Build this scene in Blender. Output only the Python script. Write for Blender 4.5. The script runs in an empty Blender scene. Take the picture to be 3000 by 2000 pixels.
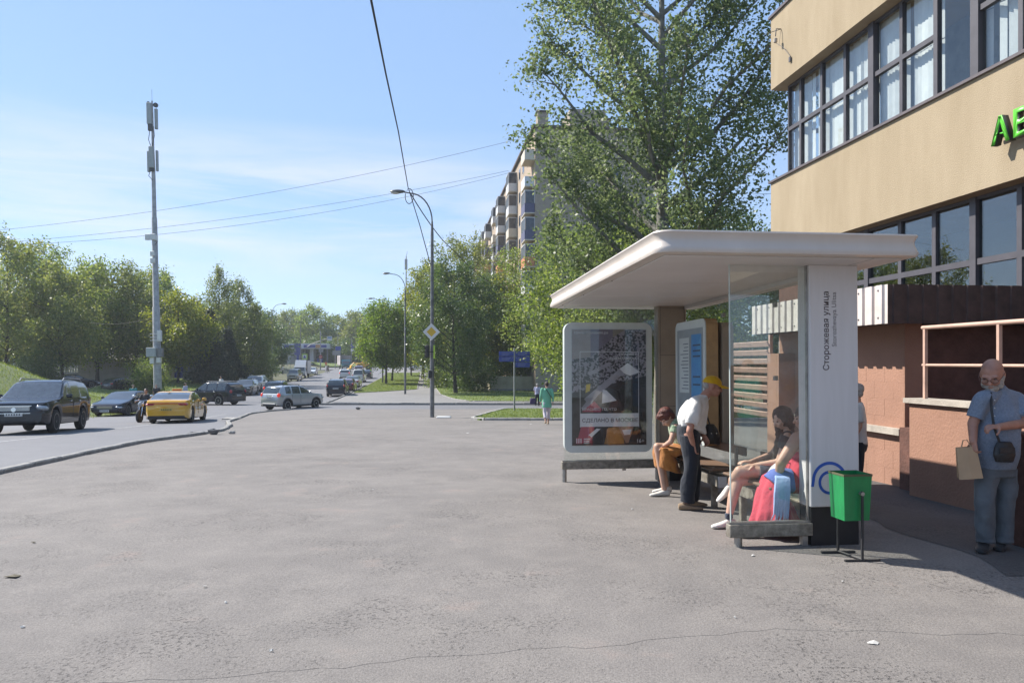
import bpy, bmesh, math, random
import numpy as np
from mathutils import Vector, Matrix, noise as mnoise

sc = bpy.context.scene
COL = sc.collection
R = math.radians
# ------------------------------------------------------------------ camera
CAM_Z, F, CX, HZ = 1.6, 2250.0, 1500.0, 1060.0     # eye height, focal length / centre / horizon of the 3000 px photo
cd = bpy.data.cameras.new('camera')
cam = bpy.data.objects.new('camera', cd)
COL.objects.link(cam)
cam.location = (0, 0, CAM_Z)
cam.rotation_euler = (R(90), 0, 0)
cd.sensor_width = 36
cd.lens = 27
cd.shift_y = 0.02
cd.clip_start = 0.05
cd.clip_end = 3000
sc.camera = cam
# ------------------------------------------------------------------ sky and sun
SUN_EL, SUN_AZ = 44.0, -65.0          # azimuth from +Y towards +X (degrees): the sun stands left and a little ahead
w = bpy.data.worlds.new('World')
sc.world = w
w.use_nodes = True
nt = w.node_tree
nt.nodes.clear()
N = nt.nodes.new
out = N('ShaderNodeOutputWorld')
bg = N('ShaderNodeBackground')
sky = N('ShaderNodeTexSky')
sky.sky_type = 'NISHITA'
sky.sun_disc = False
sky.sun_elevation = R(SUN_EL)
sky.sun_rotation = R(SUN_AZ)
sky.altitude = 900
sky.air_density = 0.95
sky.dust_density = 0.15
sky.ozone_density = 2.0
bg.inputs['Strength'].default_value = 0.125
tc = N('ShaderNodeTexCoord')
mp = N('ShaderNodeMapping')
mp.inputs['Scale'].default_value = (1.3, 1.3, 11.0)
mp.inputs['Location'].default_value = (.35, .2, .1)
mp.inputs['Rotation'].default_value = (R(4), R(-8), 0)
nz = N('ShaderNodeTexNoise')
nz.inputs['Scale'].default_value = 2.1
nz.inputs['Detail'].default_value = 9
nz.inputs['Roughness'].default_value = 0.62
nz.inputs['Distortion'].default_value = 0.5
cr = N('ShaderNodeValToRGB')
cr.color_ramp.elements[0].position = 0.33
cr.color_ramp.elements[1].position = 0.66
mix = N('ShaderNodeMixRGB')
mix.inputs[2].default_value = (4.1, 4.2, 4.8, 1)
ml = N('ShaderNodeMath')
ml.operation = 'MULTIPLY'
ml.inputs[1].default_value = 0.95
veil = N('ShaderNodeMixRGB')                     # thin summer haze evens the sky out
veil.inputs['Fac'].default_value = 0.68
veil.inputs[2].default_value = (1.62, 2.55, 4.2, 1)
dv = N('ShaderNodeVectorMath')
dv.operation = 'DOT_PRODUCT'
_c = Vector((-.36, 1, .21)).normalized()
dv.inputs[1].default_value = _c
pt = N('ShaderNodeMapRange')
pt.inputs['From Min'].default_value = .90
pt.inputs['From Max'].default_value = .985
pt.inputs['To Min'].default_value = .25
pt.inputs['To Max'].default_value = 1.0
sz_ = N('ShaderNodeSeparateXYZ')
zr_ = N('ShaderNodeValToRGB')
for _k, (_p, _v) in enumerate(((.08, 0), (.15, .8), (.21, 1), (.29, 0))):
    _e = zr_.color_ramp.elements[_k] if _k < 2 else zr_.color_ramp.elements.new(_p)
    _e.position = _p; _e.color = (_v, _v, _v, 1)
m2_ = N('ShaderNodeMath')
m2_.operation = 'MULTIPLY'
m3_ = N('ShaderNodeMath')
m3_.operation = 'MULTIPLY'
L = nt.links.new
L(tc.outputs['Generated'], mp.inputs['Vector'])
L(tc.outputs['Generated'], dv.inputs[0])
L(dv.outputs['Value'], pt.inputs['Value'])
L(mp.outputs['Vector'], nz.inputs['Vector'])
L(nz.outputs['Fac'], cr.inputs['Fac'])
L(cr.outputs['Color'], ml.inputs[0])
L(ml.outputs[0], m2_.inputs[0])
L(pt.outputs['Result'], m2_.inputs[1])
L(tc.outputs['Generated'], sz_.inputs[0])
L(sz_.outputs['Z'], zr_.inputs['Fac'])
L(m2_.outputs[0], m3_.inputs[0])
L(zr_.outputs['Color'], m3_.inputs[1])
L(m3_.outputs[0], mix.inputs['Fac'])
L(sky.outputs['Color'], veil.inputs[1])
L(veil.outputs['Color'], mix.inputs[1])
L(mix.outputs['Color'], bg.inputs['Color'])
L(bg.outputs['Background'], out.inputs['Surface'])

sd = bpy.data.lights.new('sun', 'SUN')
sun = bpy.data.objects.new('sun', sd)
COL.objects.link(sun)
sd.energy = 5.0
sd.angle = R(0.53)
sd.color = (1.0, 0.945, 0.86)
_s = Vector((math.sin(R(SUN_AZ)) * math.cos(R(SUN_EL)), math.cos(R(SUN_AZ)) * math.cos(R(SUN_EL)), math.sin(R(SUN_EL))))
sun.rotation_euler = _s.to_track_quat('Z', 'Y').to_euler()
sun.location = (-30, 15, 40)
sc.view_settings.view_transform = 'Standard'
sc.view_settings.look = 'None'
sc.view_settings.gamma = 1
sc.view_settings.use_curve_mapping = False
sc.view_settings.exposure = 0.85
sc.render.engine = 'CYCLES'
sc.cycles.max_bounces = 8
sc.cycles.transparent_max_bounces = 24
sc.cycles.use_denoising = True
sc.cycles.caustics_reflective = False
sc.cycles.caustics_refractive = False

# ------------------------------------------------------------------ frames and terrain
A = R(6.6)                       # the street runs 6.6 degrees left of straight ahead
CA, SA = math.cos(A), math.sin(A)
def S(u, v, z=0.0):              # u metres along the street, v metres to its right
    return Vector((v * CA - u * SA, v * SA + u * CA, z))
def uv_of(x, y):
    return (-x * SA + y * CA, x * CA + y * SA)
_HY = [-60, 0, 7, 11, 15, 20, 29, 32, 36, 40, 46, 53, 63, 75, 95, 130, 160, 190, 210, 300, 600, 1500]
_HZ = [0.1, 0, -.052, -.121, -.22, -.39, -.77, -.91, -1.08, -1.21, -1.38, -1.53, -1.65, -1.65, -1.5, -1.2, -.4, .3, .7, 1.6, 3, 5]
def h(y):
    a = float(np.interp(y - 1.5, _HY, _HZ)); b = float(np.interp(y, _HY, _HZ)); c = float(np.interp(y + 1.5, _HY, _HZ))
    return (a + 2 * b + c) / 4
def smooth(t):
    t = min(1, max(0, t)); return t * t * (3 - 2 * t)
_KY = [-40, 0, 11.8, 18.5, 21.2, 24, 28, 32, 36.3, 42.6, 46.5, 48.6, 49.8, 50.0]
_KX = [-2.2, -6.6, -7.95, -8.85, -8.75, -9.0, -10.2, -11.8, -12.9, -14.5, -14.6, -14.0, -12.4, -10.5]
def kerb_x(y):
    return float(np.interp(y, _KY, _KX))
def road_right(y):
    if y < 50: return kerb_x(y)
    return S(y, -7.6).x
def road_z(x, y):
    return h(y) - .09 - .012 * min(14, max(0, road_right(y) - x))
def G(x, y):
    """height of the bare terrain"""
    u, v = uv_of(x, y)
    z = h(y)
    if v < -6.6:
        z = road_z(x, y)
    if v < -21:
        z += 0.75 * smooth((-21 - v) / 14)
    if v < -45:
        z += 2.0 * smooth((-45 - v) / 60)
    if v > 12 and y > 60:
        z += 1.0 * smooth((v - 12) / 40)
    return z
def P(px, py, y):
    """point of the photo at distance y"""
    return Vector(((px - CX) / F * y, y, CAM_Z - (py - HZ) / F * y))
def on_ground(px, y, zf=None):
    x = (px - CX) / F * y
    return Vector((x, y, (zf or G)(x, y)))

# ------------------------------------------------------------------ materials
MATS = {}
def mat(name, col=(.5, .5, .5), rough=.6, metal=0.0, var=0.12, vscale=6.0, bump=0.0, bscale=60.0, coat=0.0, spec=0.5,
        sheen=0.0, col2=None, ior=None, emit=None, stretch=None):
    if name in MATS: return MATS[name]
    m = bpy.data.materials.new(name)
    m.use_nodes = True
    t = m.node_tree
    b = t.nodes['Principled BSDF']
    b.inputs['Roughness'].default_value = rough
    b.inputs['Metallic'].default_value = metal
    b.inputs['Specular IOR Level'].default_value = spec
    b.inputs['Coat Weight'].default_value = coat
    b.inputs['Coat Roughness'].default_value = 0.04
    b.inputs['Sheen Weight'].default_value = sheen
    if ior: b.inputs['IOR'].default_value = ior
    if emit:
        b.inputs['Emission Color'].default_value = (*emit[:3], 1); b.inputs['Emission Strength'].default_value = emit[3]
    tcn = t.nodes.new('ShaderNodeTexCoord')
    n1 = t.nodes.new('ShaderNodeTexNoise')
    n1.inputs['Scale'].default_value = vscale
    n1.inputs['Detail'].default_value = 6
    n1.inputs['Roughness'].default_value = .6
    if stretch:
        sm_ = t.nodes.new('ShaderNodeMapping'); sm_.inputs['Scale'].default_value = stretch
        t.links.new(tcn.outputs['Object'], sm_.inputs['Vector']); t.links.new(sm_.outputs['Vector'], n1.inputs['Vector'])
    else:
        t.links.new(tcn.outputs['Object'], n1.inputs['Vector'])
    rp = t.nodes.new('ShaderNodeMapRange')
    rp.inputs['From Min'].default_value = .3
    rp.inputs['From Max'].default_value = .7
    rp.inputs['To Min'].default_value = 0
    rp.inputs['To Max'].default_value = 1
    t.links.new(n1.outputs['Fac'], rp.inputs['Value'])
    mx = t.nodes.new('ShaderNodeMixRGB')
    c2 = col2 or tuple(max(0, c * (1 - 2 * var)) for c in col)
    c1 = col if col2 else tuple(min(1, c * (1 + var * .6)) for c in col)
    mx.inputs[1].default_value = (*c2, 1)
    mx.inputs[2].default_value = (*c1, 1)
    t.links.new(rp.outputs['Result'], mx.inputs['Fac'])
    t.links.new(mx.outputs['Color'], b.inputs['Base Color'])
    if bump > 0:
        n2 = t.nodes.new('ShaderNodeTexNoise')
        n2.inputs['Scale'].default_value = bscale
        n2.inputs['Detail'].default_value = 4
        t.links.new(tcn.outputs['Object'], n2.inputs['Vector'])
        bp = t.nodes.new('ShaderNodeBump')
        bp.inputs['Strength'].default_value = min(1, bump)
        bp.inputs['Distance'].default_value = 0.02
        t.links.new(n2.outputs['Fac'], bp.inputs['Height'])
        t.links.new(bp.outputs['Normal'], b.inputs['Normal'])
    MATS[name] = m
    return m

def glass(name, tint=(.9, .95, .93), ior=1.5, boost=1.0, rough=0.0, dirt=0.0):
    if name in MATS: return MATS[name]
    m = bpy.data.materials.new(name)
    m.use_nodes = True
    t = m.node_tree
    t.nodes.clear()
    o = t.nodes.new('ShaderNodeOutputMaterial')
    tr = t.nodes.new('ShaderNodeBsdfTransparent')
    tr.inputs['Color'].default_value = (*tint, 1)
    gl = t.nodes.new('ShaderNodeBsdfGlossy')
    gl.inputs['Roughness'].default_value = rough
    f0 = ((ior - 1) / (ior + 1)) ** 2                 # Schlick reflectance, the same on both faces of the pane
    fr = t.nodes.new('ShaderNodeLayerWeight')
    fr.inputs['Blend'].default_value = .5
    pw = t.nodes.new('ShaderNodeMath')
    pw.operation = 'POWER'
    pw.inputs[1].default_value = 5
    t.links.new(fr.outputs['Facing'], pw.inputs[0])
    ma = t.nodes.new('ShaderNodeMath')
    ma.operation = 'MULTIPLY_ADD'
    ma.inputs[1].default_value = 1 - f0
    ma.inputs[2].default_value = f0
    t.links.new(pw.outputs[0], ma.inputs[0])
    mu = t.nodes.new('ShaderNodeMath')
    mu.operation = 'MULTIPLY'
    mu.use_clamp = True
    mu.inputs[1].default_value = boost
    mx = t.nodes.new('ShaderNodeMixShader')
    t.links.new(ma.outputs[0], mu.inputs[0])
    t.links.new(mu.outputs[0], mx.inputs['Fac'])
    t.links.new(tr.outputs[0], mx.inputs[1])
    t.links.new(gl.outputs[0], mx.inputs[2])
    last = mx
    if dirt > 0:
        df = t.nodes.new('ShaderNodeBsdfDiffuse')
        df.inputs['Color'].default_value = (.62, .64, .6, 1)
        tcn = t.nodes.new('ShaderNodeTexCoord')
        n1 = t.nodes.new('ShaderNodeTexNoise')
        n1.inputs['Scale'].default_value = 7
        n1.inputs['Detail'].default_value = 8
        t.links.new(tcn.outputs['Object'], n1.inputs['Vector'])
        rp = t.nodes.new('ShaderNodeMapRange')
        rp.inputs['From Min'].default_value = .35
        rp.inputs['From Max'].default_value = .8
        rp.inputs['To Min'].default_value = dirt * .35
        rp.inputs['To Max'].default_value = dirt * 1.6
        t.links.new(n1.outputs['Fac'], rp.inputs['Value'])
        m2 = t.nodes.new('ShaderNodeMixShader')
        t.links.new(rp.outputs['Result'], m2.inputs['Fac'])
        t.links.new(mx.outputs[0], m2.inputs[1])
        t.links.new(df.outputs[0], m2.inputs[2])
        last = m2
    t.links.new(last.outputs[0], o.inputs['Surface'])
    MATS[name] = m
    return m

def leaf_mat(name, c1, c2, c3, gloss=.35, trans=.35):
    """leaf: per-leaf random value picks the hue; light shines through"""
    if name in MATS: return MATS[name]
    m = bpy.data.materials.new(name)
    m.use_nodes = True
    t = m.node_tree
    t.nodes.clear()
    o = t.nodes.new('ShaderNodeOutputMaterial')
    at = t.nodes.new('ShaderNodeAttribute')
    at.attribute_name = 'rnd'
    rp = t.nodes.new('ShaderNodeValToRGB')
    e = rp.color_ramp.elements
    e[0].position = 0; e[0].color = (*c1, 1)
    e[1].position = .55; e[1].color = (*c2, 1)
    n = e.new(1.0); n.color = (*c3, 1)
    t.links.new(at.outputs['Fac'], rp.inputs['Fac'])
    pb = t.nodes.new('ShaderNodeBsdfPrincipled')
    pb.inputs['Roughness'].default_value = gloss
    pb.inputs['Specular IOR Level'].default_value = .45
    tl = t.nodes.new('ShaderNodeBsdfTranslucent')
    hs = t.nodes.new('ShaderNodeHueSaturation')
    hs.inputs['Hue'].default_value = .485
    hs.inputs['Saturation'].default_value = 1.1
    hs.inputs['Value'].default_value = 2.3
    t.links.new(rp.outputs['Color'], pb.inputs['Base Color'])
    t.links.new(rp.outputs['Color'], hs.inputs['Color'])
    t.links.new(hs.outputs['Color'], tl.inputs['Color'])
    mx = t.nodes.new('ShaderNodeMixShader')
    mx.inputs['Fac'].default_value = trans
    t.links.new(pb.outputs[0], mx.inputs[1])
    t.links.new(tl.outputs[0], mx.inputs[2])
    t.links.new(mx.outputs[0], o.inputs['Surface'])
    MATS[name] = m
    return m

# ------------------------------------------------------------------ mesh building
class MB:
    """collects faces; build() links them as one mesh object"""
    def __init__(s):
        s.v = []; s.f = []; s.m = []; s.cur = 0
    def add(s, vs, fs, M=None):
        o = len(s.v)
        for p in vs:
            p = Vector(p)
            s.v.append(tuple(M @ p) if M else tuple(p))
        for f in fs:
            s.f.append([i + o for i in f]); s.m.append(s.cur)
        return s
    def box(s, c, d, rot=None, bev=0.0):
        x, y, z = d[0] / 2, d[1] / 2, d[2] / 2
        M = Matrix.Translation(Vector(c))
        if rot is not None:
            M = M @ (rot if isinstance(rot, Matrix) else Matrix.Rotation(rot, 4, 'Z'))
        if bev <= 0:
            vs = [(-x, -y, -z), (x, -y, -z), (x, y, -z), (-x, y, -z), (-x, -y, z), (x, -y, z), (x, y, z), (-x, y, z)]
            fs = [(3, 2, 1, 0), (4, 5, 6, 7), (0, 1, 5, 4), (1, 2, 6, 5), (2, 3, 7, 6), (3, 0, 4, 7)]
            return s.add(vs, fs, M)
        b = min(bev, x * .95, y * .95, z * .95)
        rings = []
        for zz, i in ((-z, b), (-z + b, 0), (z - b, 0), (z, b)):
            rings.append([(-x + b, -y + i, zz), (x - b, -y + i, zz), (x - i, -y + b, zz), (x - i, y - b, zz),
                          (x - b, y - i, zz), (-x + b, y - i, zz), (-x + i, y - b, zz), (-x + i, -y + b, zz)])
        vs = [p for r in rings for p in r]
        fs = [tuple(range(7, -1, -1)), tuple(range(24, 32))]
        for k in range(3):
            for i in range(8):
                j = (i + 1) % 8
                fs.append((k * 8 + i, k * 8 + j, k * 8 + 8 + j, k * 8 + 8 + i))
        return s.add(vs, fs, M)
    def rings(s, rs, close_ends=True, loop=False):
        n = len(rs[0]); vs = [p for r in rs for p in r]; fs = []
        K = len(rs)
        for k in range(K if loop else K - 1):
            k2 = (k + 1) % K
            for i in range(n):
                j = (i + 1) % n
                fs.append((k * n + i, k * n + j, k2 * n + j, k2 * n + i))
        if close_ends and not loop:
            fs.append(tuple(range(n - 1, -1, -1)))
            fs.append(tuple(range((K - 1) * n, K * n)))
        return s.add(vs, fs)
    def tube(s, pts, r, n=8, caps=True):
        pts = [Vector(p) for p in pts]
        rr = r if isinstance(r, (list, tuple)) else [r] * len(pts)
        rs = []
        up = None
        for k, p in enumerate(pts):
            a = pts[max(0, k - 1)]; b = pts[min(len(pts) - 1, k + 1)]
            d = (b - a)
            d = d.normalized() if d.length > 1e-9 else Vector((0, 0, 1))
            if up is None:
                up = d.orthogonal().normalized()
            x = (up - d * up.dot(d))
            x = x.normalized() if x.length > 1e-6 else d.orthogonal().normalized()
            up = x
            y = d.cross(x)
            rs.append([p + (x * math.cos(2 * math.pi * i / n) + y * math.sin(2 * math.pi * i / n)) * rr[k] for i in range(n)])
        return s.rings(rs, caps)
    def lathe(s, prof, c=(0, 0, 0), axis='Z', n=24, caps=True):
        rs = []
        c = Vector(c)
        for (r, z) in prof:
            ring = []
            for i in range(n):
                t = 2 * math.pi * i / n
                a, b = r * math.cos(t), r * math.sin(t)
                if axis == 'Z': p = (a, b, z)
                elif axis == 'Y': p = (b, z, a)
                else: p = (z, a, b)
                ring.append(c + Vector(p))
            rs.append(ring)
        return s.rings(rs, caps)
    def prism(s, poly, d, M=None):
        """polygon in local xy, extruded along +z by d"""
        n = len(poly)
        vs = [(x, y, 0) for x, y in poly] + [(x, y, d) for x, y in poly]
        fs = [tuple(range(n - 1, -1, -1)), tuple(range(n, 2 * n))]
        for i in range(n):
            j = (i + 1) % n
            fs.append((i, j, n + j, n + i))
        return s.add(vs, fs, M)
    def ell(s, c, r, rot=None, n=14, k=9):
        M = Matrix.Translation(Vector(c))
        if rot is not None: M = M @ rot.to_4x4()
        vs = [(0, 0, -r[2])]; fs = []
        for i in range(1, k):
            t = math.pi * i / k
            for j in range(n):
                a = 2 * math.pi * j / n
                vs.append((r[0] * math.sin(t) * math.cos(a), r[1] * math.sin(t) * math.sin(a), -r[2] * math.cos(t)))
        vs.append((0, 0, r[2]))
        for j in range(n):
            fs.append((0, 1 + (j + 1) % n, 1 + j))
        for i in range(k - 2):
            for j in range(n):
                a = 1 + i * n + j; b = 1 + i * n + (j + 1) % n
                fs.append((a, b, b + n, a + n))
        last = len(vs) - 1; o = 1 + (k - 2) * n
        for j in range(n):
            fs.append((o + j, o + (j + 1) % n, last))
        return s.add(vs, fs, M)
    def mesh(s, name):
        me = bpy.data.meshes.new(name)
        me.from_pydata(s.v, [], s.f)
        return me
    def build(s, name, m, parent=None, smooth=False, off=None, loc=None):
        if off is not None:
            o = Vector(off)
            s.v = [tuple(Vector(p) - o) for p in s.v]
        me = s.mesh(name)
        ms = m if isinstance(m, (list, tuple)) else [m]
        for q in ms: me.materials.append(q)
        if len(ms) > 1:
            me.polygons.foreach_set('material_index', s.m)
        return obj(name, me, parent, smooth, loc)
def shade(me, angle=None):
    me.polygons.foreach_set('use_smooth', [True] * len(me.polygons))
    if angle:
        me.set_sharp_from_angle(angle=R(angle))
def obj(name, me, parent=None, smooth=False, loc=None):
    o = bpy.data.objects.new(name, me)
    COL.objects.link(o)
    if parent is not None: o.parent = parent
    if loc is not None: o.location = loc
    if smooth: shade(me, 38 if smooth is True else smooth)
    return o
def tag(o, label=None, cat=None, group=None, kind=None):
    if label: o['label'] = label
    if cat: o['category'] = cat
    if group: o['group'] = group
    if kind: o['kind'] = kind
    return o
def thing(name, label, cat, loc=(0, 0, 0), rotz=0.0, group=None):
    o = bpy.data.objects.new(name, None)
    COL.objects.link(o)
    o.empty_display_size = .2
    o.location = loc
    o.rotation_euler = (0, 0, rotz)
    return tag(o, label, cat, group)
def copy_tree(o, parent=None):
    c = o.copy()
    COL.objects.link(c)
    c.parent = parent
    for ch in list(o.children): copy_tree(ch, c)
    return c
def fix_normals(me):
    bm = bmesh.new(); bm.from_mesh(me)
    bmesh.ops.recalc_face_normals(bm, faces=bm.faces)
    bm.to_mesh(me); bm.free()
def text_mesh(s, size, extrude=0.0, spacing=1.0, align='LEFT', bold=0.0):
    c = bpy.data.curves.new('t', 'FONT')
    c.body = s
    c.size = size
    c.extrude = extrude
    c.align_x = align
    c.space_character = spacing
    c.offset = bold
    c.resolution_u = 3
    o = bpy.data.objects.new('t', c)
    COL.objects.link(o)
    bpy.context.view_layer.update()
    me = bpy.data.meshes.new_from_object(o.evaluated_get(bpy.context.evaluated_depsgraph_get()))
    bpy.data.objects.remove(o)
    bpy.data.curves.remove(c)
    return me
def text(name, s, width, m, parent, M, extrude=0.001, bold=0.0, height=None):
    """lettering as geometry; scaled to the given width; M places its lower left corner (x right, y up, z out)"""
    me = text_mesh(s, 1.0, 0.0, bold=bold)
    n = len(me.vertices)
    co = np.empty(n * 3); me.vertices.foreach_get('co', co); co = co.reshape(-1, 3)
    lo, hi = co.min(0), co.max(0)
    k = width / (hi[0] - lo[0])
    ky = (height / (hi[1] - lo[1])) if height else k
    co = (co - [lo[0], min(0, lo[1]) if not height else lo[1], 0]) * [k, ky, 1]
    bm = bmesh.new(); bm.from_mesh(me)
    for v, c in zip(bm.verts, co): v.co = c
    if extrude > 0:
        r = bmesh.ops.extrude_face_region(bm, geom=bm.faces[:])
        for v in [g for g in r['geom'] if isinstance(g, bmesh.types.BMVert)]: v.co.z += extrude
        bmesh.ops.recalc_face_normals(bm, faces=bm.faces)
    bm.transform(M)
    bm.to_mesh(me); bm.free()
    me.materials.clear(); me.materials.append(m)
    return obj(name, me, parent)
def basis(o, x, y, z):
    x, y, z, o = Vector(x), Vector(y), Vector(z), Vector(o)
    return Matrix(((x.x, y.x, z.x, o.x), (x.y, y.y, z.y, o.y), (x.z, y.z, z.z, o.z), (0, 0, 0, 1)))
def rnd(seed): return random.Random(seed)
# ------------------------------------------------------------------ setting materials
def asphalt(name, base, dark, light, pit=0.0, scale=1.0, rough=.9, tintc=None):
    m = bpy.data.materials.new(name)
    m.use_nodes = True
    t = m.node_tree; b = t.nodes['Principled BSDF']
    nn = t.nodes.new; lk = t.links.new
    tcn = nn('ShaderNodeTexCoord')
    def noise(sc_, det=6, ro=.6, dist=0, vec=None):
        n = nn('ShaderNodeTexNoise')
        n.inputs['Scale'].default_value = sc_; n.inputs['Detail'].default_value = det
        n.inputs['Roughness'].default_value = ro; n.inputs['Distortion'].default_value = dist
        lk(vec or tcn.outputs['Object'], n.inputs['Vector'])
        return n
    def rng(src, a, b_, c=0, d=1):
        r_ = nn('ShaderNodeMapRange')
        r_.inputs['From Min'].default_value = a; r_.inputs['From Max'].default_value = b_
        r_.inputs['To Min'].default_value = c; r_.inputs['To Max'].default_value = d
        lk(src, r_.inputs['Value'])
        return r_.outputs['Result']
    def mixc(fac, c1, c2):
        x = nn('ShaderNodeMixRGB')
        if isinstance(fac, float): x.inputs['Fac'].default_value = fac
        else: lk(fac, x.inputs['Fac'])
        for i, c in ((1, c1), (2, c2)):
            if isinstance(c, tuple): x.inputs[i].default_value = (*c, 1)
            else: lk(c, x.inputs[i])
        return x.outputs['Color']
    big = noise(.35 * scale, 7, .62, .3)
    mid = noise(2.6 * scale, 6, .6)
    fine = noise(60, 3, .7)
    agg = nn('ShaderNodeTexVoronoi'); agg.inputs['Scale'].default_value = 75
    lk(tcn.outputs['Object'], agg.inputs['Vector'])
    c = mixc(rng(big.outputs['Fac'], .32, .68), dark, base)
    c = mixc(rng(mid.outputs['Fac'], .42, .75, 0, .55), c, light)
    grain = rng(fine.outputs['Fac'], .3, .7, .74, 1.2)
    mu = nn('ShaderNodeMixRGB'); mu.blend_type = 'MULTIPLY'; mu.inputs['Fac'].default_value = 1
    cmb = nn('ShaderNodeCombineColor')
    for k in ('Red', 'Green', 'Blue'): lk(grain, cmb.inputs[k])
    lk(c, mu.inputs[1]); lk(cmb.outputs[0], mu.inputs[2])
    c = mu.outputs['Color']
    # dusty pinkish spots
    if tintc:
        sp = noise(1.3, 4, .6)
        c = mixc(rng(sp.outputs['Fac'], .62, .78, 0, .45), c, tintc)
    hgt = rng(agg.outputs['Distance'], 0, .6, 0, .25)
    if pit > 0:
        msk = noise(.8, 5, .65, .2)
        grains = noise(34, 3, .6)
        a = rng(msk.outputs['Fac'], .465, .64)
        g = rng(grains.outputs['Fac'], .535, .64)
        pm = nn('ShaderNodeMath'); pm.operation = 'MULTIPLY'
        lk(a, pm.inputs[0]); lk(g, pm.inputs[1])
        pf = nn('ShaderNodeMath'); pf.operation = 'MULTIPLY'; pf.inputs[1].default_value = pit
        lk(pm.outputs[0], pf.inputs[0])
        c = mixc(pf.outputs[0], c, tuple(x * .55 for x in dark))
        sb = nn('ShaderNodeMath'); sb.operation = 'MULTIPLY_ADD'; sb.inputs[1].default_value = -1.2
        lk(pm.outputs[0], sb.inputs[0]); lk(hgt, sb.inputs[2])
        hgt = sb.outputs[0]
    ad = nn('ShaderNodeMath'); ad.operation = 'MULTIPLY_ADD'; ad.inputs[1].default_value = .35
    lk(fine.outputs['Fac'], ad.inputs[0]); lk(hgt, ad.inputs[2])
    bp = nn('ShaderNodeBump'); bp.inputs['Strength'].default_value = .5; bp.inputs['Distance'].default_value = .012
    lk(ad.outputs[0], bp.inputs['Height'])
    lk(bp.outputs['Normal'], b.inputs['Normal'])
    lk(c, b.inputs['Base Color'])
    b.inputs['Roughness'].default_value = rough
    b.inputs['Specular IOR Level'].default_value = .3
    return m
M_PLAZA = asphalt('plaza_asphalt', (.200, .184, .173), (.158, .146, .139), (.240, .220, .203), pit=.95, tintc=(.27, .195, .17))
M_SHADEPAVE = asphalt('shade_tone_asphalt', (.105, .10, .098), (.08, .077, .077), (.14, .132, .126), pit=.8)  # darkened plaza tone: carries extra shade for the ground right of the shelter
M_ROAD = asphalt('road_asphalt', (.165, .164, .175), (.14, .14, .15), (.19, .188, .196), scale=.6, rough=.75)
M_FARPAVE = asphalt('path_asphalt', (.22, .212, .207), (.18, .175, .175), (.25, .245, .235))
M_APRON = asphalt('dusty_asphalt', (.27, .25, .23), (.2, .19, .185), (.33, .30, .27))
M_KERB = mat('kerb_concrete', (.30, .29, .275), .9, var=.22, vscale=5, bump=.5, bscale=50)
M_GRASS = mat('grass_ground', (.115, .155, .03), .95, var=.35, vscale=3, bump=.8, bscale=30, col2=(.075, .11, .024))
M_MOUND = mat('mound_grass_ground', (.135, .165, .05), .95, vscale=2, bump=.9, bscale=25, col2=(.085, .12, .035))
M_SOIL = mat('soil_ground', (.10, .10, .055), .95, vscale=.6, bump=.6, bscale=12, col2=(.06, .065, .03))

def sheet(name, poly, zf, m, dy=1.0, dx=4.0, skirt=0.0, parent=None, ymax=None):
    bm = bmesh.new()
    vs = [bm.verts.new((x, y, 0)) for x, y in poly]
    bm.faces.new(vs)
    xs = [p[0] for p in poly]; ys = [p[1] for p in poly]
    def cuts(lo, hi, d):
        r_ = []; c = lo
        while True:
            c += d * max(1, abs(c) / 40)
            if c >= hi: return r_
            r_.append(c)
    for y in cuts(min(ys), max(ys), dy):
        bmesh.ops.bisect_plane(bm, geom=bm.verts[:] + bm.edges[:] + bm.faces[:], plane_co=(0, y, 0), plane_no=(0, 1, 0), dist=1e-5)
    for x in cuts(min(xs), max(xs), dx):
        bmesh.ops.bisect_plane(bm, geom=bm.verts[:] + bm.edges[:] + bm.faces[:], plane_co=(x, 0, 0), plane_no=(1, 0, 0), dist=1e-5)
    bmesh.ops.triangulate(bm, faces=bm.faces[:])
    for v in bm.verts: v.co.z = zf(v.co.x, v.co.y)
    bmesh.ops.recalc_face_normals(bm, faces=bm.faces)
    if sum(f.normal.z for f in bm.faces) < 0:
        bmesh.ops.reverse_faces(bm, faces=bm.faces)
    if skirt > 0:
        be = [e for e in bm.edges if e.is_boundary]
        r_ = bmesh.ops.extrude_edge_only(bm, edges=be)
        for v in [g for g in r_['geom'] if isinstance(g, bmesh.types.BMVert)]: v.co.z -= skirt
    me = bpy.data.meshes.new(name)
    bm.to_mesh(me); bm.free()
    me.materials.append(m)
    shade(me, 30)
    o = obj(name, me, parent)
    if parent is None: tag(o, kind='structure')
    return o

# terrain: one sheet to the horizon
def build_ground():
    xs = sorted(set([round(x, 2) for x in list(np.linspace(-60, 60, 49)) + list(np.linspace(-1500, -70, 24)) + list(np.linspace(70, 1500, 24))]))
    ys = list(np.linspace(-60, 220, 113)) + list(np.linspace(235, 2000, 40))
    mb = MB()
    vs = [(x, y, G(x, y) - .16) for y in ys for x in xs]
    n = len(xs)
    fs = [(j * n + i, j * n + i + 1, j * n + n + i + 1, j * n + n + i) for j in range(len(ys) - 1) for i in range(n - 1)]
    mb.add(vs, fs)
    tag(mb.build('ground', M_SOIL, smooth=True), kind='structure')
build_ground()

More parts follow.
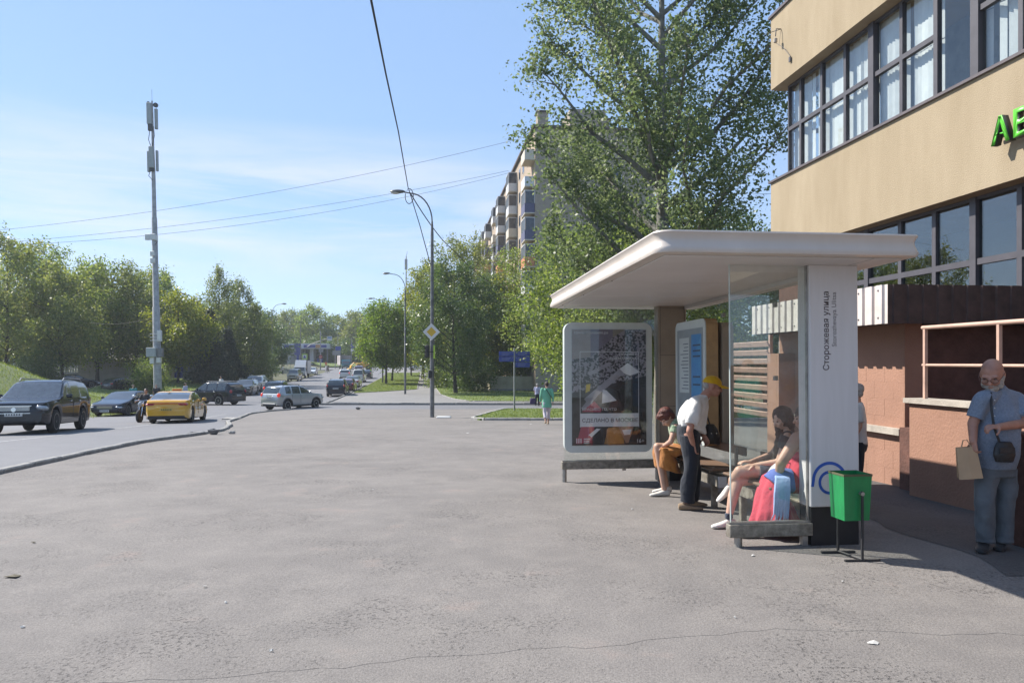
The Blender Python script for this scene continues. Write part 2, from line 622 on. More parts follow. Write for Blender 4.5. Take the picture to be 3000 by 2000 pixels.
_SX = [-9, -6, -3.2, -1.88, -1.2, -.49, 0, .57, 1.14, 1.74, 2.49, 3.2, 30]
_SY = [3.3, 3.55, 3.8, 3.92, 4.04, 4.24, 4.35, 4.43, 4.61, 4.71, 4.63, 4.6, 4.8]
def seam_y(x):
    return float(np.interp(x, _SX, _SY)) + .02 * math.sin(x * 9.1) + .014 * math.sin(x * 23.7 + 1)
pl_z = lambda x, y: h(y)
seam = [(x, seam_y(x)) for x in np.arange(-6.9, 30.01, .12)]
kerbline = [(kerb_x(y), y) for y in (4, 8, 11.8, 15, 18.5, 20, 21.2, 24, 28, 32, 36.3, 39, 42.6, 45, 46.5, 48.6, 49.8, 50)]
sheet('pavement', seam + [(30, 8), (30, 50.0)] + [(x, y) for x, y in reversed(kerbline) if y > 3.9], pl_z, M_PLAZA, 1.0, 3.0, skirt=.10)
sheet('pavement', [(-12, -30), (40, -30), (40, 5.3), (-7.5, 5.3)], lambda x, y: h(y) - .0015, M_PLAZA, 1.0, 3.0)
sheet('pavement', [(3.85 + .10 * math.sin(y * 3.1), y) for y in np.arange(5.9, 8.2, .3)] + [(3.75, 9.5), (3.3, 14), (9, 16), (9, 5.9)], lambda x, y: h(y) + .004, M_SHADEPAVE, 1.0, 2.0)  # dark overlay kept inside the cast shadow, painting its shade deeper
# carriageway
rr = [(road_right(y), y) for y in list(np.arange(-40, 50, 2)) + [50, 56, 62, 80, 100, 130, 160, 178]]
rl = [(S(y, -21).x, y) for y in (178, 150, 120, 95, 70, 50, 30, 10, -40)]
sheet('road', rr + [(30, 180), (30, 196), (-90, 196), (-90, 180)] + rl, lambda x, y: road_z(x, y), M_ROAD, 2.0, 4.0, skirt=.05)
sheet('driveway', [(-15, 50.02), (26, 50.02), (26, 57.4), (-15.2, 57.4)], lambda x, y: h(y) - .035, M_ROAD, 1.5, 4.0)
sheet('pavement', [(S(57.5, -7.5).x, 57.5), (26, 57.5), (S(90, 24).x, 90), (S(178, 6).x, 178), (S(178, -7.5).x, 178)], lambda x, y: h(y) + .02, M_FARPAVE, 2.0, 4.0, skirt=.12)
sheet('parking_apron', [(S(52, -21).x, 52), (S(112, -21).x, 112), (S(112, -44).x, 112), (S(52, -44).x, 52)], lambda x, y: G(x, y) + .0, M_APRON, 2, 4)
# lawns
def lawn_z(x, y): return h(y) + .075
LAWN_ISLAND = [(-1.45, 34.4), (14, 34.2), (14, 48.8), (-.4, 48.8), (-1.1, 44), (-1.75, 37), (-1.8, 35.2)]
LAWN_ROAD = [(S(79, -7.25).x, 79), (S(84, -4).x, 82.5), (S(88, -.8).x, 88), (S(152, -.8).x, 152), (S(152, -7.25).x, 152)]
LAWN_FENCE = [(S(112, 1.45).x, 112), (S(92, 1.45).x, 92), (S(76, 1.7).x, 76), (S(67.7, 2.5).x, 67.7), (S(64.5, 3.2).x, 64.5), (-3.4, 62.9), (1.7, 62), (24, 61.5), (30, 84), (8, 112)]
sheet('lawn', LAWN_ISLAND, lawn_z, M_GRASS, 1, 2, skirt=.1)
sheet('lawn', LAWN_ROAD, lawn_z, M_GRASS, 2, 2, skirt=.1)
sheet('lawn', LAWN_FENCE, lawn_z, M_GRASS, 2, 3, skirt=.1)
def bank_z(x, y): return G(x, y) + .05 + .5 * smooth((y - 66) / 14) + .1 * smooth((y - 80) / 10)
LAWN_BANK = [(-38.5, 66), (-26.5, 64), (-27.5, 74), (-33, 96), (-46, 98), (-43, 84)]
sheet('lawn', LAWN_BANK, bank_z, M_GRASS, 2, 2, skirt=.3)
LAWN_FAR = [(S(196, -26).x, 197), (S(196, 3).x, 197), (S(205, 3).x, 203), (S(205, -30).x, 203)]
sheet('lawn', LAWN_FAR, lambda x, y: G(x, y) + .15 + .1 * (y - 196), M_GRASS, 2, 4, skirt=.3)
def mound_z(x, y):
    d = math.hypot((x + 38) / 15, (y - 47) / 16)
    return G(x, y) - .12 + 4.0 * smooth(1.05 - d) + .05 * math.sin(x * 1.7) * math.sin(y * 1.3)
MOUND = [(-38 + 16 * math.cos(t), 47 + 17 * math.sin(t)) for t in np.linspace(0, 2 * math.pi, 40, endpoint=False)]
sheet('grass_mound', MOUND, mound_z, M_MOUND, 1, 1.2)

M_LINE = mat('worn_road_paint', (.42, .42, .41), .8, vscale=6, col2=(.19, .19, .2), bump=.3)
def line_sheet(v, y0, y1, w_=.12):
    sheet('lane_marking', [(S(y, v - w_ / 2).x, y) for y in np.arange(y0, y1 + .1, 2)] + [(S(y, v + w_ / 2).x, y) for y in np.arange(y1, y0 - .1, -2)], lambda x, y: road_z(x, y) + .004, M_LINE, 2, 50)
line_sheet(-11.7, 15, 45)
for y in (64, 76, 88, 100, 112): line_sheet(-13.5, y, y + 6)
def blades(name, poly, zf, n, seed, hgt, wid, m, label, bias=None):
    rg = np.random.default_rng(seed)
    px = np.array([p[0] for p in poly]); py = np.array([p[1] for p in poly])
    pts = []
    def inside(x, y):
        c = np.zeros(len(x), bool); j = len(px) - 1
        for i in range(len(px)):
            with np.errstate(divide='ignore', invalid='ignore'):
                k = ((py[i] > y) != (py[j] > y)) & (x < (px[j] - px[i]) * (y - py[i]) / (py[j] - py[i] + 1e-12) + px[i])
            c ^= k; j = i
        return c
    X = rg.uniform(px.min(), px.max(), n * 3); Y = rg.uniform(py.min(), py.max(), n * 3)
    k = inside(X, Y); X, Y = X[k][:n], Y[k][:n]
    Z = np.array([zf(x, y) for x, y in zip(X, Y)])
    a = rg.uniform(0, 2 * math.pi, len(X)); hh = hgt * rg.uniform(.5, 1.3, len(X)); ww = wid * rg.uniform(.6, 1.4, len(X))
    lx, ly = rg.normal(0, .4, len(X)) * hh, rg.normal(0, .4, len(X)) * hh
    V = np.stack([np.stack([X - ww * np.cos(a), Y - ww * np.sin(a), Z - .01], 1), np.stack([X + ww * np.cos(a), Y + ww * np.sin(a), Z - .01], 1),
                  np.stack([X + lx, Y + ly, Z + hh], 1)], 1).reshape(-1, 3)
    me = bpy.data.meshes.new(name)
    k = len(X)
    me.vertices.add(k * 3); me.vertices.foreach_set('co', V.ravel())
    me.loops.add(k * 3); me.loops.foreach_set('vertex_index', np.arange(k * 3))
    me.polygons.add(k); me.polygons.foreach_set('loop_start', np.arange(0, k * 3, 3))
    at = me.attributes.new('rnd', 'FLOAT', 'FACE'); at.data.foreach_set('value', rg.random(k).astype(np.float32))
    me.update(); me.validate()
    me.materials.append(m)
    tag(obj(name, me), label, 'grass', kind='stuff')
M_BLADE = leaf_mat('grass_blade', (.07, .115, .02), (.12, .165, .032), (.19, .205, .065), .6, .35)
blades('grass', LAWN_ISLAND, lawn_z, 16000, 1, .07, .014, M_BLADE, 'short mown grass on the kerbed island beside the driveway')
blades('grass', LAWN_FENCE, lawn_z, 22000, 2, .09, .03, M_BLADE, 'mown grass in front of the cream fence')
blades('grass', LAWN_ROAD, lawn_z, 16000, 3, .09, .03, M_BLADE, 'mown grass strip between the road and the footpath')
blades('grass', MOUND, mound_z, 42000, 4, .13, .02, M_BLADE, 'rough grass on the slope behind the black off-roader')
blades('grass', LAWN_BANK, bank_z, 9000, 5, .12, .03, M_BLADE, 'sunlit grass around the foot of the antenna mast')

# kerbs of separate stones
M_KERB2 = mat('kerb_concrete_pale', (.40, .385, .36), .9, var=.2, vscale=4, bump=.5, bscale=50)
_ks = {}
def kerb(name, pts, zt, wdt=.15, hgt=.3, step=1.0, m=None):
    """zt(x, y) is the height of the kerb's top"""
    root = bpy.data.objects.new(name, None); COL.objects.link(root); tag(root, kind='structure')
    root.location = (pts[0][0], pts[0][1], zt(*pts[0]))
    rg = rnd(len(pts) * 7 + 3)
    seg = []
    L_ = [0]
    for a, b in zip(pts, pts[1:]): L_.append(L_[-1] + math.dist(a, b))
    n = max(1, int(L_[-1] / step))
    def at(s):
        return Vector((np.interp(s, L_, [p[0] for p in pts]), np.interp(s, L_, [p[1] for p in pts]), 0))
    for i in range(n):
        a, b = at(i * L_[-1] / n), at((i + 1) * L_[-1] / n)
        a.z, b.z = zt(a.x, a.y), zt(b.x, b.y)
        d = b - a; ln = d.length
        key = (round(ln, 1), wdt, hgt, i % 3, (m or M_KERB).name)
        if key not in _ks:
            mb = MB(); mb.box((0, 0, -hgt / 2), (1, wdt, hgt), bev=.02)
            _ks[key] = mb.mesh('kerb_stone'); _ks[key].materials.append(m or M_KERB)
        o = obj('kerb_stone', _ks[key], root)
        o.location = (a + b) / 2 - root.location + Vector((rg.gauss(0, .008), rg.gauss(0, .008), rg.gauss(0, .006)))
        o.rotation_euler = (rg.gauss(0, .02), -math.atan2(d.z, math.hypot(d.x, d.y)), math.atan2(d.y, d.x) + rg.gauss(0, .006))
        o.scale = (ln - .008, 1, 1)
    return root
kp = [(kerb_x(y) - .06, y) for y in np.arange(3, 48.7, .8)] + [(-12.9, 49.9), (-11.5, 50.02)]
kerb('kerb', [p for p in kp if p[1] < 49.5], lambda x, y: h(y) + .075)
kerb('kerb', [(-14.4, 57.5), (-9, 57.6), (-1, 57.7), (9, 57.8)], lambda x, y: h(y) + .13)
isl = [(14, 34.2), (6, 34.25), (-1.45, 34.35), (-1.85, 35.2), (-1.8, 37), (-1.15, 44), (-.45, 48.8), (9, 48.9)]
kerb('kerb', isl, lambda x, y: h(y) + .12, m=M_KERB2)
kerb('kerb', [(S(y, -7.6).x, y) for y in np.arange(60, 101, 4)], lambda x, y: h(y) + .11)
kerb('kerb', [(S(y, -.75).x, y) for y in np.arange(88, 113, 4)], lambda x, y: h(y) + .085, wdt=.1, hgt=.2)
kerb('kerb', [(S(112, 1.42).x, 112), (S(92, 1.42).x, 92), (S(76, 1.66).x, 76), (S(67.7, 2.45).x, 67.7), (S(64.4, 3.2).x, 64.4), (-3.4, 62.8), (1.7, 61.9), (9, 61.7)], lambda x, y: h(y) + .09, wdt=.1, hgt=.2)
# ------------------------------------------------------------------ office building on the right (built in the street frame)
M_STUCCO = mat('stucco', (.375, .305, .21), .95, vscale=1.0, col2=(.315, .252, .168), bump=.55, bscale=60, spec=.2, stretch=(2.2, 2.2, .55))
M_FRAME = mat('window_frame_grey', (.075, .07, .08), .5, var=.1)
M_COPING = mat('coping_metal', (.12, .10, .10), .45, var=.1)
M_PINK = mat('pink_render', (.37, .21, .15), .9, vscale=1.2, col2=(.29, .165, .118), bump=.35, bscale=30, spec=.2)
M_PINKRAIL = mat('pink_paint', (.55, .36, .28), .5, var=.1)
M_CORR = mat('corrugated_cream', (.66, .58, .53), .45, var=.08)
M_BROWN = mat('brown_sheet', (.075, .045, .038), .7, var=.2)
M_BROWNWALL = mat('brown_wall', (.13, .06, .045), .85, var=.2, bump=.4, bscale=25)
M_STONECAP = mat('stone_cap', (.45, .40, .34), .85, var=.15, bump=.3)
M_BLIND = mat('blind_fabric', (.68, .70, .68), .8, var=.06)
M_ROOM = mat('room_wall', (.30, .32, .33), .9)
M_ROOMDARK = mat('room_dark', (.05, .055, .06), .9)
M_WGLASS = glass('office_glass', (.96, .98, .98), 1.65, 1.25)
M_WGLASS2 = glass('shop_glass', (.80, .84, .84), 1.9, 1.5)
BV, BU = 8.5, 18.04
bl = thing('office_building', 'ochre stucco office building with two bands of dark framed windows on the right', 'building', S(8, BV + 2, h(10)), A)
_bo = Vector((BV + 2, 8, h(10)))           # local origin (v, u, z)
def bpart(name, mb, m, parent=None, smooth=False):
    mb.v = [(p[0] - _bo.x, p[1] - _bo.y, p[2] - _bo.z) for p in mb.v]
    return mb.build(name, m, parent or bl, smooth)
U0, V1 = -10.0, 22.0
Z_HEAD1, Z_SILL2, Z_SOFF, Z_TOP = 4.24, 5.98, 8.27, 10.02
mb = MB()
def vbox(mb, v0, v1, u0, u1, z0, z1): return mb.box(((v0 + v1) / 2, (u0 + u1) / 2, (z0 + z1) / 2), (v1 - v0, u1 - u0, z1 - z0))
vbox(mb, BV, V1, U0, BU, Z_HEAD1, Z_SILL2)
bpart('wall', mb, M_STUCCO)
mb = MB(); vbox(mb, BV, V1, U0, BU, Z_SOFF, Z_TOP); bpart('wall', mb, M_STUCCO)
mb = MB(); vbox(mb, BV - .05, V1 + .05, U0, BU + .06, Z_TOP, Z_TOP + .06); bpart('roof_coping', mb, M_COPING)
mb = MB(); vbox(mb, BV - .05, BV + .34, U0, BU + .05, Z_SILL2 + .002, Z_SILL2 + .05); vbox(mb, BV + .34, V1, BU - .34, BU + .05, Z_SILL2 + .002, Z_SILL2 + .05); bpart('sill', mb, M_COPING)
# rooms behind the window bands
RV = BV + .32
mb = MB(); vbox(mb, RV + 1.6, V1 - .3, U0 + .3, BU - 1.6, Z_SILL2, Z_SOFF); bpart('room_wall', mb, M_ROOM)
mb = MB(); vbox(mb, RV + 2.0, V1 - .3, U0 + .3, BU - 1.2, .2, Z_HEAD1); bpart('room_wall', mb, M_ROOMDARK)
mb = MB(); vbox(mb, RV + .15, V1 - .3, U0 + .3, BU - .5, Z_SILL2 - .02 + .021, Z_SILL2 + .03); bpart('room_floor', mb, M_ROOM)
# lower outer wall under the shop windows
Z_SILL1 = 1.95
mb = MB(); vbox(mb, BV + .2, V1, 15.2, BU - .02, h(20) - .3, Z_HEAD1 - .002); vbox(mb, BV + .2, BV + .6, U0, 15.2, h(15) - .5, Z_SILL1); bpart('wall', mb, M_BROWNWALL)
_wn = [0]
def window(u1, u0, z0, z1, gm, blind=None, thick=.05, vplane=RV, seed=0):
    """one framed light between u0 < u1"""
    f = MB(); t = thick
    vbox(f, vplane - .04, vplane + .05, u0, u0 + t, z0, z1); vbox(f, vplane - .04, vplane + .05, u1 - t, u1, z0, z1)
    vbox(f, vplane - .04, vplane + .05, u0 + t, u1 - t, z0, z0 + t); vbox(f, vplane - .04, vplane + .05, u0 + t, u1 - t, z1 - t, z1)
    o = bpart('window', f, M_FRAME)
    g = MB(); vbox(g, vplane, vplane + .012, u0 + t, u1 - t, z0 + t, z1 - t)
    g.v = [(p[0] - _bo.x, p[1] - _bo.y, p[2] - _bo.z) for p in g.v]
    g.build('pane', gm, o)
    if blind:
        rg = rnd(seed)
        nb = 9; w_ = (u1 - u0 - 2 * t) / nb
        for i in range(nb):
            if rg.random() < blind[1]: continue
            b = MB()
            ang = blind[0] + rg.gauss(0, .14)
            b.box((vplane + .16, u0 + t + w_ * (i + .5), (z0 + z1) / 2), (.004, .112, z1 - z0 - .02), rot=ang)
            b.v = [(p[0] - _bo.x, p[1] - _bo.y, p[2] - _bo.z) for p in b.v]
            b.build('blind_slat', M_BLIND, o)
mul = [BU - .32] + [17.11 - .955 * k for k in range(0, 9)]
dens = [.05, .12, .03, .03, .06, .02, 1, .1, .05, .05]
for i in range(len(mul) - 1):
    a, b = mul[i], mul[i + 1]
    if i == 6:
        window(a, b, Z_SILL2 + .05, Z_SOFF, M_WGLASS, None, .06)
        continue
    window(a, b, Z_SILL2 + .05, 7.22, M_WGLASS, (.35, dens[i]), .045, seed=i)
    window(a, b, 7.22, Z_SOFF - .002, M_WGLASS, (.35, dens[i]), .045, seed=i)
# side lights round the corner
for k in range(3):
    v0 = RV + .04 + k * 1.0
    for z0, z1 in ((Z_SILL2 + .05, 7.22), (7.22, Z_SOFF - .002)):
        f = MB(); uu = BU - .32
        for va, vb_ in ((v0, v0 + .05), (v0 + .95, v0 + 1.0)): vbox(f, va, vb_, uu - .05, uu + .03, z0, z1)
        for za, zb in ((z0, z0 + .05), (z1 - .05, z1)): vbox(f, v0 + .05, v0 + .95, uu - .05, uu + .03, za, zb)
        o = bpart('window', f, M_FRAME)
        g = MB(); vbox(g, v0 + .05, v0 + .95, uu - .01, uu + .002, z0 + .05, z1 - .05)
        g.v = [(p[0] - _bo.x, p[1] - _bo.y, p[2] - _bo.z) for p in g.v]
        g.build('pane', M_WGLASS, o)
mb = MB(); vbox(mb, RV + 3.05, V1, BU - .5, BU - .3, Z_SILL2 + .05, Z_SOFF); bpart('wall', mb, M_STUCCO)
# posts that split the bands in threes
for u in (14.21, 11.35, 8.48):
    f = MB(); vbox(f, RV - .07, RV + .06, u - .09, u + .09, Z_SILL2 + .05, Z_SOFF - .003); bpart('mullion', f, M_FRAME)
lm = [15.2, 14.39, 13.33, 12.37, 11.40, 10.45, 9.5, 8.55, 7.6]
for i in range(len(lm) - 1):
    window(lm[i], lm[i + 1], Z_SILL1, 3.2, M_WGLASS2, None, .05)
    window(lm[i], lm[i + 1], 3.2, Z_HEAD1 - .003, M_WGLASS2, None, .05)
for u in (14.39, 11.40, 8.55):
    f = MB(); vbox(f, RV - .06, RV + .055, u - .07, u + .07, Z_SILL1, Z_HEAD1 - .004); bpart('mullion', f, M_FRAME)
# ceiling lamps seen in the shop
for u in (11.9, 10.6):
    pass
# green letters on the facade
M_LETTER = mat('green_letter_face', (.10, .50, .035), .4, var=.04)
M_LETSIDE = mat('letter_side', (.03, .035, .03), .5)
sg = thing('letter_sign', 'bright green raised block letters on black sides fixed to the ochre wall', 'sign', S(10.2, BV - .12, 4.7), A)
for ch, ua, ub, zb, lp in (('А', 10.40, 10.04, 0.06, 0), ('В', 9.97, 9.66, 0.06, 0)):
    M0 = basis((.01, ua - 10.2, zb), (0, -1, 0), (0, 0, 1), (-1, 0, 0))
    o = text('letter', ch, ua - ub, M_LETSIDE, sg, M0, .10, bold=.02, height=.40)
    M1 = basis((.01 - .101, ua - 10.2, zb), (0, -1, 0), (0, 0, 1), (-1, 0, 0))
    text('letter_face', ch, ua - ub, M_LETTER, o, M1, .004, bold=.02, height=.40)
mb = MB(); mb.box((.055, -.25, .2), (.03, 1.0, .03)); mb.box((.09, -.1, .2), (.07, .03, .03)); mb.box((.09, -.5, .2), (.07, .03, .03)); mb.build('bracket', M_STONECAP, sg)
# wall bracket with cable insulator near the roof
br = thing('wall_bracket', 'small wire bracket with insulator under the roof edge of the ochre building', 'bracket', S(17.5, BV, 9.25), A)
mb = MB(); mb.tube([(.0, 0, .3), (-.12, 0, .3), (-.14, 0, .12)], .012); mb.tube([(-.3, .3, .28), (0, 0, .3)], .008); mb.build('arm', M_FRAME, br)
mb = MB(); mb.lathe([(.02, .1), (.045, .08), (.045, .0), (.025, -.02)], (-.14, 0, -.02)); mb.build('insulator', M_STONECAP, br, True)
mb = MB(); mb.tube([(-.14, 0, -.03), (-.06, -.25, -.25), (-.02, -.5, -.55)], .006); mb.box((-.03, -.5, -.62), (.02, .08, .12)); mb.build('cable_tail', M_FRAME, br)

# ------------------------------------------------------------------ porch: awning, pink walls, railing
po = thing('entrance_porch', 'pink rendered entrance porch under a ribbed metal awning beside the bus shelter', 'porch', S(11, 7, h(11)), A)
_po = Vector((7, 11, h(11)))
def ppart(name, mb, m, parent=None, smooth=False):
    mb.v = [(p[0] - _po.x, p[1] - _po.y, p[2] - _po.z) for p in mb.v]
    return mb.build(name, m, parent or po, smooth)
AV, AU0, AU1, AZ0, AZ1 = 6.0, 9.36, 13.45, 2.10, 2.61
def corrugated(mb, v, u0, u1, z0, z1, pitch, depth, axis='u'):
    n = int(round((u1 - u0) / pitch)); prof = []
    for i in range(n):
        b = u0 + (u1 - u0) * i / n; p = (u1 - u0) / n
        prof += [(b, 0), (b + .30 * p, 0), (b + .36 * p, depth), (b + .94 * p, depth), (b + p, 0)]
    pts = []
    for (a, d) in prof:
        if axis == 'u': pts.append(((v - d, a, z0), (v - d, a, z1)))
        else: pts.append(((a, v - d, z0), (a, v - d, z1)))
    vs = [q for p in pts for q in p]
    mb.add(vs, [(2 * i, 2 * i + 2, 2 * i + 3, 2 * i + 1) for i in range(len(pts) - 1)])
mb = MB(); corrugated(mb, AV, AU0, AU1, AZ0, AZ1, .23, .03); aw = ppart('awning_fascia', mb, M_CORR)
for i in range(9):
    for z in (AZ0 + .08, AZ1 - .07):
        s_ = MB(); uu = AU0 + .16 + i * .46
        s_.ell((AV - .033, uu, z), (.008, .014, .014), n=8, k=5)
        s_.v = [(p[0] - _po.x, p[1] - _po.y, p[2] - _po.z) for p in s_.v]
        s_.build('screw', M_FRAME, aw)
mb = MB(); corrugated(mb, AU0, AV, BV, AZ0, AZ1, .2, .02, 'v'); ppart('awning_end', mb, M_BROWN)
mb = MB(); corrugated(mb, AU1 + .02, AV, BV, AZ0, AZ1, .2, .02, 'v'); ppart('awning_end', mb, M_BROWN)
mb = MB(); vbox(mb, AV + .02, BV + .19, AU0 + .02, AU1 - .01, AZ1 - .06, AZ1 - .02); ppart('awning_roof', mb, M_BROWN)
mb = MB(); vbox(mb, AV + .02, BV + .19, AU0 + .02, AU1 - .01, AZ0 + .02, AZ0 + .05); ppart('awning_soffit', mb, M_BROWN)
# pink block wall under the awning
PW = 6.5
rg = rnd(5)
mb = MB(); vbox(mb, PW, PW + .25, 9.75, 13.45, h(12) - .4, AZ0 + .02); pw = ppart('wall', mb, M_PINK)
zz = h(12) + .02; row = 0
while zz < 2.0:
    hh = .24; u = 9.76 - (.2 if row % 2 else 0)
    while u < 13.4:
        a, b_ = max(9.76, u), min(13.44, u + .45)
        if b_ - a > .05:
            q = MB(); d = .001 + rg.random() * .0015
            q.box((PW - d / 2, (a + b_) / 2, zz + hh / 2), (d, b_ - a - .003, hh - .003), bev=.001)
            q.v = [(p[0] - _po.x, p[1] - _po.y, p[2] - _po.z) for p in q.v]
            q.build('block', M_PINK, pw)
        u += .45
    zz += hh; row += 1
mb = MB(); vbox(mb, PW - .09, PW, 9.75, 13.3, .60, .69); ppart('ledge', mb, M_STONECAP)
mb = MB(); vbox(mb, PW + .25, BV + .2, 9.76, 9.9, h(12) - .4, AZ0); ppart('wall', mb, M_BROWNWALL)
mb = MB(); vbox(mb, PW - .3, PW - .001, 12.85, 13.3, h(12) - .2, 1.75); ppart('pilaster', mb, M_PINK)
mb = MB(); vbox(mb, PW + .4, PW + .44, 13.45, 14.3, h(14) - .2, 2.0); wb = ppart('white_board', mb, M_CORR)
# slatted screen beyond the porch
for i in range(9):
    q = MB(); z = .62 + i * .165
    q.box((PW - .12, 14.9, z), (.03, 2.5, .10), rot=Matrix.Rotation(R(-28), 4, 'Y'))
    ppart('slat', q, M_PINKRAIL)
for u in (13.7, 16.1):
    q = MB(); vbox(q, PW - .08, PW - .02, u - .03, u + .03, h(15) - .3, 2.2); ppart('post', q, M_PINKRAIL)
# ramp parapet with stone cap and handrail
PV = 6.17
mb = MB(); vbox(mb, PV, PV + .22, 3.5, 9.16, h(9) - .4, 1.08); ppart('parapet', mb, M_PINK)
mb = MB(); vbox(mb, PV - .05, PV + .27, 3.45, 9.22, 1.08, 1.14); ppart('parapet_cap', mb, M_STONECAP)
mb = MB(); vbox(mb, PV + .22, BV + .19, 3.5, 9.7, h(9) - .3, .72); ppart('landing', mb, M_BROWNWALL)
mb = MB(); vbox(mb, BV + .1, BV + .19, 8.0, 9.75, .72, AZ0); ppart('door_recess', mb, M_BROWN)
rail = []
for u in (9.0, 7.75, 6.5, 5.2):
    q = MB(); vbox(q, PV + .085, PV + .125, u - .02, u + .02, 1.14, 2.02); ppart('railing_post', q, M_PINKRAIL)
for z, r_ in ((2.03, .027), (1.56, .018)):
    q = MB(); q.tube([(PV + .105, 9.05, z), (PV + .105, 3.6, z)], r_, 10); ppart('handrail', q, M_PINKRAIL, smooth=True)
# brown stair cheek wall where the old man leans
ck = thing('stair_wall', 'dark red brown stair wall the old man leans on', 'wall', S(6.2, 5.6, h(6.7)), A)
mb = MB(); mb.box((.2, .0, .48), (1.0, .42, 1.0), bev=.02); mb.build('wall', M_BROWNWALL, ck)
mb = MB(); mb.box((.2, .0, 1.0), (1.04, .46, .05), bev=.01); mb.build('cap', M_BROWNWALL, ck)

# ------------------------------------------------------------------ nine-storey brick apartment block
M_BRICK = mat('yellow_brick_far', (.40, .315, .235), .95, vscale=2.5, col2=(.34, .26, .19))
def brick_mat():
    m = bpy.data.materials.new('grey_brick_far'); m.use_nodes = True
    t = m.node_tree; b = t.nodes['Principled BSDF']
    tcn = t.nodes.new('ShaderNodeTexCoord'); mp_ = t.nodes.new('ShaderNodeMapping')
    mp_.inputs['Rotation'].default_value = (R(90), 0, 0)
    bt = t.nodes.new('ShaderNodeTexBrick')
    bt.inputs['Color1'].default_value = (.30, .24, .18, 1); bt.inputs['Color2'].default_value = (.24, .19, .145, 1)
    bt.inputs['Mortar'].default_value = (.40, .36, .31, 1)
    bt.inputs['Scale'].default_value = 1.0; bt.inputs['Brick Width'].default_value = .26; bt.inputs['Row Height'].default_value = .09
    bt.inputs['Mortar Size'].default_value = .012
    t.links.new(tcn.outputs['Object'], mp_.inputs['Vector']); t.links.new(mp_.outputs['Vector'], bt.inputs['Vector'])
    t.links.new(bt.outputs['Color'], b.inputs['Base Color']); b.inputs['Roughness'].default_value = .95
    return m
M_BRICKG = brick_mat()
M_BALW = mat('balcony_white', (.62, .62, .62), .6, var=.08)
M_BALC = mat('balcony_cream', (.58, .52, .42), .6, var=.08)
M_BALB = mat('balcony_blue', (.09, .09, .16), .6, var=.08)
M_BALO = mat('balcony_orange', (.55, .22, .10), .6, var=.08)
M_FARGLASS = glass('far_glass', (.25, .28, .3), 1.6, 1.3)
M_FARWIN = mat('far_window', (.05, .06, .075), .12, var=.3, spec=.7)
M_ROOFDARK = mat('roof_edge', (.10, .075, .065), .7)
ax, ay = 2.45, 81.0
au, av = uv_of(ax, ay)
zb_ = h(85) - .3
ab = thing('apartment_block', 'nine storey yellow brick apartment block with glazed balconies behind the poplar', 'building', (ax, ay, zb_), A)
HT = 26.3 - zb_
mb = MB(); mb.box((6.5, 45, HT / 2), (13, 90, HT)); mb.cur = 0
me_ = mb.build('wall', [M_BRICK, M_BRICKG], ab)
for p in me_.data.polygons:
    if abs(p.normal.y) > .9: p.material_index = 1
mb = MB(); mb.box((6.5, 45, HT + .12), (13.6, 90.6, .25)); mb.build('roof', M_ROOFDARK, ab)
for k, (x, y) in enumerate(((.9, 1.2), (1.2, 22), (1.2, 44), (1.2, 66), (8, 3))):
    mb = MB(); mb.box((x, y, HT + 1.0), (1.1, 1.6, 1.6)); o = mb.build('chimney', M_BRICKG, ab)
    mb = MB(); mb.box((x, y, HT + 1.9), (1.4, 1.9, .12)); mb.build('cap', M_ROOFDARK, o)
mb = MB(); mb.box((6.2, 5, HT + 1.6), (4.0, 5, 2.7)); mb.build('lift_house', M_BRICKG, ab)
fl = 2.83
cols = [M_BALW, M_BALC, M_BALW, M_BALB, M_BALW, M_BALC, M_BALO]
rg = rnd(11)
for s_ in range(9):
    z0 = HT - .9 - fl * (s_ + 1) + .35
    if z0 < 4: break
    for j, y in enumerate((1.6, 17.0, 31, 39, 53, 61, 75, 84)):
        if s_ == 0 and j == 0: open_ = True
        else: open_ = rg.random() < .12
        b = MB(); b.box((-.55, y, z0 + .06), (1.1, 3.0, .12)); o = b.build('balcony', M_BALC, ab)
        m_ = M_BALB if (j == 0 and s_ == 2) else cols[(s_ * 3 + j * 5 + 1) % 7] if rg.random() < .8 else M_BALW
        q = MB(); q.box((-1.08, y, z0 + .6), (.06, 3.0, .98)); q.box((-.55, y - 1.47, z0 + .6), (1.0, .06, .98)); q.box((-.55, y + 1.47, z0 + .6), (1.0, .06, .98)); q.build('balcony_panel', m_, o)
        if not open_:
            q = MB(); q.box((-1.06, y, z0 + 1.75), (.03, 2.9, 1.3)); q.box((-.53, y - 1.45, z0 + 1.75), (1.0, .03, 1.3)); q.build('glazing', M_FARWIN, o)
            q = MB()
            for yy in (-1.47, -.75, 0, .75, 1.47): q.box((-1.09, y + yy, z0 + 1.75), (.05, .07, 1.34))
            q.box((-1.09, y, z0 + 2.42), (.06, 3.0, .08)); q.box((-.05, y - 1.48, z0 + 1.75), (.07, .05, 1.34)); q.box((-.55, y - 1.48, z0 + 2.42), (1.0, .06, .08)); q.build('balcony_frame', M_BALW, o)
    for y in (6.0, 9.5, 13.0, 22, 25.5, 35, 45, 48.5, 57, 67, 70.5, 80):
        q = MB(); q.box((-.015, y, z0 + 1.55), (.03, 1.5, 1.45)); o = q.build('window', M_BALW, ab)
        q = MB(); q.box((-.04, y - .36, z0 + 1.55), (.02, .6, 1.28)); q.box((-.04, y + .36, z0 + 1.55), (.02, .6, 1.28)); q.build('pane', M_FARWIN, o)
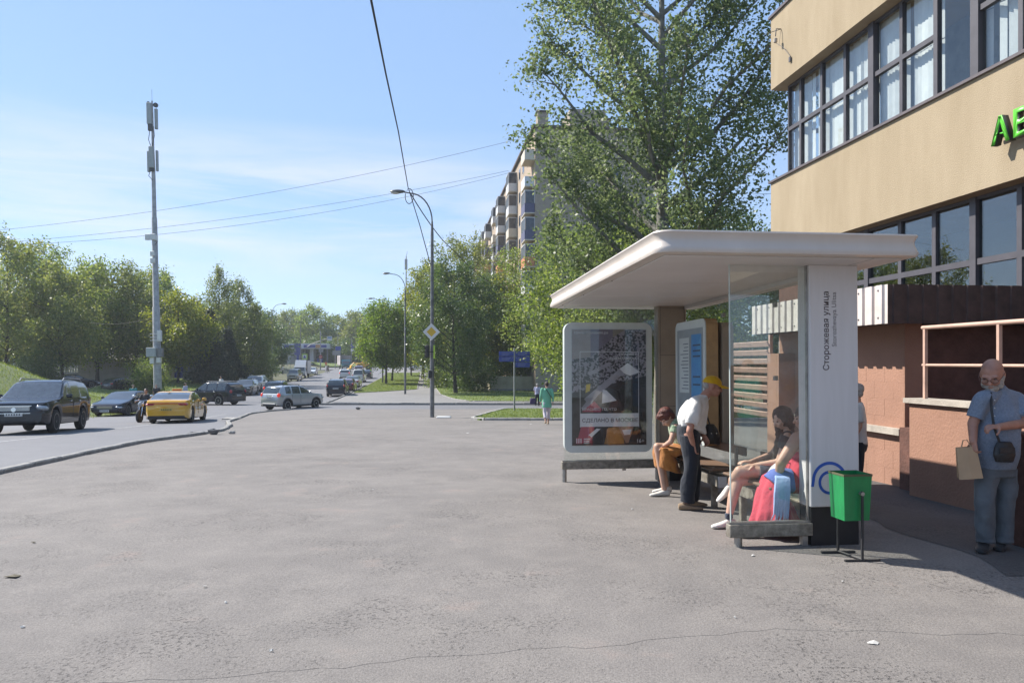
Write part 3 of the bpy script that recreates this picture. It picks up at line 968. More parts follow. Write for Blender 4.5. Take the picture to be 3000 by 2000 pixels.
for s_ in (1, 2, 3, 4):
    z0 = HT - .9 - fl * (s_ + 1) + .35
    for x in (8.6,):
        q = MB(); q.box((x, -.015, z0 + 1.5), (1.5, .03, 1.4)); o = q.build('window', M_BALW, ab)
        q = MB(); q.box((x - .36, -.04, z0 + 1.5), (.6, .02, 1.25)); q.box((x + .36, -.04, z0 + 1.5), (.6, .02, 1.25)); q.build('pane', M_FARWIN, o)
# ------------------------------------------------------------------ bus shelter (street frame, tilted with the ground)
M_ROOF = mat('shelter_roof_white', (.62, .555, .495), .35, vscale=3, spec=.5, col2=(.54, .48, .425), stretch=(1, 1, .35))
M_CEIL = mat('shelter_ceiling', (.60, .575, .56), .5, var=.05, vscale=1.5)
M_SEAM = mat('seam_dark', (.12, .10, .10), .7)
M_PILLAR = mat('pillar_white', (.66, .64, .635), .4, vscale=5, col2=(.605, .585, .575), stretch=(3, 3, .25))
M_BLACK = mat('black_base', (.018, .018, .02), .55, var=.2)
M_STEEL = mat('galvanised_steel', (.42, .40, .37), .45, .75, var=.22, vscale=8)
M_STEELD = mat('stained_steel', (.36, .33, .28), .6, .4, vscale=14, col2=(.13, .11, .085))
M_BEIGE = mat('beige_panel', (.33, .275, .21), .6, vscale=3, col2=(.25, .21, .165))
M_SGLASS = glass('shelter_glass', (.955, .98, .965), 1.5, 1.5, 0.0, .05)
M_SGLASSB = glass('shelter_glass_back', (.94, .965, .95), 1.4, .8, 0.0, .05)
M_TEXT = mat('sign_text_grey', (.12, .10, .10), .6, var=0)
M_TEXT2 = mat('sign_text_pale', (.17, .155, .155), .6, var=0)
M_BLUE = mat('logo_blue', (.03, .10, .42), .5, var=0)
M_FRAMEW = mat('lightbox_frame', (.52, .555, .535), .35, var=.04)
M_WOODTAN = mat('lightbox_side', (.42, .27, .13), .5, var=.15)
SU, SV = 6.567, 3.0
shz = h(6.85)
sh = thing('bus_shelter', 'glass bus shelter with curved white roof and a tall white stop name pillar', 'bus shelter', S(SU, SV, shz), A)
sh.rotation_euler = (-.0155, 0, A)
CEIL = 2.545
def ring_roof(x0, x1, y0, y1, r, n=8):
    pts = []
    for cx, cy, a0 in ((x1 - .06, y0 + .06, -90), (x1 - .06, y1 - .06, 0), (x0 + .12, y1 - .12, 90), (x0 + r, y0 + r, 180)):
        rr_ = .06 if cx > x0 + 1 else (.12 if cy > y0 + 1 else r)
        for i in range(n + 1):
            t = R(a0 + 90 * i / n)
            pts.append((cx + rr_ * math.cos(t), cy + rr_ * math.sin(t)))
    return pts
X0, X1, Y0, Y1 = -1.10, 1.20, -.52, 4.88
base = ring_roof(X0, X1, Y0, Y1, .14)
ctr = Vector((.05, 2.2))
prof = [(-.03, 0), (.0, .002), (.012, .03), (.0, .06), (-.018, .10), (-.022, .13), (-.006, .165), (.008, .185), (.0, .20), (-.05, .207)]
rings_ = []
for off, z in prof:
    ring = []
    n = len(base)
    for i in range(n):
        a, b_ = Vector(base[i - 1]), Vector(base[(i + 1) % n])
        t = (b_ - a).normalized(); nrm = Vector((t.y, -t.x))
        p = Vector(base[i]) + nrm * off
        ring.append((p.x, p.y, CEIL + z * .92))
    rings_.append(ring)
mb = MB(); mb.rings(rings_, True)
rf = mb.build('roof', M_ROOF, sh, 50); fix_normals(rf.data)
# ceiling panels
ys = [-.40, 1.42, 2.88, 4.33, 4.80]
xs_ = [-1.0, .85, 1.12]
for i in range(4):
    for j in range(2):
        q = MB(); q.box(((xs_[j] + xs_[j + 1]) / 2, (ys[i] + ys[i + 1]) / 2, CEIL - .006), (xs_[j + 1] - xs_[j] - .012, ys[i + 1] - ys[i] - .012, .014), bev=.003)
        q.build('ceiling_panel', M_CEIL, rf)
for y in ys[1:4]:
    q = MB(); q.box((.05, y, CEIL - .005), (2.1, .012, .012)); q.build('seam', M_SEAM, rf)
q = MB(); q.box((.85, 2.2, CEIL - .005), (.012, 5.1, .012)); q.build('seam', M_SEAM, rf)
# near pillar with the stop name
q = MB(); q.box((.708, .11, 1.44), (.465, .22, 2.19), bev=.006); pil = q.build('name_pillar', M_PILLAR, sh)
q = MB(); q.box((.708, .112, .17), (.455, .21, .355)); q.build('pillar_base', M_BLACK, pil)
text('stop_name', 'Сторожевая улица', .714, M_TEXT, pil, basis((.675, -.0005, 1.58), (0, 0, 1), (-1, 0, 0), (0, -1, 0)), .0015, bold=.012)
text('stop_name_latin', 'Storozhevaya Ulitsa', .494, M_TEXT2, pil, basis((.745, -.0005, 1.795), (0, 0, 1), (-1, 0, 0), (0, -1, 0)), .0015)
# blue line logo: arch and inner spiral drawn as thin relief bands
def band(mb, pts, w_, y, t=.0015):
    vs = []
    for i, p in enumerate(pts):
        a, b_ = Vector(pts[max(0, i - 1)]), Vector(pts[min(len(pts) - 1, i + 1)])
        d = (b_ - a).normalized(); nn_ = Vector((-d.y, d.x)) * w_ / 2
        p = Vector(p)
        for s_ in (-1, 1): vs.append((p.x + nn_.x * s_, y - t, p.y + nn_.y * s_))
    mb.add(vs, [(2 * i, 2 * i + 1, 2 * i + 3, 2 * i + 2) for i in range(len(pts) - 1)])
cx_, cz_ = .655, .585
q = MB()
pts = [(cx_ + .25, .40), (cx_ + .185, .46)] + [(cx_ + .155 * math.cos(t), cz_ + .155 * math.sin(t)) for t in np.linspace(R(-10), R(180), 22)] + [(cx_ - .165, .53), (cx_ - .19, .45), (cx_ - .225, .40)]
pts = [p for p in pts if p[0] > .48 and p[0] < .93]
band(q, pts, .028, -.0008)
pts = [(cx_ + .095 * math.cos(t), cz_ - .02 + .095 * math.sin(t)) for t in np.linspace(R(-120), R(250), 30)]
band(q, pts, .026, -.0012)
q.build('logo', M_BLUE, pil)
# near glass screen
q = MB(); q.box((.105, .05, 1.37), (.72, .012, 2.34)); q.build('glass_pane', M_SGLASS, sh)
q = MB(); q.box((.105, .05, .145), (.78, .10, .115), bev=.006); o = q.build('screen_beam', M_STEELD, sh)
q = MB(); q.box((.105, .05, .212), (.775, .06, .018)); q.build('glazing_strip', M_STEEL, o)
q = MB(); q.lathe([(.036, -.03), (.036, .088)], (-.19, .05, 0), n=14); q.build('foot', M_STEEL, sh, True)
q = MB(); q.box((.43, .05, .03), (.05, .06, .13)); q.build('foot', M_STEEL, sh)
q = MB(); q.box((.471, .05, 1.37), (.016, .03, 2.34)); q.build('glazing_strip', M_STEEL, sh)
q = MB(); q.box((-.2585, .05, 1.37), (.008, .014, 2.34)); q.build('glass_edge', mat('polished_glass_edge', (.55, .62, .58), .25, spec=.7), sh)
# far pillar
FY = 4.33
q = MB(); q.box((.60, FY, 1.45), (.42, .2, 2.18), bev=.006); fp = q.build('pillar', M_BEIGE, sh)
q = MB(); q.box((.60, FY, .18), (.41, .19, .36)); q.build('pillar_base', M_BLACK, fp)
for z in (1.08, 1.82, 2.5):
    q = MB(); q.box((.60, FY - .101, z), (.37, .004, .006)); q.build('joint', M_SEAM, fp)
for x in (.42, .78):
    q = MB(); q.box((x, FY - .101, 1.45), (.006, .004, 2.15)); q.build('joint', M_SEAM, fp)
# far screen with advertising light box
q = MB(); q.box((-.30, FY, 1.38), (1.36, .012, 2.30)); q.build('glass_pane', M_SGLASS, sh)
q = MB(); q.box((-.31, FY, .235), (1.42, .09, .11), bev=.006); o = q.build('screen_beam', M_STEELD, sh)
q = MB(); q.box((-.31, FY, .298), (1.40, .05, .016)); q.build('glazing_strip', M_STEEL, o)
q = MB(); q.lathe([(.034, -.05), (.034, .18)], (-.98, FY, 0), n=14); q.build('foot', M_STEEL, sh, True)
q = MB(); q.box((-.1, FY, .19), (.03, .03, .03)); q.box((-.1, FY, .16), (.05, .04, .02)); q.build('lock_bracket', M_STEEL, sh)
def rrect(x0, x1, z0, z1, r, n=6):
    pts = []
    for cx2, cz2, a0 in ((x1 - r, z0 + r, -90), (x1 - r, z1 - r, 0), (x0 + r, z1 - r, 90), (x0 + r, z0 + r, 180)):
        for i in range(n + 1):
            t = R(a0 + 90 * i / n); pts.append((cx2 + r * math.cos(t), cz2 + r * math.sin(t)))
    return pts
AX0, AX1, AZ0_, AZ1_ = -1.0, .285, .425, 2.285
M_XZ = basis((0, FY - .02, 0), (1, 0, 0), (0, 0, 1), (0, -1, 0))
ad = thing('advert_light_box', 'rounded white framed advertising light box with a dark cosmetics poster', 'light box', sh.matrix_basis @ Vector((-.31, FY, .42)), A)
ad.rotation_euler = (-.0155, 0, A)
_ao = Vector((-.31, FY, .42))
def apart(name, mb, m, parent=None, smooth=False):
    mb.v = [tuple(Vector(p) - _ao) for p in mb.v]
    return mb.build(name, m, parent or ad, smooth)
q = MB(); q.prism(rrect(AX0, AX1, AZ0_, AZ1_, .12), .12, basis((0, FY - .01, 0), (1, 0, 0), (0, 0, 1), (0, -1, 0))); apart('box', q, M_FRAMEW, smooth=40)
q = MB(); q.prism(rrect(AX0 + .03, AX1 - .0, AZ0_ - .0, AZ1_ + .01, .12), .10, basis((0, FY + .115, 0), (1, 0, 0), (0, 0, 1), (0, -1, 0))); apart('box_back', q, M_FRAMEW, smooth=40)
PX0, PX1, PZ0, PZ1 = -.892, .195, .53, 2.185
M_POST = mat('poster_dark', (.04, .037, .043), .35, var=.5, vscale=5)
PY = FY - .135
q = MB(); q.box(((PX0 + PX1) / 2, PY + .002, (PZ0 + PZ1) / 2), (PX1 - PX0, .006, PZ1 - PZ0)); poster = apart('poster', q, M_POST)
def flat(name, pts, m, k=1, parent=None):
    """printed patch: points given in 0..1 of the poster"""
    g = MB(); y = PY - .001 - .0006 * k
    vs = [(PX0 + (PX1 - PX0) * a, y, PZ0 + (PZ1 - PZ0) * b_) for a, b_ in pts]
    g.add(vs, [tuple(range(len(vs)))])
    return apart(name, g, m, parent or poster)
M_PB = mat('print_beige', (.30, .265, .25), .4, var=.1)
M_PP = mat('print_violet', (.16, .14, .19), .4, var=.1)
M_PT = mat('print_taupe', (.22, .20, .165), .4, var=.1)
M_PW = mat('print_white', (.66, .66, .68), .4, var=.04)
M_PG = mat('print_grey', (.32, .31, .35), .4, var=.15)
M_PR = mat('print_red', (.38, .05, .09), .4, var=.1)
M_PO = mat('print_orange', (.33, .16, .045), .4, var=.2)
M_PY = mat('print_yellow', (.55, .40, .03), .4, var=.1)
M_PSKIN = mat('print_skin', (.36, .21, .15), .4, var=.15)
def leopard():
    m = bpy.data.materials.new('print_speckle'); m.use_nodes = True
    t = m.node_tree; b = t.nodes['Principled BSDF']
    tcn = t.nodes.new('ShaderNodeTexCoord'); n1 = t.nodes.new('ShaderNodeTexNoise')
    n1.inputs['Scale'].default_value = 34; n1.inputs['Detail'].default_value = 1.5
    rp = t.nodes.new('ShaderNodeValToRGB')
    rp.color_ramp.elements[0].position = .47; rp.color_ramp.elements[0].color = (.02, .02, .025, 1)
    rp.color_ramp.elements[1].position = .53; rp.color_ramp.elements[1].color = (.26, .245, .28, 1)  # pale speckle of the print, lightened to hold the reflections lying over it
    t.links.new(tcn.outputs['Object'], n1.inputs['Vector']); t.links.new(n1.outputs['Fac'], rp.inputs['Fac'])
    t.links.new(rp.outputs['Color'], b.inputs['Base Color']); b.inputs['Roughness'].default_value = .4
    return m
M_LEO = leopard()
flat('print_area', [(0, .45), (1, .60), (1, 1), (0, 1)], M_LEO, 1)
flat('print_area', [(0, .74), (.25, .76), (.25, 1), (0, 1)], M_PB, 2)
flat('print_area', [(.25, .76), (.55, .93), (.55, 1), (.25, 1)], M_PP, 2)
flat('print_area', [(.55, .93), (.72, 1), (.55, 1)], M_PT, 2)
flat('tube', [(.20, .62), (.5, .72), (.54, .70), (.24, .60)], M_PG, 3)
flat('tube', [(.16, .40), (.64, .66), (.70, .62), (.21, .36)], M_PG, 3)
flat('tube', [(.64, .66), (.75, .71), (.92, .63), (.78, .60), (.70, .62)], M_PW, 4)
flat('tube', [(.12, .32), (.30, .46), (.36, .44), (.18, .30)], M_PG, 4)
flat('print_patch', [(.18, .45), (.24, .47), (.245, .53), (.19, .525)], M_PY, 5)
flat('print_patch', [(.4, .36), (.41, .48), (.46, .475), (.6, .385)], M_PW, 5)
flat('print_patch', [(.13, .29), (.3, .38), (.40, .31), (.38, .285)], M_PR, 5)
flat('print_patch', [(.06, .02), (.12, .16), (.3, .16), (.26, .02)], M_PR, 2)
flat('print_patch', [(.43, .01), (.48, .15), (.68, .16), (.70, .01)], M_PO, 2)
flat('print_patch', [(.62, .16), (.72, .015), (.76, .02), (.83, .16)], M_PSKIN, 3)
flat('print_patch', [(.67, .13), (.70, .085), (.78, .09), (.80, .135)], M_PW, 4)
flat('print_patch', [(.22, .09), (.33, .145), (.38, .14), (.26, .07)], M_PW, 4)
# white outline and slogan band
for a in ([(.105, .155), (.112, .155), (.112, .81), (.105, .81)], [(.893, .155), (.90, .155), (.90, .81), (.893, .81)], [(.105, .805), (.90, .805), (.90, .81), (.105, .81)]):
    flat('outline', a, M_PW, 6)
flat('slogan_band', [(.105, .16), (.90, .16), (.90, .275), (.105, .275)], M_PW, 7)
def ptext(name, s, a, b_, w_, m, k=9, right=False, bold=.01, ht=None):
    x = PX0 + (PX1 - PX0) * a; z = PZ0 + (PZ1 - PZ0) * b_
    o = Vector((x, PY - .001 - .0006 * k, z)) - _ao
    if right: o.x -= w_
    text(name, s, w_, m, poster, basis(o, (1, 0, 0), (0, 0, 1), (0, -1, 0)), .0005, bold=bold, height=ht)
WD = PX1 - PX0
ptext('slogan', 'СДЕЛАНО В МОСКВЕ', .135, .193, .75 * WD, M_TEXT, bold=.012, ht=.066)
ptext('slogan_line', 'КРАСИВО ТО, ЧТО', .135, .295, .46 * WD, M_PW, bold=.012, ht=.045)
ptext('product_line', 'ПРАЙМЕР', .875, .775, .235 * WD, M_PW, right=True, bold=.012, ht=.042)
ptext('product_line', 'ДЛЯ МАКИЯЖА', .875, .735, .37 * WD, M_PW, right=True, bold=.012, ht=.042)
ptext('web_address', 'сделановмоскве.рф', .03, .955, .46 * WD, M_PW, bold=.01)
ptext('age_mark', '16+', .875, .018, .095 * WD, M_PW)
q2 = [(.05, .015), (.14, .015), (.14, .065), (.05, .065)]
flat('emblem', q2, M_PR, 8)
for i in range(3):
    flat('emblem_stroke', [(.055 + .028 * i, .02), (.068 + .028 * i, .02), (.068 + .028 * i, .06), (.055 + .028 * i, .06)], M_PW, 9)
for i in range(3): flat('emblem_line', [(.155, .02 + .016 * i), (.23, .02 + .016 * i), (.23, .027 + .016 * i), (.155, .027 + .016 * i)], M_PW, 8)
# protective pane over the poster
q = MB(); q.box(((PX0 + PX1) / 2, FY - .15, (PZ0 + PZ1) / 2), (PX1 - PX0 + .02, .004, PZ1 - PZ0 + .02)); apart('poster_pane', q, glass('poster_glass', (.98, .985, .985), 1.45, 1.1))
# rear glass wall
BX = .84
jy = [.22, 1.42, 2.88, 4.22]
for i in range(3):
    q = MB(); q.box((BX, (jy[i] + jy[i + 1]) / 2, 1.38), (.012, jy[i + 1] - jy[i] - .012, 2.28)); q.build('glass_pane', M_SGLASSB, sh)
q = MB(); q.box((BX, 2.25, .205), (.08, 4.05, .10), bev=.005); q.build('screen_beam', M_STEELD, sh)
q = MB(); q.box((BX - .03, 2.25, CEIL - .03), (.05, 4.05, .05)); q.build('head_rail', M_CEIL, sh)
for y in (1.42, 2.88):
    q = MB(); q.box((BX, y, .08), (.06, .06, .2)); q.build('foot', M_STEEL, sh)
    for z in (.6, 1.5, 2.3):
        q = MB(); q.box((BX - .012, y, z), (.03, .06, .05)); q.build('glass_clamp', M_STEEL, sh)
# information box on the rear wall
ib = thing('timetable_box', 'rounded timetable box with blue route maps hung on the rear glass of the shelter', 'timetable', sh.matrix_basis @ Vector((.53, 3.0, .66)), A)
ib.rotation_euler = (-.0155, 0, A)
_io = Vector((.53, 3.0, .66))
def ipart(name, mb, m, parent=None, smooth=False):
    mb.v = [tuple(Vector(p) - _io) for p in mb.v]
    return mb.build(name, m, parent or ib, smooth)
IY0, IY1, IZ0, IZ1, IX = 2.50, 3.62, .66, 2.235, .455
q = MB(); q.prism([(-y, z) for y, z in rrect(IY0, IY1, IZ0, IZ1, .10)][::-1], .15, basis((IX, 0, 0), (0, -1, 0), (0, 0, 1), (1, 0, 0))); ipart('box', q, M_WOODTAN, smooth=40)
q = MB(); q.prism([(-y, z) for y, z in rrect(IY0 - .0, IY1, IZ0, IZ1, .10)][::-1], .012, basis((IX - .013, 0, 0), (0, -1, 0), (0, 0, 1), (1, 0, 0))); ipart('frame', q, M_FRAMEW, smooth=40)
q = MB(); q.prism([(-y, z) for y, z in rrect(IY0 - .02, IY1, IZ0 - .03, IZ1 - .05, .08)][::-1], .14, basis((IX + .20, 0, 0), (0, -1, 0), (0, 0, 1), (1, 0, 0))); ipart('box_back', q, M_BEIGE, smooth=40)
M_SCR = mat('info_paper', (.27, .30, .31), .35, var=.12, vscale=4)
M_SCRB = mat('info_blue', (.05, .17, .42), .35, vscale=4, col2=(.10, .32, .52))
M_SCRD = mat('info_ink', (.07, .09, .13), .5)
q = MB(); q.box((IX - .016, (IY0 + IY1) / 2, (IZ0 + IZ1) / 2), (.004, .94, 1.36)); ip = ipart('notice', q, M_SCR)
def iflat(name, y0, y1, z0, z1, m, k): 
    g = MB(); g.box((IX - .0185 - .001 * k, (y0 + y1) / 2, (z0 + z1) / 2), (.001, y1 - y0, z1 - z0)); return ipart(name, g, m, ip)
iflat('route_map', 2.62, 2.98, 1.02, 2.05, M_SCRB, 1)
iflat('timetable', 3.06, 3.44, 1.3, 2.02, M_FRAMEW, 1)
iflat('timetable', 2.70, 3.44, .76, 1.0, M_FRAMEW, 2)
for z in np.arange(1.35, 1.98, .045): iflat('print_line', 3.09, 3.09 + rg.uniform(.16, .32), z, z + .010, M_SCRD, 2)
for z in (1.9, 1.83, 1.76, 1.5, 1.4): iflat('print_line', 2.66, 2.92, z, z + .022, M_SCRD, 2)
for y, m_ in ((3.34, mat('info_green', (.05, .25, .15), .5)), (3.2, mat('info_red', (.35, .04, .05), .5)), (3.06, M_SCRD)):
    iflat('badge', y, y + .07, .87, .94, m_, 3)
# benches
M_SEAT = mat('bench_sheet', (.16, .10, .065), .55, var=.15, vscale=3)
M_PALE = mat('beam_pale', (.50, .50, .50), .5, var=.1)
bench_u = ((1.75, 4.0), (.30, 1.45))
benches = []
for i, (a, b_) in enumerate(bench_u):
    o = thing('bench', ('brown seat bench at the far end of the shelter' if i == 0 else 'brown seat bench behind the near glass of the shelter'), 'bench', sh.matrix_basis @ Vector((.45, (a + b_) / 2, 0)), A)
    o.rotation_euler = (-.0155, 0, A)
    cy = (a + b_) / 2
    q = MB(); q.box((-.04, 0, .47), (.36, b_ - a, .03), bev=.01); st = q.build('seat', M_SEAT, o)
    for x in (-.17, .09):
        for y in (a - cy + .08, b_ - cy - .08):
            q = MB(); q.lathe([(.012, .484), (.012, .490)], (x, y, 0), n=8); q.build('bolt', M_STEEL, st)
    q = MB(); q.box((-.10, 0, .33), (.09, b_ - a - .02, .12)); q.build('beam', M_STEELD, o)
    q = MB(); q.box((-.10, a - cy - .0, .33), (.092, .02, .122)); q.build('end_cap', M_PALE, o)
    for y in (a - cy + .25, b_ - cy - .25):
        q = MB(); q.box((-.10, y, .13), (.06, .06, .30)); q.box((-.04, y, .43), (.24, .04, .05)); q.build('leg', M_STEELD, o)
    q = MB(); q.box((.20, 0, .66), (.03, b_ - a - .1, .10), bev=.008); q.build('back_rest', M_SEAT, o)
    for y in (a - cy + .25, b_ - cy - .25):
        q = MB(); q.box((.17, y, .56), (.03, .04, .26)); q.build('back_post', M_STEELD, o)

# ------------------------------------------------------------------ green litter bin on its stand
M_BIN = mat('bin_green_paint', (.015, .25, .072), .4, vscale=7, bump=.25, bscale=14, col2=(.014, .17, .055), stretch=(2, 2, .7))
M_BINR = mat('bin_rust', (.10, .10, .05), .7)
M_IRON = mat('black_iron', (.03, .03, .032), .55, var=.2)
bn = thing('litter_bin', 'bright green steel litter bin hung between two black posts in front of the pillar', 'litter bin', P(2490, 1640, 6.5), R(4))
bn.location.z = h(6.5)
def bin_ring(w0, d0, z, dx=0): return [(-w0 / 2, -d0 / 2, z), (w0 / 2, -d0 / 2, z), (w0 / 2, d0 / 2, z), (-w0 / 2, d0 / 2, z)]
q = MB()
T = .004
RB = Matrix.Rotation(R(3), 4, 'Z')
r0, r1 = bin_ring(.22, .21, .33), bin_ring(.25, .24, .715)
i0, i1 = bin_ring(.21, .20, .34), bin_ring(.24, .23, .715)
q.add(r0 + r1 + i0 + i1, [(3, 2, 1, 0), (0, 1, 5, 4), (1, 2, 6, 5), (2, 3, 7, 6), (3, 0, 4, 7), (4, 5, 13, 12), (5, 6, 14, 13), (6, 7, 15, 14), (7, 4, 12, 15), (9, 8, 12, 13), (10, 9, 13, 14), (11, 10, 14, 15), (8, 11, 15, 12), (8, 9, 10, 11)], RB)
bb = q.build('bucket', M_BIN, bn)
q = MB(); r2, r3 = bin_ring(.256, .246, .70), bin_ring(.256, .246, .718); i2, i3 = bin_ring(.244, .234, .70), bin_ring(.244, .234, .718)
q.add(r2 + r3 + i2 + i3, [(0, 1, 5, 4), (1, 2, 6, 5), (2, 3, 7, 6), (3, 0, 4, 7), (4, 5, 13, 12), (5, 6, 14, 13), (6, 7, 15, 14), (7, 4, 12, 15), (0, 8, 9, 1), (1, 9, 10, 2), (2, 10, 11, 3), (3, 11, 8, 0)], RB)
q.build('rim', M_BINR, bb)
for sgn, nm in ((-1, 'post'), (1, 'post')):
    q = MB(); q.box((.03 * -sgn, sgn * .145, .29), (.017, .017, .58)); o = q.build('post', M_IRON, bn)
    q = MB(); q.box((.03 * -sgn, sgn * .145, .010), (.30, .024, .016)); q.build('foot_bar', M_IRON, o)
    q = MB(); q.lathe([(.016, -.02), (.016, .02)], (.03 * -sgn, sgn * .135, .56), 'Y', 10); q.build('pivot', M_STEEL, o)
q = MB(); q.tube([(.03, -.145, .018), (-.03, .145, .018)], .010, 6); q.build('cross_bar', M_IRON, bn)
# ------------------------------------------------------------------ vehicles
M_TYRE = mat('tyre_rubber', (.022, .022, .023), .85, var=.15)
M_RIM = mat('alloy', (.55, .55, .56), .3, .85, var=.08)
M_RIMD = mat('alloy_dark', (.20, .20, .21), .3, .8, var=.1)
M_STEELRIM = mat('steel_rim', (.35, .35, .36), .5, .5)
M_CARGLASS = mat('car_glass', (.035, .045, .05), .05, var=.1, spec=.9, coat=.6)
M_CARGLASSL = mat('car_glass_light', (.07, .08, .095), .06, var=.15, spec=.9, coat=.6)
M_TRIM = mat('car_trim_black', (.02, .02, .021), .6, var=.1)
M_CHROME = mat('chrome', (.7, .7, .71), .15, 1.0, var=.03)
M_LAMP = mat('head_lamp', (.40, .42, .44), .12, .2, var=.25, vscale=14, coat=.8)
M_TAIL = mat('tail_lamp', (.38, .01, .012), .2, var=.1, coat=.8)
M_TAILON = mat('tail_lamp_lit', (.6, .02, .015), .2, var=.1, emit=(1, .06, .02, .25))
M_PLATE = mat('number_plate', (.62, .62, .6), .5, var=.1)
M_PLATEY = mat('number_plate_yellow', (.62, .42, .05), .5, var=.1)
M_POLE2 = mat('skid_grey', (.25, .25, .25), .6)
M_PLATEINK = mat('plate_ink', (.06, .06, .06), .6)
def paint(name, c, rough=.22, metal=.0): return mat('paint_' + name, c, rough, metal, var=.03, vscale=1.5, coat=1.0 if sum(c) > .1 else .55, spec=.5 if sum(c) > .1 else .25)
PB = paint('black', (.012, .014, .022)); PN = paint('dark_navy', (.012, .016, .03)); PG_ = paint('dark_grey', (.05, .055, .06), .25, .3)
PS = paint('silver', (.42, .43, .44), .28, .55); PW_ = paint('white', (.62, .63, .63)); PY_ = paint('taxi_yellow', (.68, .36, .015))
PR_ = paint('dark_red', (.10, .015, .02)); PC = paint('cream', (.42, .37, .29)); PT = paint('teal', (.03, .16, .19)); PBG = paint('beige_white', (.5, .46, .4))
PSW = paint('silver_white', (.52, .53, .54), .25, .2)
SPEC = {
 # L, W, H, wheel r, front axle, rear axle, ground clearance, top profile [(x, z)], belt front/rear, x cowl, roof front, roof rear, deck x, side window spans
 'suv_big': dict(L=5.0, W=1.97, H=1.86, r=.40, fa=.92, ra=3.78, gc=.28, top=[(0, .84), (.06, 1.02), (.25, 1.09), (1.38, 1.18), (2.18, 1.76), (2.6, 1.84), (3.5, 1.86), (4.4, 1.80), (4.66, 1.72), (4.93, 1.15), (5.0, .98)],
                 belt=(1.16, 1.24), cowl=1.42, rf=2.15, rr=4.62, dk=4.9, win=[(1.75, 2.56), (2.66, 3.52), (3.62, 4.42)], rails=True),
 'suv': dict(L=4.65, W=1.9, H=1.68, r=.36, fa=.88, ra=3.6, gc=.22, top=[(0, .75), (.06, .92), (.25, .98), (1.3, 1.08), (2.05, 1.58), (2.5, 1.66), (3.2, 1.68), (4.1, 1.60), (4.3, 1.53), (4.58, 1.08), (4.65, .9)],
             belt=(1.05, 1.14), cowl=1.35, rf=2.02, rr=4.22, dk=4.55, win=[(1.65, 2.42), (2.52, 3.3), (3.4, 4.05)], rails=True),
 'duster': dict(L=4.32, W=1.82, H=1.66, r=.35, fa=.83, ra=3.5, gc=.24, top=[(0, .72), (.05, .92), (.22, 1.0), (1.15, 1.09), (1.98, 1.58), (2.4, 1.64), (3.2, 1.65), (3.85, 1.60), (4.0, 1.54), (4.26, 1.06), (4.32, .88)],
                belt=(1.06, 1.13), cowl=1.2, rf=1.95, rr=3.94, dk=4.22, win=[(1.5, 2.28), (2.36, 3.06), (3.2, 3.66)], rails=True, clad=True),
 'sedan': dict(L=4.86, W=1.86, H=1.46, r=.335, fa=.9, ra=3.74, gc=.16, top=[(0, .55), (.05, .68), (.3, .76), (1.35, .96), (2.2, 1.38), (2.7, 1.45), (3.2, 1.44), (3.75, 1.30), (4.3, 1.08), (4.72, 1.04), (4.8, .98), (4.86, .78)],
               belt=(.94, 1.02), cowl=1.38, rf=2.2, rr=3.42, dk=4.34, win=[(1.72, 2.58), (2.66, 3.5), (3.56, 3.86)]),
 'sedan2': dict(L=4.5, W=1.78, H=1.46, r=.32, fa=.85, ra=3.45, gc=.16, top=[(0, .56), (.05, .7), (.3, .78), (1.2, .97), (1.95, 1.38), (2.4, 1.46), (3.0, 1.44), (3.35, 1.34), (3.85, 1.08), (4.35, 1.04), (4.45, .96), (4.5, .78)],
               belt=(.95, 1.03), cowl=1.24, rf=1.95, rr=3.08, dk=3.86, win=[(1.5, 2.3), (2.38, 3.1), (3.15, 3.4)]),
 'hatch': dict(L=4.4, W=1.8, H=1.5, r=.33, fa=.85, ra=3.45, gc=.17, top=[(0, .6), (.05, .74), (.3, .82), (1.15, 1.0), (1.95, 1.42), (2.4, 1.49), (3.2, 1.49), (3.9, 1.38), (4.05, 1.3), (4.34, .98), (4.4, .8)],
               belt=(.98, 1.06), cowl=1.2, rf=1.93, rr=4.0, dk=4.3, win=[(1.5, 2.28), (2.36, 3.1), (3.2, 3.75)]),
 'van': dict(L=4.9, W=1.8, H=1.98, r=.33, fa=.85, ra=3.8, gc=.2, top=[(0, .75), (.05, 1.0), (.18, 1.08), (.65, 1.2), (1.25, 1.80), (1.7, 1.95), (3.2, 1.98), (4.6, 1.96), (4.78, 1.88), (4.86, 1.2), (4.9, .9)],
             belt=(1.1, 1.16), cowl=.7, rf=1.24, rr=4.76, dk=4.86, win=[(.95, 1.75), (1.86, 3.1), (3.2, 4.5)]),
}
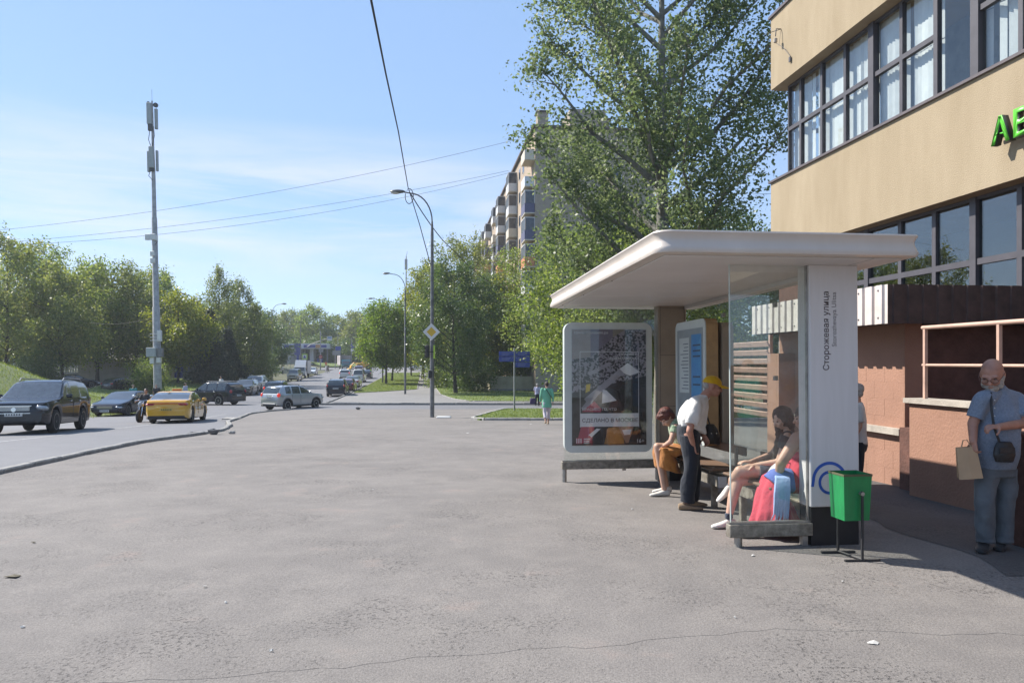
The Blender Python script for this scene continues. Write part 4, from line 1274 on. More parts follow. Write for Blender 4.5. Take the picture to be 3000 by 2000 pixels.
def car_grid(sp, fine=True):
    L_, W_ = sp['L'], sp['W']
    xs = list(np.linspace(0, .3, 5)) + list(np.arange(.3, L_ - .3, .09 if fine else .2)) + list(np.linspace(L_ - .3, L_, 5))
    for a, b_ in sp['win']: xs += [a, b_]
    xs += [sp['cowl'], sp['rf'], sp['rr'], sp['dk']]
    ra_ = sp['r'] * 1.16
    for c in (sp['fa'], sp['ra']): xs += [c - ra_, c - ra_ * .8, c - ra_ * .5, c, c + ra_ * .5, c + ra_ * .8, c + ra_]
    xs = sorted(set(round(x, 3) for x in xs if 0 <= x <= L_))
    xs = [x for i, x in enumerate(xs) if i == 0 or x - xs[i - 1] > .012 or x in (L_,)]
    tx, tz = [p[0] for p in sp['top']], [p[1] for p in sp['top']]
    def top(x):
        a = np.interp(x - .08, tx, tz); b_ = np.interp(x, tx, tz); c = np.interp(x + .08, tx, tz)
        return float((a + 2 * b_ + c) / 4) if .1 < x < L_ - .1 else float(b_)
    rows = []
    for x in xs:
        T_ = top(x)
        fr = x / L_
        B_ = sp['belt'][0] + (sp['belt'][1] - sp['belt'][0]) * fr
        B_ = min(B_, T_ - .045)
        g = T_ - B_
        e = min(x, L_ - x)
        w_ = W_ / 2 * (1 - .17 * (1 - min(1, e / .55)) ** 2.2)
        zb = sp['gc'] + (.10 * (1 - min(1, e / .35)) ** 1.5)
        for c in (sp['fa'], sp['ra']):
            dx = abs(x - c)
            if dx <= ra_ + 1e-6: zb = max(zb, sp['r'] + math.sqrt(max(0, ra_ ** 2 - dx ** 2)) * 1.0)
        zb = min(zb, B_ - .12)
        tum = .30
        wt = w_ * .955 - tum * max(0, g - .05)
        hh = B_ - zb
        r_ = [(0, zb + .02), (w_ * .84, zb + .01), (w_ * .955, zb + min(.05, hh * .15)), (w_ * .995, zb + hh * .35), (w_, zb + hh * .62), (w_ * .985, zb + hh * .86), (w_ * .955, B_),
              (w_ * .955 - tum * max(0, g - .05) * .5, B_ + g * .52), (wt, T_ - min(.07, g * .45)), (wt * .93, T_ - min(.03, g * .2)), (wt * .72, T_ - .008), (0, T_)]
        rows.append(r_)
    return xs, rows
def make_car(sp_name, fine=True):
    sp = SPEC[sp_name]
    xs, rows = car_grid(sp, fine)
    nx, nr = len(xs), len(rows[0])
    V = []; half = nr
    # full ring: right side (y<0) bottom->top then left side
    def vid(i, j, s): return i * (2 * nr) + (j if s == 0 else nr + j)
    X0_ = sp['fa'] + (sp['ra'] - sp['fa']) / 2
    for i, x in enumerate(xs):
        for s in (-1, 1):
            for (y, z) in rows[i]: V.append((X0_ - x, s * y, z))
    groups = {}
    def put(k, f): groups.setdefault(k, []).append(f)
    for i in range(nx - 1):
        xm = (xs[i] + xs[i + 1]) / 2
        for s in (0, 1):
            for j in range(nr - 1):
                f = (vid(i, j, s), vid(i + 1, j, s), vid(i + 1, j + 1, s), vid(i, j + 1, s))
                if s == 1: f = f[::-1]
                k = 'body'
                if j in (6, 7):
                    for n_, (a, b_) in enumerate(sp['win']):
                        if a - 1e-3 <= xm <= b_ + 1e-3 and rows[i][8][1] - rows[i][6][1] > .02: k = ('side_window', s, n_)
                if j >= 9:
                    if sp['cowl'] < xm < sp['rf']: k = ('windshield', 0, 0)
                    if sp['rr'] < xm < sp['dk'] : k = ('rear_window', 0, 0)
                if j < 2 and k == 'body': k = 'under'
                put(k, f)
    for i, rev in ((0, False), (nx - 1, True)):
        for j in range(nr - 1):
            f = (vid(i, j, 0), vid(i, j + 1, 0), vid(i, j + 1, 1), vid(i, j, 1))
            put('body', f[::-1] if rev else f)
    out_ = []
    for k, fs in groups.items():
        used = sorted(set(v for f in fs for v in f)); mp_ = {v: n for n, v in enumerate(used)}
        me = bpy.data.meshes.new(k if isinstance(k, str) else k[0])
        me.from_pydata([V[v] for v in used], [], [[mp_[v] for v in f] for f in fs])
        bm = bmesh.new(); bm.from_mesh(me)
        bmesh.ops.remove_doubles(bm, verts=bm.verts[:], dist=1e-4)
        if k == 'body': bmesh.ops.recalc_face_normals(bm, faces=bm.faces)
        bm.to_mesh(me); bm.free()
        shade(me, 45)
        out_.append((k, me))
    return sp, X0_, out_
_wheel = {}
def wheel_mesh(r, wdt, rim):
    key = (r, wdt, rim)
    if key in _wheel: return _wheel[key]
    t = MB(); w2 = wdt / 2
    t.lathe([(r * .66, -w2), (r * .9, -w2), (r * .98, -w2 * .8), (r, -w2 * .4), (r, w2 * .4), (r * .98, w2 * .8), (r * .9, w2), (r * .66, w2)], axis='Y', n=28)
    tm = t.mesh('tyre'); tm.materials.append(M_TYRE); shade(tm, 40)
    q = MB(); q.lathe([(r * .68, w2 * .55), (r * .70, w2 * 1.02), (r * .64, w2 * 1.02), (r * .6, w2 * .5), (r * .12, w2 * .45)], axis='Y', n=28)
    ns = 10 if rim == 'dark' else (12 if rim == 'steel' else 5)
    for i in range(ns):
        a = 2 * math.pi * i / ns
        wd = r * (.11 if ns == 10 else .26 if ns == 5 else .14)
        M = Matrix.Rotation(a, 4, 'Y')
        q.box((0, 0, 0), (1e-6, 1e-6, 1e-6))
        vs = [(-wd / 2, w2 * .75, r * .1), (wd / 2, w2 * .75, r * .1), (wd * .35, w2 * .98, r * .65), (-wd * .35, w2 * .98, r * .65), (-wd / 2, w2 * .5, r * .1), (wd / 2, w2 * .5, r * .1), (wd * .35, w2 * .6, r * .65), (-wd * .35, w2 * .6, r * .65)]
        q.add(vs, [(0, 1, 2, 3), (7, 6, 5, 4), (0, 4, 5, 1), (1, 5, 6, 2), (2, 6, 7, 3), (3, 7, 4, 0)], M)
    q.lathe([(r * .16, w2 * .5), (r * .16, w2 * .95), (r * .10, w2 * 1.0)], axis='Y', n=14)
    rm = q.mesh('rim'); rm.materials.append({'dark': M_RIMD, 'steel': M_STEELRIM, 'alloy': M_RIM}[rim]); shade(rm, 40)
    d = MB(); d.lathe([(r * .66, w2 * .2), (r * .66, w2 * .35)], axis='Y', n=20); dm = d.mesh('brake_disc'); dm.materials.append(M_TRIM)
    _wheel[key] = (tm, rm, dm)
    return _wheel[key]
_carcache = {}
def car(name, label, sp_name, pm, loc, heading, rim='alloy', lit=False, plate=M_PLATE, glassm=None, cat='car', far=False, lampcol=None, scale=1.0, group=None, extra=None, rot3=None):
    root = thing(name, label, cat, loc, heading, group)
    if rot3: root.rotation_euler = (rot3[0], rot3[1], heading)
    key = (sp_name, far)
    if key not in _carcache: _carcache[key] = make_car(sp_name, not far)
    sp, X0_, meshes = _carcache[key]
    gm = glassm or M_CARGLASS
    body = None
    parts = []
    for k, me in meshes:
        me = me.copy()
        me.materials.clear()
        if k == 'body':
            me.materials.append(pm); body = obj('body', me, root)
        elif k == 'under':
            me.materials.append(M_TRIM); obj('underbody', me, root)
        else:
            me.materials.append(gm); obj(k[0], me, root)
    r, wdt = sp['r'], .225
    for x, nm in ((sp['fa'], 0), (sp['ra'], 1)):
        for s in (-1, 1):
            tm, rm, dm = wheel_mesh(r, wdt, rim)
            t = obj('wheel', tm, root)
            t.location = (X0_ - x, s * (sp['W'] / 2 - .125), r)
            if s < 0: t.rotation_euler = (0, 0, math.pi)
            obj('rim', rm, t)
            if not far: obj('brake_disc', dm, t)
    L_, W_ = sp['L'], sp['W']
    zf = sp['top'][1][1]
    # lamps, grille, bumpers, plates
    for s in (-1, 1):
        q = MB(); q.ell((X0_ - .20, s * W_ * .385, zf - .15), (.24, .20, .11 if sp_name == 'suv_big' else .085), Matrix.Rotation(R(-s * 12), 3, 'X'), n=14, k=8); q.build('headlight', M_LAMP, root, True)
        if not far:
            q = MB(); q.ell((X0_ - .06, s * W_ * .36, sp['gc'] + .20), (.05, .07, .06), n=10, k=6); q.build('fog_lamp', M_LAMP, root, True)
        zt = sp['top'][-2][1]
        q = MB()
        if sp_name in ('sedan', 'sedan2'):
            q.ell((X0_ - L_ + .12, s * W_ * .36, zt - .13), (.16, .24, .075), n=12, k=7)
        else:
            q.ell((X0_ - L_ + .14, s * W_ * .415, zt - .04 if sp_name != 'van' else zt - .15), (.16, .09, .15 if sp_name != 'hatch' else .10), n=12, k=7)
        q.build('taillight', M_TAILON if lit else M_TAIL, root, True)
        q = MB(); q.box((X0_ - sp['cowl'] - .38, s * (W_ / 2 + .10), sp['belt'][0] + .10), (.10, .20, .15), bev=.04); q.build('mirror', pm if sp_name != 'suv_big' else PB, root, True)
        if not far:
            for (a, b_) in sp['win'][:2]:
                q = MB(); q.box((X0_ - b_ + .15, s * (W_ / 2 - .005), sp['belt'][0] - .08), (.17, .035, .03), bev=.01); q.build('door_handle', pm if sp_name not in ('suv_big',) else M_CHROME, root, True)
            for (a, b_) in sp['win'][:2]:
                q = MB(); q.box((X0_ - b_ - .045, s * (W_ / 2 - .006), sp['gc'] + .52), (.008, .02, .55)); q.build('door_gap', M_TRIM, root)
    q = MB(); q.box((X0_ - .03, 0, zf - .17), (.07, W_ * .48, .15), bev=.02); gr = q.build('grille', M_TRIM, root)
    if not far:
        for k in range(4):
            q = MB(); q.box((X0_ + .008, 0, zf - .225 + .036 * k), (.015, W_ * .47, .014)); q.build('grille_bar', M_CHROME, gr)
    q = MB(); q.box((X0_ - .02, 0, sp['gc'] + .16), (.07, W_ * .7, .10), bev=.03); q.build('air_intake', M_TRIM, root)
    q = MB(); q.box((X0_ - L_ + .02, 0, sp['gc'] + .10), (.08, W_ * .82, .14), bev=.03); q.build('rear_bumper', M_TRIM, root)
    q = MB(); q.box((X0_ + .025, 0, zf - .36), (.012, .52, .112)); fpz = q.build('number_plate', plate, root)
    zpl = {'sedan': .62, 'sedan2': .66}.get(sp_name, .80 if sp_name != 'van' else .7)
    if sp_name == 'duster': zpl = .86
    q = MB(); q.box((X0_ - L_ - .006 - (.02 if sp_name in ('sedan', 'sedan2') else 0), 0, zpl), (.014, .52, .112)); rp_ = q.build('number_plate', plate, root)
    if not far:
        for pl_, xx in ((fpz, X0_ + .0325), (rp_, X0_ - L_ - .014 - (.02 if sp_name in ('sedan', 'sedan2') else 0))):
            q = MB(); zc = zf - .36 if pl_ is fpz else zpl
            for k in range(6): q.box((xx, -.2 + k * .075, zc), (.003, .04, .06))
            q.build('plate_marks', M_PLATEINK, pl_)
    if sp.get('rails'):
        for s in (-1, 1):
            ya = s * (W_ / 2 - .30)
            z_ = sp['H']
            q = MB(); q.tube([(X0_ - sp['rf'] - .2, ya, z_ - .07), (X0_ - sp['rf'] - .35, ya, z_ + .035), (X0_ - sp['rr'] + .35, ya, z_ + .02), (X0_ - sp['rr'] + .15, ya, z_ - .1)], .02, 6); q.build('roof_rail', M_TRIM if sp_name == 'duster' else M_STEELRIM, root, True)
    if sp.get('clad'):
        for x in (sp['fa'], sp['ra']):
            for s in (-1, 1):
                q = MB(); pts = [(X0_ - x + r * 1.2 * math.cos(t), s * (W_ / 2 - .012), r + r * 1.2 * math.sin(t)) for t in np.linspace(R(-8), R(188), 15)]
                q.tube(pts, .045, 6); q.build('arch_trim', M_TRIM, root, True)
        for s in (-1, 1):
            q = MB(); q.box((X0_ - (sp['fa'] + sp['ra']) / 2, s * (W_ / 2 - .03), sp['gc'] + .03), (1.9, .07, .12), bev=.02); q.build('sill_trim', M_TRIM, root)
    root['x0'] = X0_
    if extra: extra(root, sp, X0_)
    return root
TH = 90 + 6.6
def place(px, y, zf=road_z):
    x = (px - CX) / F * y
    return Vector((x, y, zf(x, y)))
def pitch(loc, heading):
    """lean of a car standing on the sloping road"""
    f = Vector((math.cos(heading), math.sin(heading), 0)); e = 1.2
    a = road_z(loc.x + f.x * e, loc.y + f.y * e); b_ = road_z(loc.x - f.x * e, loc.y - f.y * e)
    return (0, -math.atan2(a - b_, 2 * e), 0)
def lx_extra(root, sp, X0_):
    q = MB(); q.box((X0_ + .02, 0, .70), (.03, .98, .02)); q.box((X0_ + .02, 0, .94), (.03, 1.05, .02)); q.build('grille_frame', M_CHROME, root)
    q = MB(); q.lathe([(.075, 0), (.075, .012)], (X0_ + .022, 0, .82), 'X', 18); q.lathe([(.058, .011), (.058, .016)], (X0_ + .022, 0, .82), 'X', 18); q.build('emblem', M_CHROME, root)
    for y in (-.3, .25):
        q = MB(); q.tube([(X0_ - sp['cowl'] - .05, y, 1.19), (X0_ - sp['cowl'] - .12, y + .5, 1.24)], .012, 5); q.build('wiper', M_TRIM, root)
HB = R(-90 + 6.6)
car('off_roader', 'large glossy black off-roader with chrome grille coming towards the camera at the left edge', 'suv_big', PB, place(118, 27.2), HB + R(6.5), 'dark', cat='car', glassm=M_CARGLASSL, extra=lx_extra, rot3=pitch(place(118, 27.2), HB))
def taxi_extra(root, sp, X0_):
    q = MB(); q.box((X0_ - 2.75, 0, 1.50), (.16, .42, .09), bev=.03); o = q.build('roof_sign', mat('taxi_sign', (.45, .14, .02), .4), root)
    q = MB(); q.box((X0_ - 2.75, 0, 1.455), (.14, .44, .012)); q.build('sign_base', M_TRIM, o)
    q = MB(); q.box((X0_ - sp['L'] - .005, 0, .90), (.03, 1.5, .03)); q.build('light_bar', M_TAIL, root)
    q = MB(); q.box((X0_ - sp['L'] + .02, 0, .30), (.10, 1.55, .10), bev=.03); q.build('diffuser', M_TRIM, root)
    for s in (-1, 1):
        for xx, w_ in ((2.35, .5), (3.1, .35)):
            q = MB(); q.box((X0_ - xx, s * (sp['W'] / 2 + .001), .66), (w_, .004, .12)); q.build('door_decal', M_PLATE, root)
car('taxi', 'yellow taxi saloon with a roof sign driving away beside the kerb', 'sedan', PY_, place(524, 36.4), R(TH + 5), 'dark', plate=M_PLATEY, extra=taxi_extra, glassm=M_CARGLASSL, rot3=pitch(place(524, 36.4), R(TH)))
car('saloon_car', 'dark grey executive saloon coming towards the camera behind the black off-roader', 'sedan', PN, place(365, 46), HB - R(6), 'dark', glassm=M_CARGLASSL, rot3=pitch(place(365, 46), HB))
car('off_roader', 'black off-roader turning left across the road beyond the taxi', 'suv_big', PB, place(622, 62), R(160), 'alloy', lit=False, scale=1)
def dus_extra(root, sp, X0_):
    q = MB(); q.box((X0_ - sp['L'] + .0, 0, .44), (.10, 1.2, .10), bev=.03); q.build('skid_plate', M_POLE2, root)
    q = MB(); q.box((X0_ - sp['L'] - .01, 0, .99), (.03, .55, .04)); q.build('tailgate_trim', M_CHROME, root)
car('compact_suv', 'silver compact off-roader with black arches turning right into the driveway', 'duster', PS, place(858, 53), R(61), 'alloy', lit=True, extra=dus_extra)
car('parked_suv', 'black compact off-roader parked first in the row by the lawn, seen from behind', 'suv', PB, place(990, 76), R(TH + 1), 'dark')
car('parked_car', 'dark red hatchback parked just ahead of the black compact off-roader', 'hatch', PR_, place(1018, 84), R(TH), far=True)
car('parked_car', 'white saloon parked between the dark red hatchback and the white van', 'sedan2', PSW, place(1036, 96), R(TH), far=True)
car('white_van', 'white panel van parked in the row beside the lawn', 'van', PW_, place(1053, 116), R(TH), far=True, cat='van', glassm=M_CARGLASS)
car('parked_car', 'dark hatchback parked beyond the white van', 'hatch', PN, place(1075, 133), R(TH), far=True)
car('white_suv', 'white off-roader with lit brake lamps driving away in the far lane', 'suv', PW_, place(1013, 132), R(TH), lit=True, far=True)
car('parked_car', 'small dark red car far off beside the yellow loader', 'hatch', PR_, place(1053, 158), R(TH), far=True)
car('dark_suv', 'dark car with red tail lamps half hidden behind the silver compact off-roader', 'suv', PN, place(814, 72), R(TH), lit=True, far=True)
car('estate_car', 'dark grey estate car coming towards the camera beside the silver off-roader', 'suv', PG_, place(720, 80), HB, far=True, glassm=M_CARGLASSL)
car('silver_off_roader', 'pale silver off-roader waiting in the oncoming lane near the birch', 'suv_big', PSW, place(748, 88), HB, far=True, glassm=M_CARGLASSL)
car('beige_van', 'dusty beige minivan standing in front of the box truck', 'van', PC, place(863, 126), HB, far=True, cat='van', glassm=M_CARGLASSL)
car('parked_car', 'small white car behind the box truck', 'hatch', PW_, place(914, 150), HB, far=True)
car('white_saloon', 'white saloon seen side on at the end of the footpath', 'sedan2', PW_, place(1227, 165, lambda x, y: h(y) + .05), R(178), far=True)
car('white_saloon', 'white car nose half hidden by the lamp post at the end of the footpath', 'sedan2', PW_, place(1262, 158, lambda x, y: h(y) + .05), R(176), far=True)
car('parked_car', 'black hatchback parked against the pale wall on the left', 'hatch', PB, place(372, 76, G), R(62))
car('parked_car', 'dark blue saloon parked under the trees left of the antenna mast', 'sedan2', PN, place(222, 80, G), R(40), far=True)
car('parked_car', 'dark car parked behind the grass mound', 'hatch', PG_, place(140, 84, G), R(30), far=True)

# box truck, lorry and loader
def truck(name, label, cabm, loc, heading, boxm, Lb, Wb, Hb, cat='truck'):
    t = thing(name, label, cat, loc, heading)
    prof = [(0, .45), (0, 1.0), (.08, 1.25), (.35, 1.95), (.6, 2.25), (1.7, 2.3), (1.7, .45)]
    q = MB(); q.prism([(-x, z) for x, z in prof], 2.0, basis((1.7, 1.0, 0), (1, 0, 0), (0, 0, 1), (0, -1, 0))); q.build('cab', cabm, t); fix_normals(t.children[-1].data)
    q = MB(); q.add([(1.64, -.85, 1.28), (1.64, .85, 1.28), (1.37, .82, 1.93), (1.37, -.82, 1.93)], [(0, 1, 2, 3)], Matrix.Translation((.012, 0, .01))); q.build('windshield', M_CARGLASSL, t)
    for s in (-1, 1):
        q = MB(); q.box((.8, s * 1.005, 1.6), (.75, .02, .55)); q.build('side_window', M_CARGLASS, t)
        q = MB(); q.ell((1.68, s * .72, .82), (.06, .2, .11), n=10, k=6); q.build('headlight', M_LAMP, t, True)
        q = MB(); q.box((1.35, s * 1.15, 1.55), (.08, .16, .32), bev=.03); q.build('mirror', M_TRIM, t)
        for x in (1.05, -Lb * .62):
            tm, rm, dm = wheel_mesh(.42, .26, 'steel'); w_ = obj('wheel', tm, t); w_.location = (x, s * .86, .42); obj('rim', rm, w_)
            if s < 0: w_.rotation_euler = (0, 0, math.pi)
    q = MB(); q.box((1.68, 0, .55), (.12, 2.0, .22), bev=.04); q.build('bumper', M_TRIM, t)
    q = MB(); q.box((1.70, 0, .95), (.03, 1.1, .18)); q.build('grille', M_TRIM, t)
    q = MB(); q.box((1.75, 0, .55), (.012, .52, .112)); q.build('number_plate', M_PLATE, t)
    q = MB(); q.box((-Lb / 2 - .05, 0, .95 + Hb / 2), (Lb, Wb, Hb), bev=.04); bx_ = q.build('cargo_box', boxm, t)
    for x in (-.08, -Lb):
        q = MB(); q.box((x, 0, .95 + Hb / 2), (.06, Wb + .03, Hb + .03)); q.build('edge_trim', M_STEELRIM, bx_)
    q = MB(); q.box((-Lb / 2, 0, .72), (Lb + 1.2, .8, .22)); q.build('chassis', M_TRIM, t)
    if name == 'box_truck':
        q = MB(); q.prism([(0, 0), (.9, -.05), (.0, .9)], 1.9, basis((.02, .95, 2.32), (1, 0, 0), (0, 0, 1), (0, -1, 0))); q.build('wind_deflector', PSW, t); fix_normals(t.children[-1].data)
    return t
M_BOXW = mat('box_body_white', (.58, .585, .58), .5, var=.06, vscale=1.2)
M_BOXP = mat('box_body_pinkish', (.50, .45, .44), .5, var=.1, vscale=1.2)
truck('box_truck', 'white box truck with a wind deflector behind the beige minivan', PW_, place(882, 137), HB, M_BOXW, 4.4, 2.2, 2.15)
truck('lorry', 'teal cabbed lorry with a white box body far down the road', PT, place(1012, 182), HB + R(12), M_BOXP, 7.0, 2.4, 2.3)
ld = thing('wheel_loader', 'yellow wheel loader standing beyond the parked cars', 'loader', place(1066, 172), R(200))
M_YEL = mat('machine_yellow', (.55, .32, .02), .5, var=.12)
q = MB(); q.box((0, 0, 1.2), (3.4, 1.7, 1.0), bev=.15); q.build('body', M_YEL, ld, True)
q = MB(); q.box((-.2, 0, 2.3), (1.3, 1.4, 1.3), bev=.12); o = q.build('cab', M_YEL, ld, True)
q = MB(); q.box((-.2, 0, 2.35), (1.34, 1.2, .9)); q.box((-.2, 0, 2.35), (1.0, 1.44, .9)); q.build('glazing', M_CARGLASS, o)
q = MB(); q.tube([(.8, .5, 1.5), (2.2, .5, 1.7), (2.9, .5, .9)], .12, 8); q.tube([(.8, -.5, 1.5), (2.2, -.5, 1.7), (2.9, -.5, .9)], .12, 8); q.build('arm', M_YEL, ld, True)
q = MB(); q.prism([(0, 0), (.9, -.1), (.8, .1), (.25, .25), (.1, .9), (0, .9)], 2.2, basis((2.8, 1.1, .3), (1, 0, 0), (0, 0, 1), (0, -1, 0))); q.build('bucket', M_YEL, ld)
for x in (-1.1, 1.2):
    for s in (-1, 1):
        tm, rm, dm = wheel_mesh(.62, .45, 'steel'); w_ = obj('wheel', tm, ld); w_.location = (x, s * .85, .62); obj('rim', rm, w_)
        if s < 0: w_.rotation_euler = (0, 0, math.pi)
# ------------------------------------------------------------------ trees
M_BARK = mat('bark_dark', (.07, .058, .045), .95, vscale=5, col2=(.035, .03, .025), bump=.8, bscale=18)
M_BARKP = mat('bark_poplar', (.24, .235, .20), .9, vscale=4, col2=(.10, .095, .08), bump=.6, bscale=18)
M_BARKB = mat('bark_birch', (.55, .54, .51), .9, vscale=5, col2=(.12, .11, .10), bump=.3)
LF = {
 'poplar': leaf_mat('leaf_poplar', (0.048, 0.078, 0.030), (0.098, 0.135, 0.052), (0.20, 0.23, 0.125), .5, 0.42),
 'green': leaf_mat('leaf_green', (0.060, 0.098, 0.021), (0.115, 0.169, 0.035), (0.204, 0.234, 0.065), .5, 0.46),
 'fresh': leaf_mat('leaf_fresh', (0.060, 0.095, 0.020), (0.108, 0.152, 0.034), (0.20, 0.225, 0.075), .5, 0.48),
 'maple': leaf_mat('leaf_maple', (0.049, 0.095, 0.014), (0.102, 0.168, 0.025), (0.204, 0.229, 0.051), .5, 0.48),
 'yellow': leaf_mat('leaf_yellowing', (0.077, 0.110, 0.018), (0.134, 0.165, 0.026), (0.226, 0.220, 0.042), .42, 0.44),
 'dark': leaf_mat('leaf_dark', (0.034, 0.065, 0.017), (0.065, 0.110, 0.028), (0.120, 0.157, 0.046), .42, 0.33),
 'olive': leaf_mat('leaf_olive', (0.071, 0.101, 0.027), (0.132, 0.167, 0.042), (0.226, 0.230, 0.071), .42, 0.40),
 'birch': leaf_mat('leaf_birch', (0.060, 0.091, 0.027), (0.113, 0.146, 0.041), (0.179, 0.197, 0.068), .40, 0.43),
 'spruce': leaf_mat('leaf_spruce', (0.014, 0.031, 0.017), (0.026, 0.048, 0.024), (0.048, 0.072, 0.036), .6, 0.16),
}
def env(kind, t):
    if kind == 'poplar': return .42 + .62 * math.sin(math.pi * min(1, t * .95 + .02)) ** .9
    if kind == 'birch': return max(.08, math.sin(math.pi * (t ** .75)) ** .7 * .95)
    if kind == 'spruce': return (1 - t) * 1.0 + .03
    if kind == 'bush': return max(.3, math.sin(math.pi * (t * .62 + .32)) ** .5)
    return max(.15, math.sin(math.pi * (t ** .8 * .93 + .04)) ** .55)
def tree_meshes(kind, H, Rc, base, nleaf, leaf, seed, limbs=26, lean=0.0, gap=.0, sig=.30):
    rg = np.random.default_rng(seed); rr_ = rnd(seed)
    tb = MB()
    r0 = max(.05, H * .014) if kind != 'bush' else .05
    npt = 9
    tr = []
    wx, wy = rr_.gauss(0, .02 * H), rr_.gauss(0, .02 * H)
    for i in range(npt):
        f = i / (npt - 1)
        tr.append(Vector((wx * math.sin(f * 3) + lean * f * H, wy * math.sin(f * 2.4), f * H * (.95 if kind in ('spruce', 'birch') else .86))))
    if kind != 'bush':
        tb.tube(tr, [r0 * (1.25 if i == 0 else 1) * (1 - .93 * i / (npt - 1)) + .008 for i in range(npt)], 9)
    def trunk_at(z):
        f = max(0, min(1, z / tr[-1].z)) * (npt - 1); i = min(npt - 2, int(f))
        return tr[i].lerp(tr[i + 1], f - i)
    anchors = []
    for k in range(limbs):
        t = (k + rr_.random()) / limbs
        phi = k * 2.399 + rr_.gauss(0, .35)
        if gap and rr_.random() < gap: continue
        z = base + (H - base) * t
        rad = Rc * env(kind, t) * rr_.uniform(.78, 1.08)
        drop = {'poplar': .95, 'birch': .8, 'spruce': -.15, 'bush': 1.1}.get(kind, .6)
        zs = max(base * .72, min(z - rad * drop, tr[-1].z * .97)) if kind != 'bush' else .05
        a = trunk_at(zs); c = trunk_at(z)
        e = Vector((c.x + rad * math.cos(phi), c.y + rad * math.sin(phi), z))
        ln = (e - a).length
        mid = a.lerp(e, .5) + Vector((0, 0, ln * (.06 if kind != 'poplar' else -.04)))
        pts = [a, a.lerp(mid, .55) + Vector((rr_.gauss(0, .03), rr_.gauss(0, .03), 0)) * ln, mid + Vector((rr_.gauss(0, .03), rr_.gauss(0, .03), 0)) * ln, mid.lerp(e, .55), e]
        rb = max(.012, r0 * (.42 if kind not in ('spruce', 'poplar') else .15 if kind == 'spruce' else .52) * (1 - .6 * t) * min(1, ln / 3))
        tb.tube(pts, [rb, rb * .8, rb * .55, rb * .3, .006], 6, False)
        ns = max(3, int(ln * (2.2 if kind != 'spruce' else 2.5)))
        for j in range(ns):
            f = .22 + .78 * (j + rr_.random()) / ns
            q = f * (len(pts) - 1); i = min(len(pts) - 2, int(q)); p = pts[i].lerp(pts[i + 1], q - i)
            d = (pts[i + 1] - pts[i]).normalized()
            o_ = Vector((rr_.gauss(0, 1), rr_.gauss(0, 1), rr_.gauss(0, .7)))
            o_ = (o_ - d * o_.dot(d) * .6).normalized()
            sl = min(ln * .38, 1.9) * (1.15 - .6 * f) * rr_.uniform(.5, 1.2)
            if kind == 'birch': dv = (d * .3 + o_ * .5 + Vector((0, 0, -.75))).normalized()
            elif kind == 'spruce': dv = (d * .6 + o_ * .7 + Vector((0, 0, -.25))).normalized(); sl *= .8
            elif kind == 'poplar': dv = (d * .6 + o_ * .8 + Vector((0, 0, .15))).normalized()
            else: dv = (d * .55 + o_ * .85 + Vector((0, 0, .05))).normalized()
            if kind == 'birch': sl *= 1.5
            e2 = p + dv * sl
            if sl > .4 and kind != 'spruce':
                tb.tube([p, p.lerp(e2, .5) + Vector((0, 0, .04 * sl)), e2], [max(.006, rb * .3), .006, .003], 4, False)
            for g in (.35, .65, 1.0): anchors.append((p.lerp(e2, g), sl))
    A_ = np.array([tuple(a) for a, s in anchors]); Sg = np.array([s for a, s in anchors])
    n = nleaf
    idx = rg.integers(0, len(A_), n)
    off = rg.normal(0, 1, (n, 3))
    if kind == 'birch': off *= [.75, .75, 1.7]
    C = A_[idx] + off * (sig + .12 * Sg[idx])[:, None]
    C[:, 2] = np.maximum(C[:, 2], .1)
    nrm = rg.normal(0, 1, (n, 3)); nrm[:, 2] += .45
    nrm /= np.linalg.norm(nrm, axis=1)[:, None] + 1e-9
    t1 = np.cross(nrm, rg.normal(0, 1, (n, 3))); t1 /= np.linalg.norm(t1, axis=1)[:, None] + 1e-9
    t2 = np.cross(nrm, t1)
    s_ = leaf * rg.uniform(.65, 1.35, n)[:, None]
    V = np.stack([C - t1 * s_ * .55, C + t2 * s_ * .36 + t1 * s_ * .05 + nrm * s_ * .10, C + t1 * s_ * .6, C - t2 * s_ * .36 + t1 * s_ * .05 + nrm * s_ * .10], 1).reshape(-1, 3)
    me = bpy.data.meshes.new('crown')
    me.vertices.add(n * 4); me.vertices.foreach_set('co', V.ravel())
    me.loops.add(n * 4); me.loops.foreach_set('vertex_index', np.arange(n * 4))
    me.polygons.add(n); me.polygons.foreach_set('loop_start', np.arange(0, n * 4, 4))
    at = me.attributes.new('rnd', 'FLOAT', 'FACE')
    clump = rg.random(len(A_))
    at.data.foreach_set('value', np.clip(.62 * rg.random(n) + .45 * clump[idx] - .05, 0, 1).astype(np.float32))
    me.update(); me.validate()
    tm = tb.mesh('trunk'); shade(tm, 60)
    return tm, me
_tp = {}
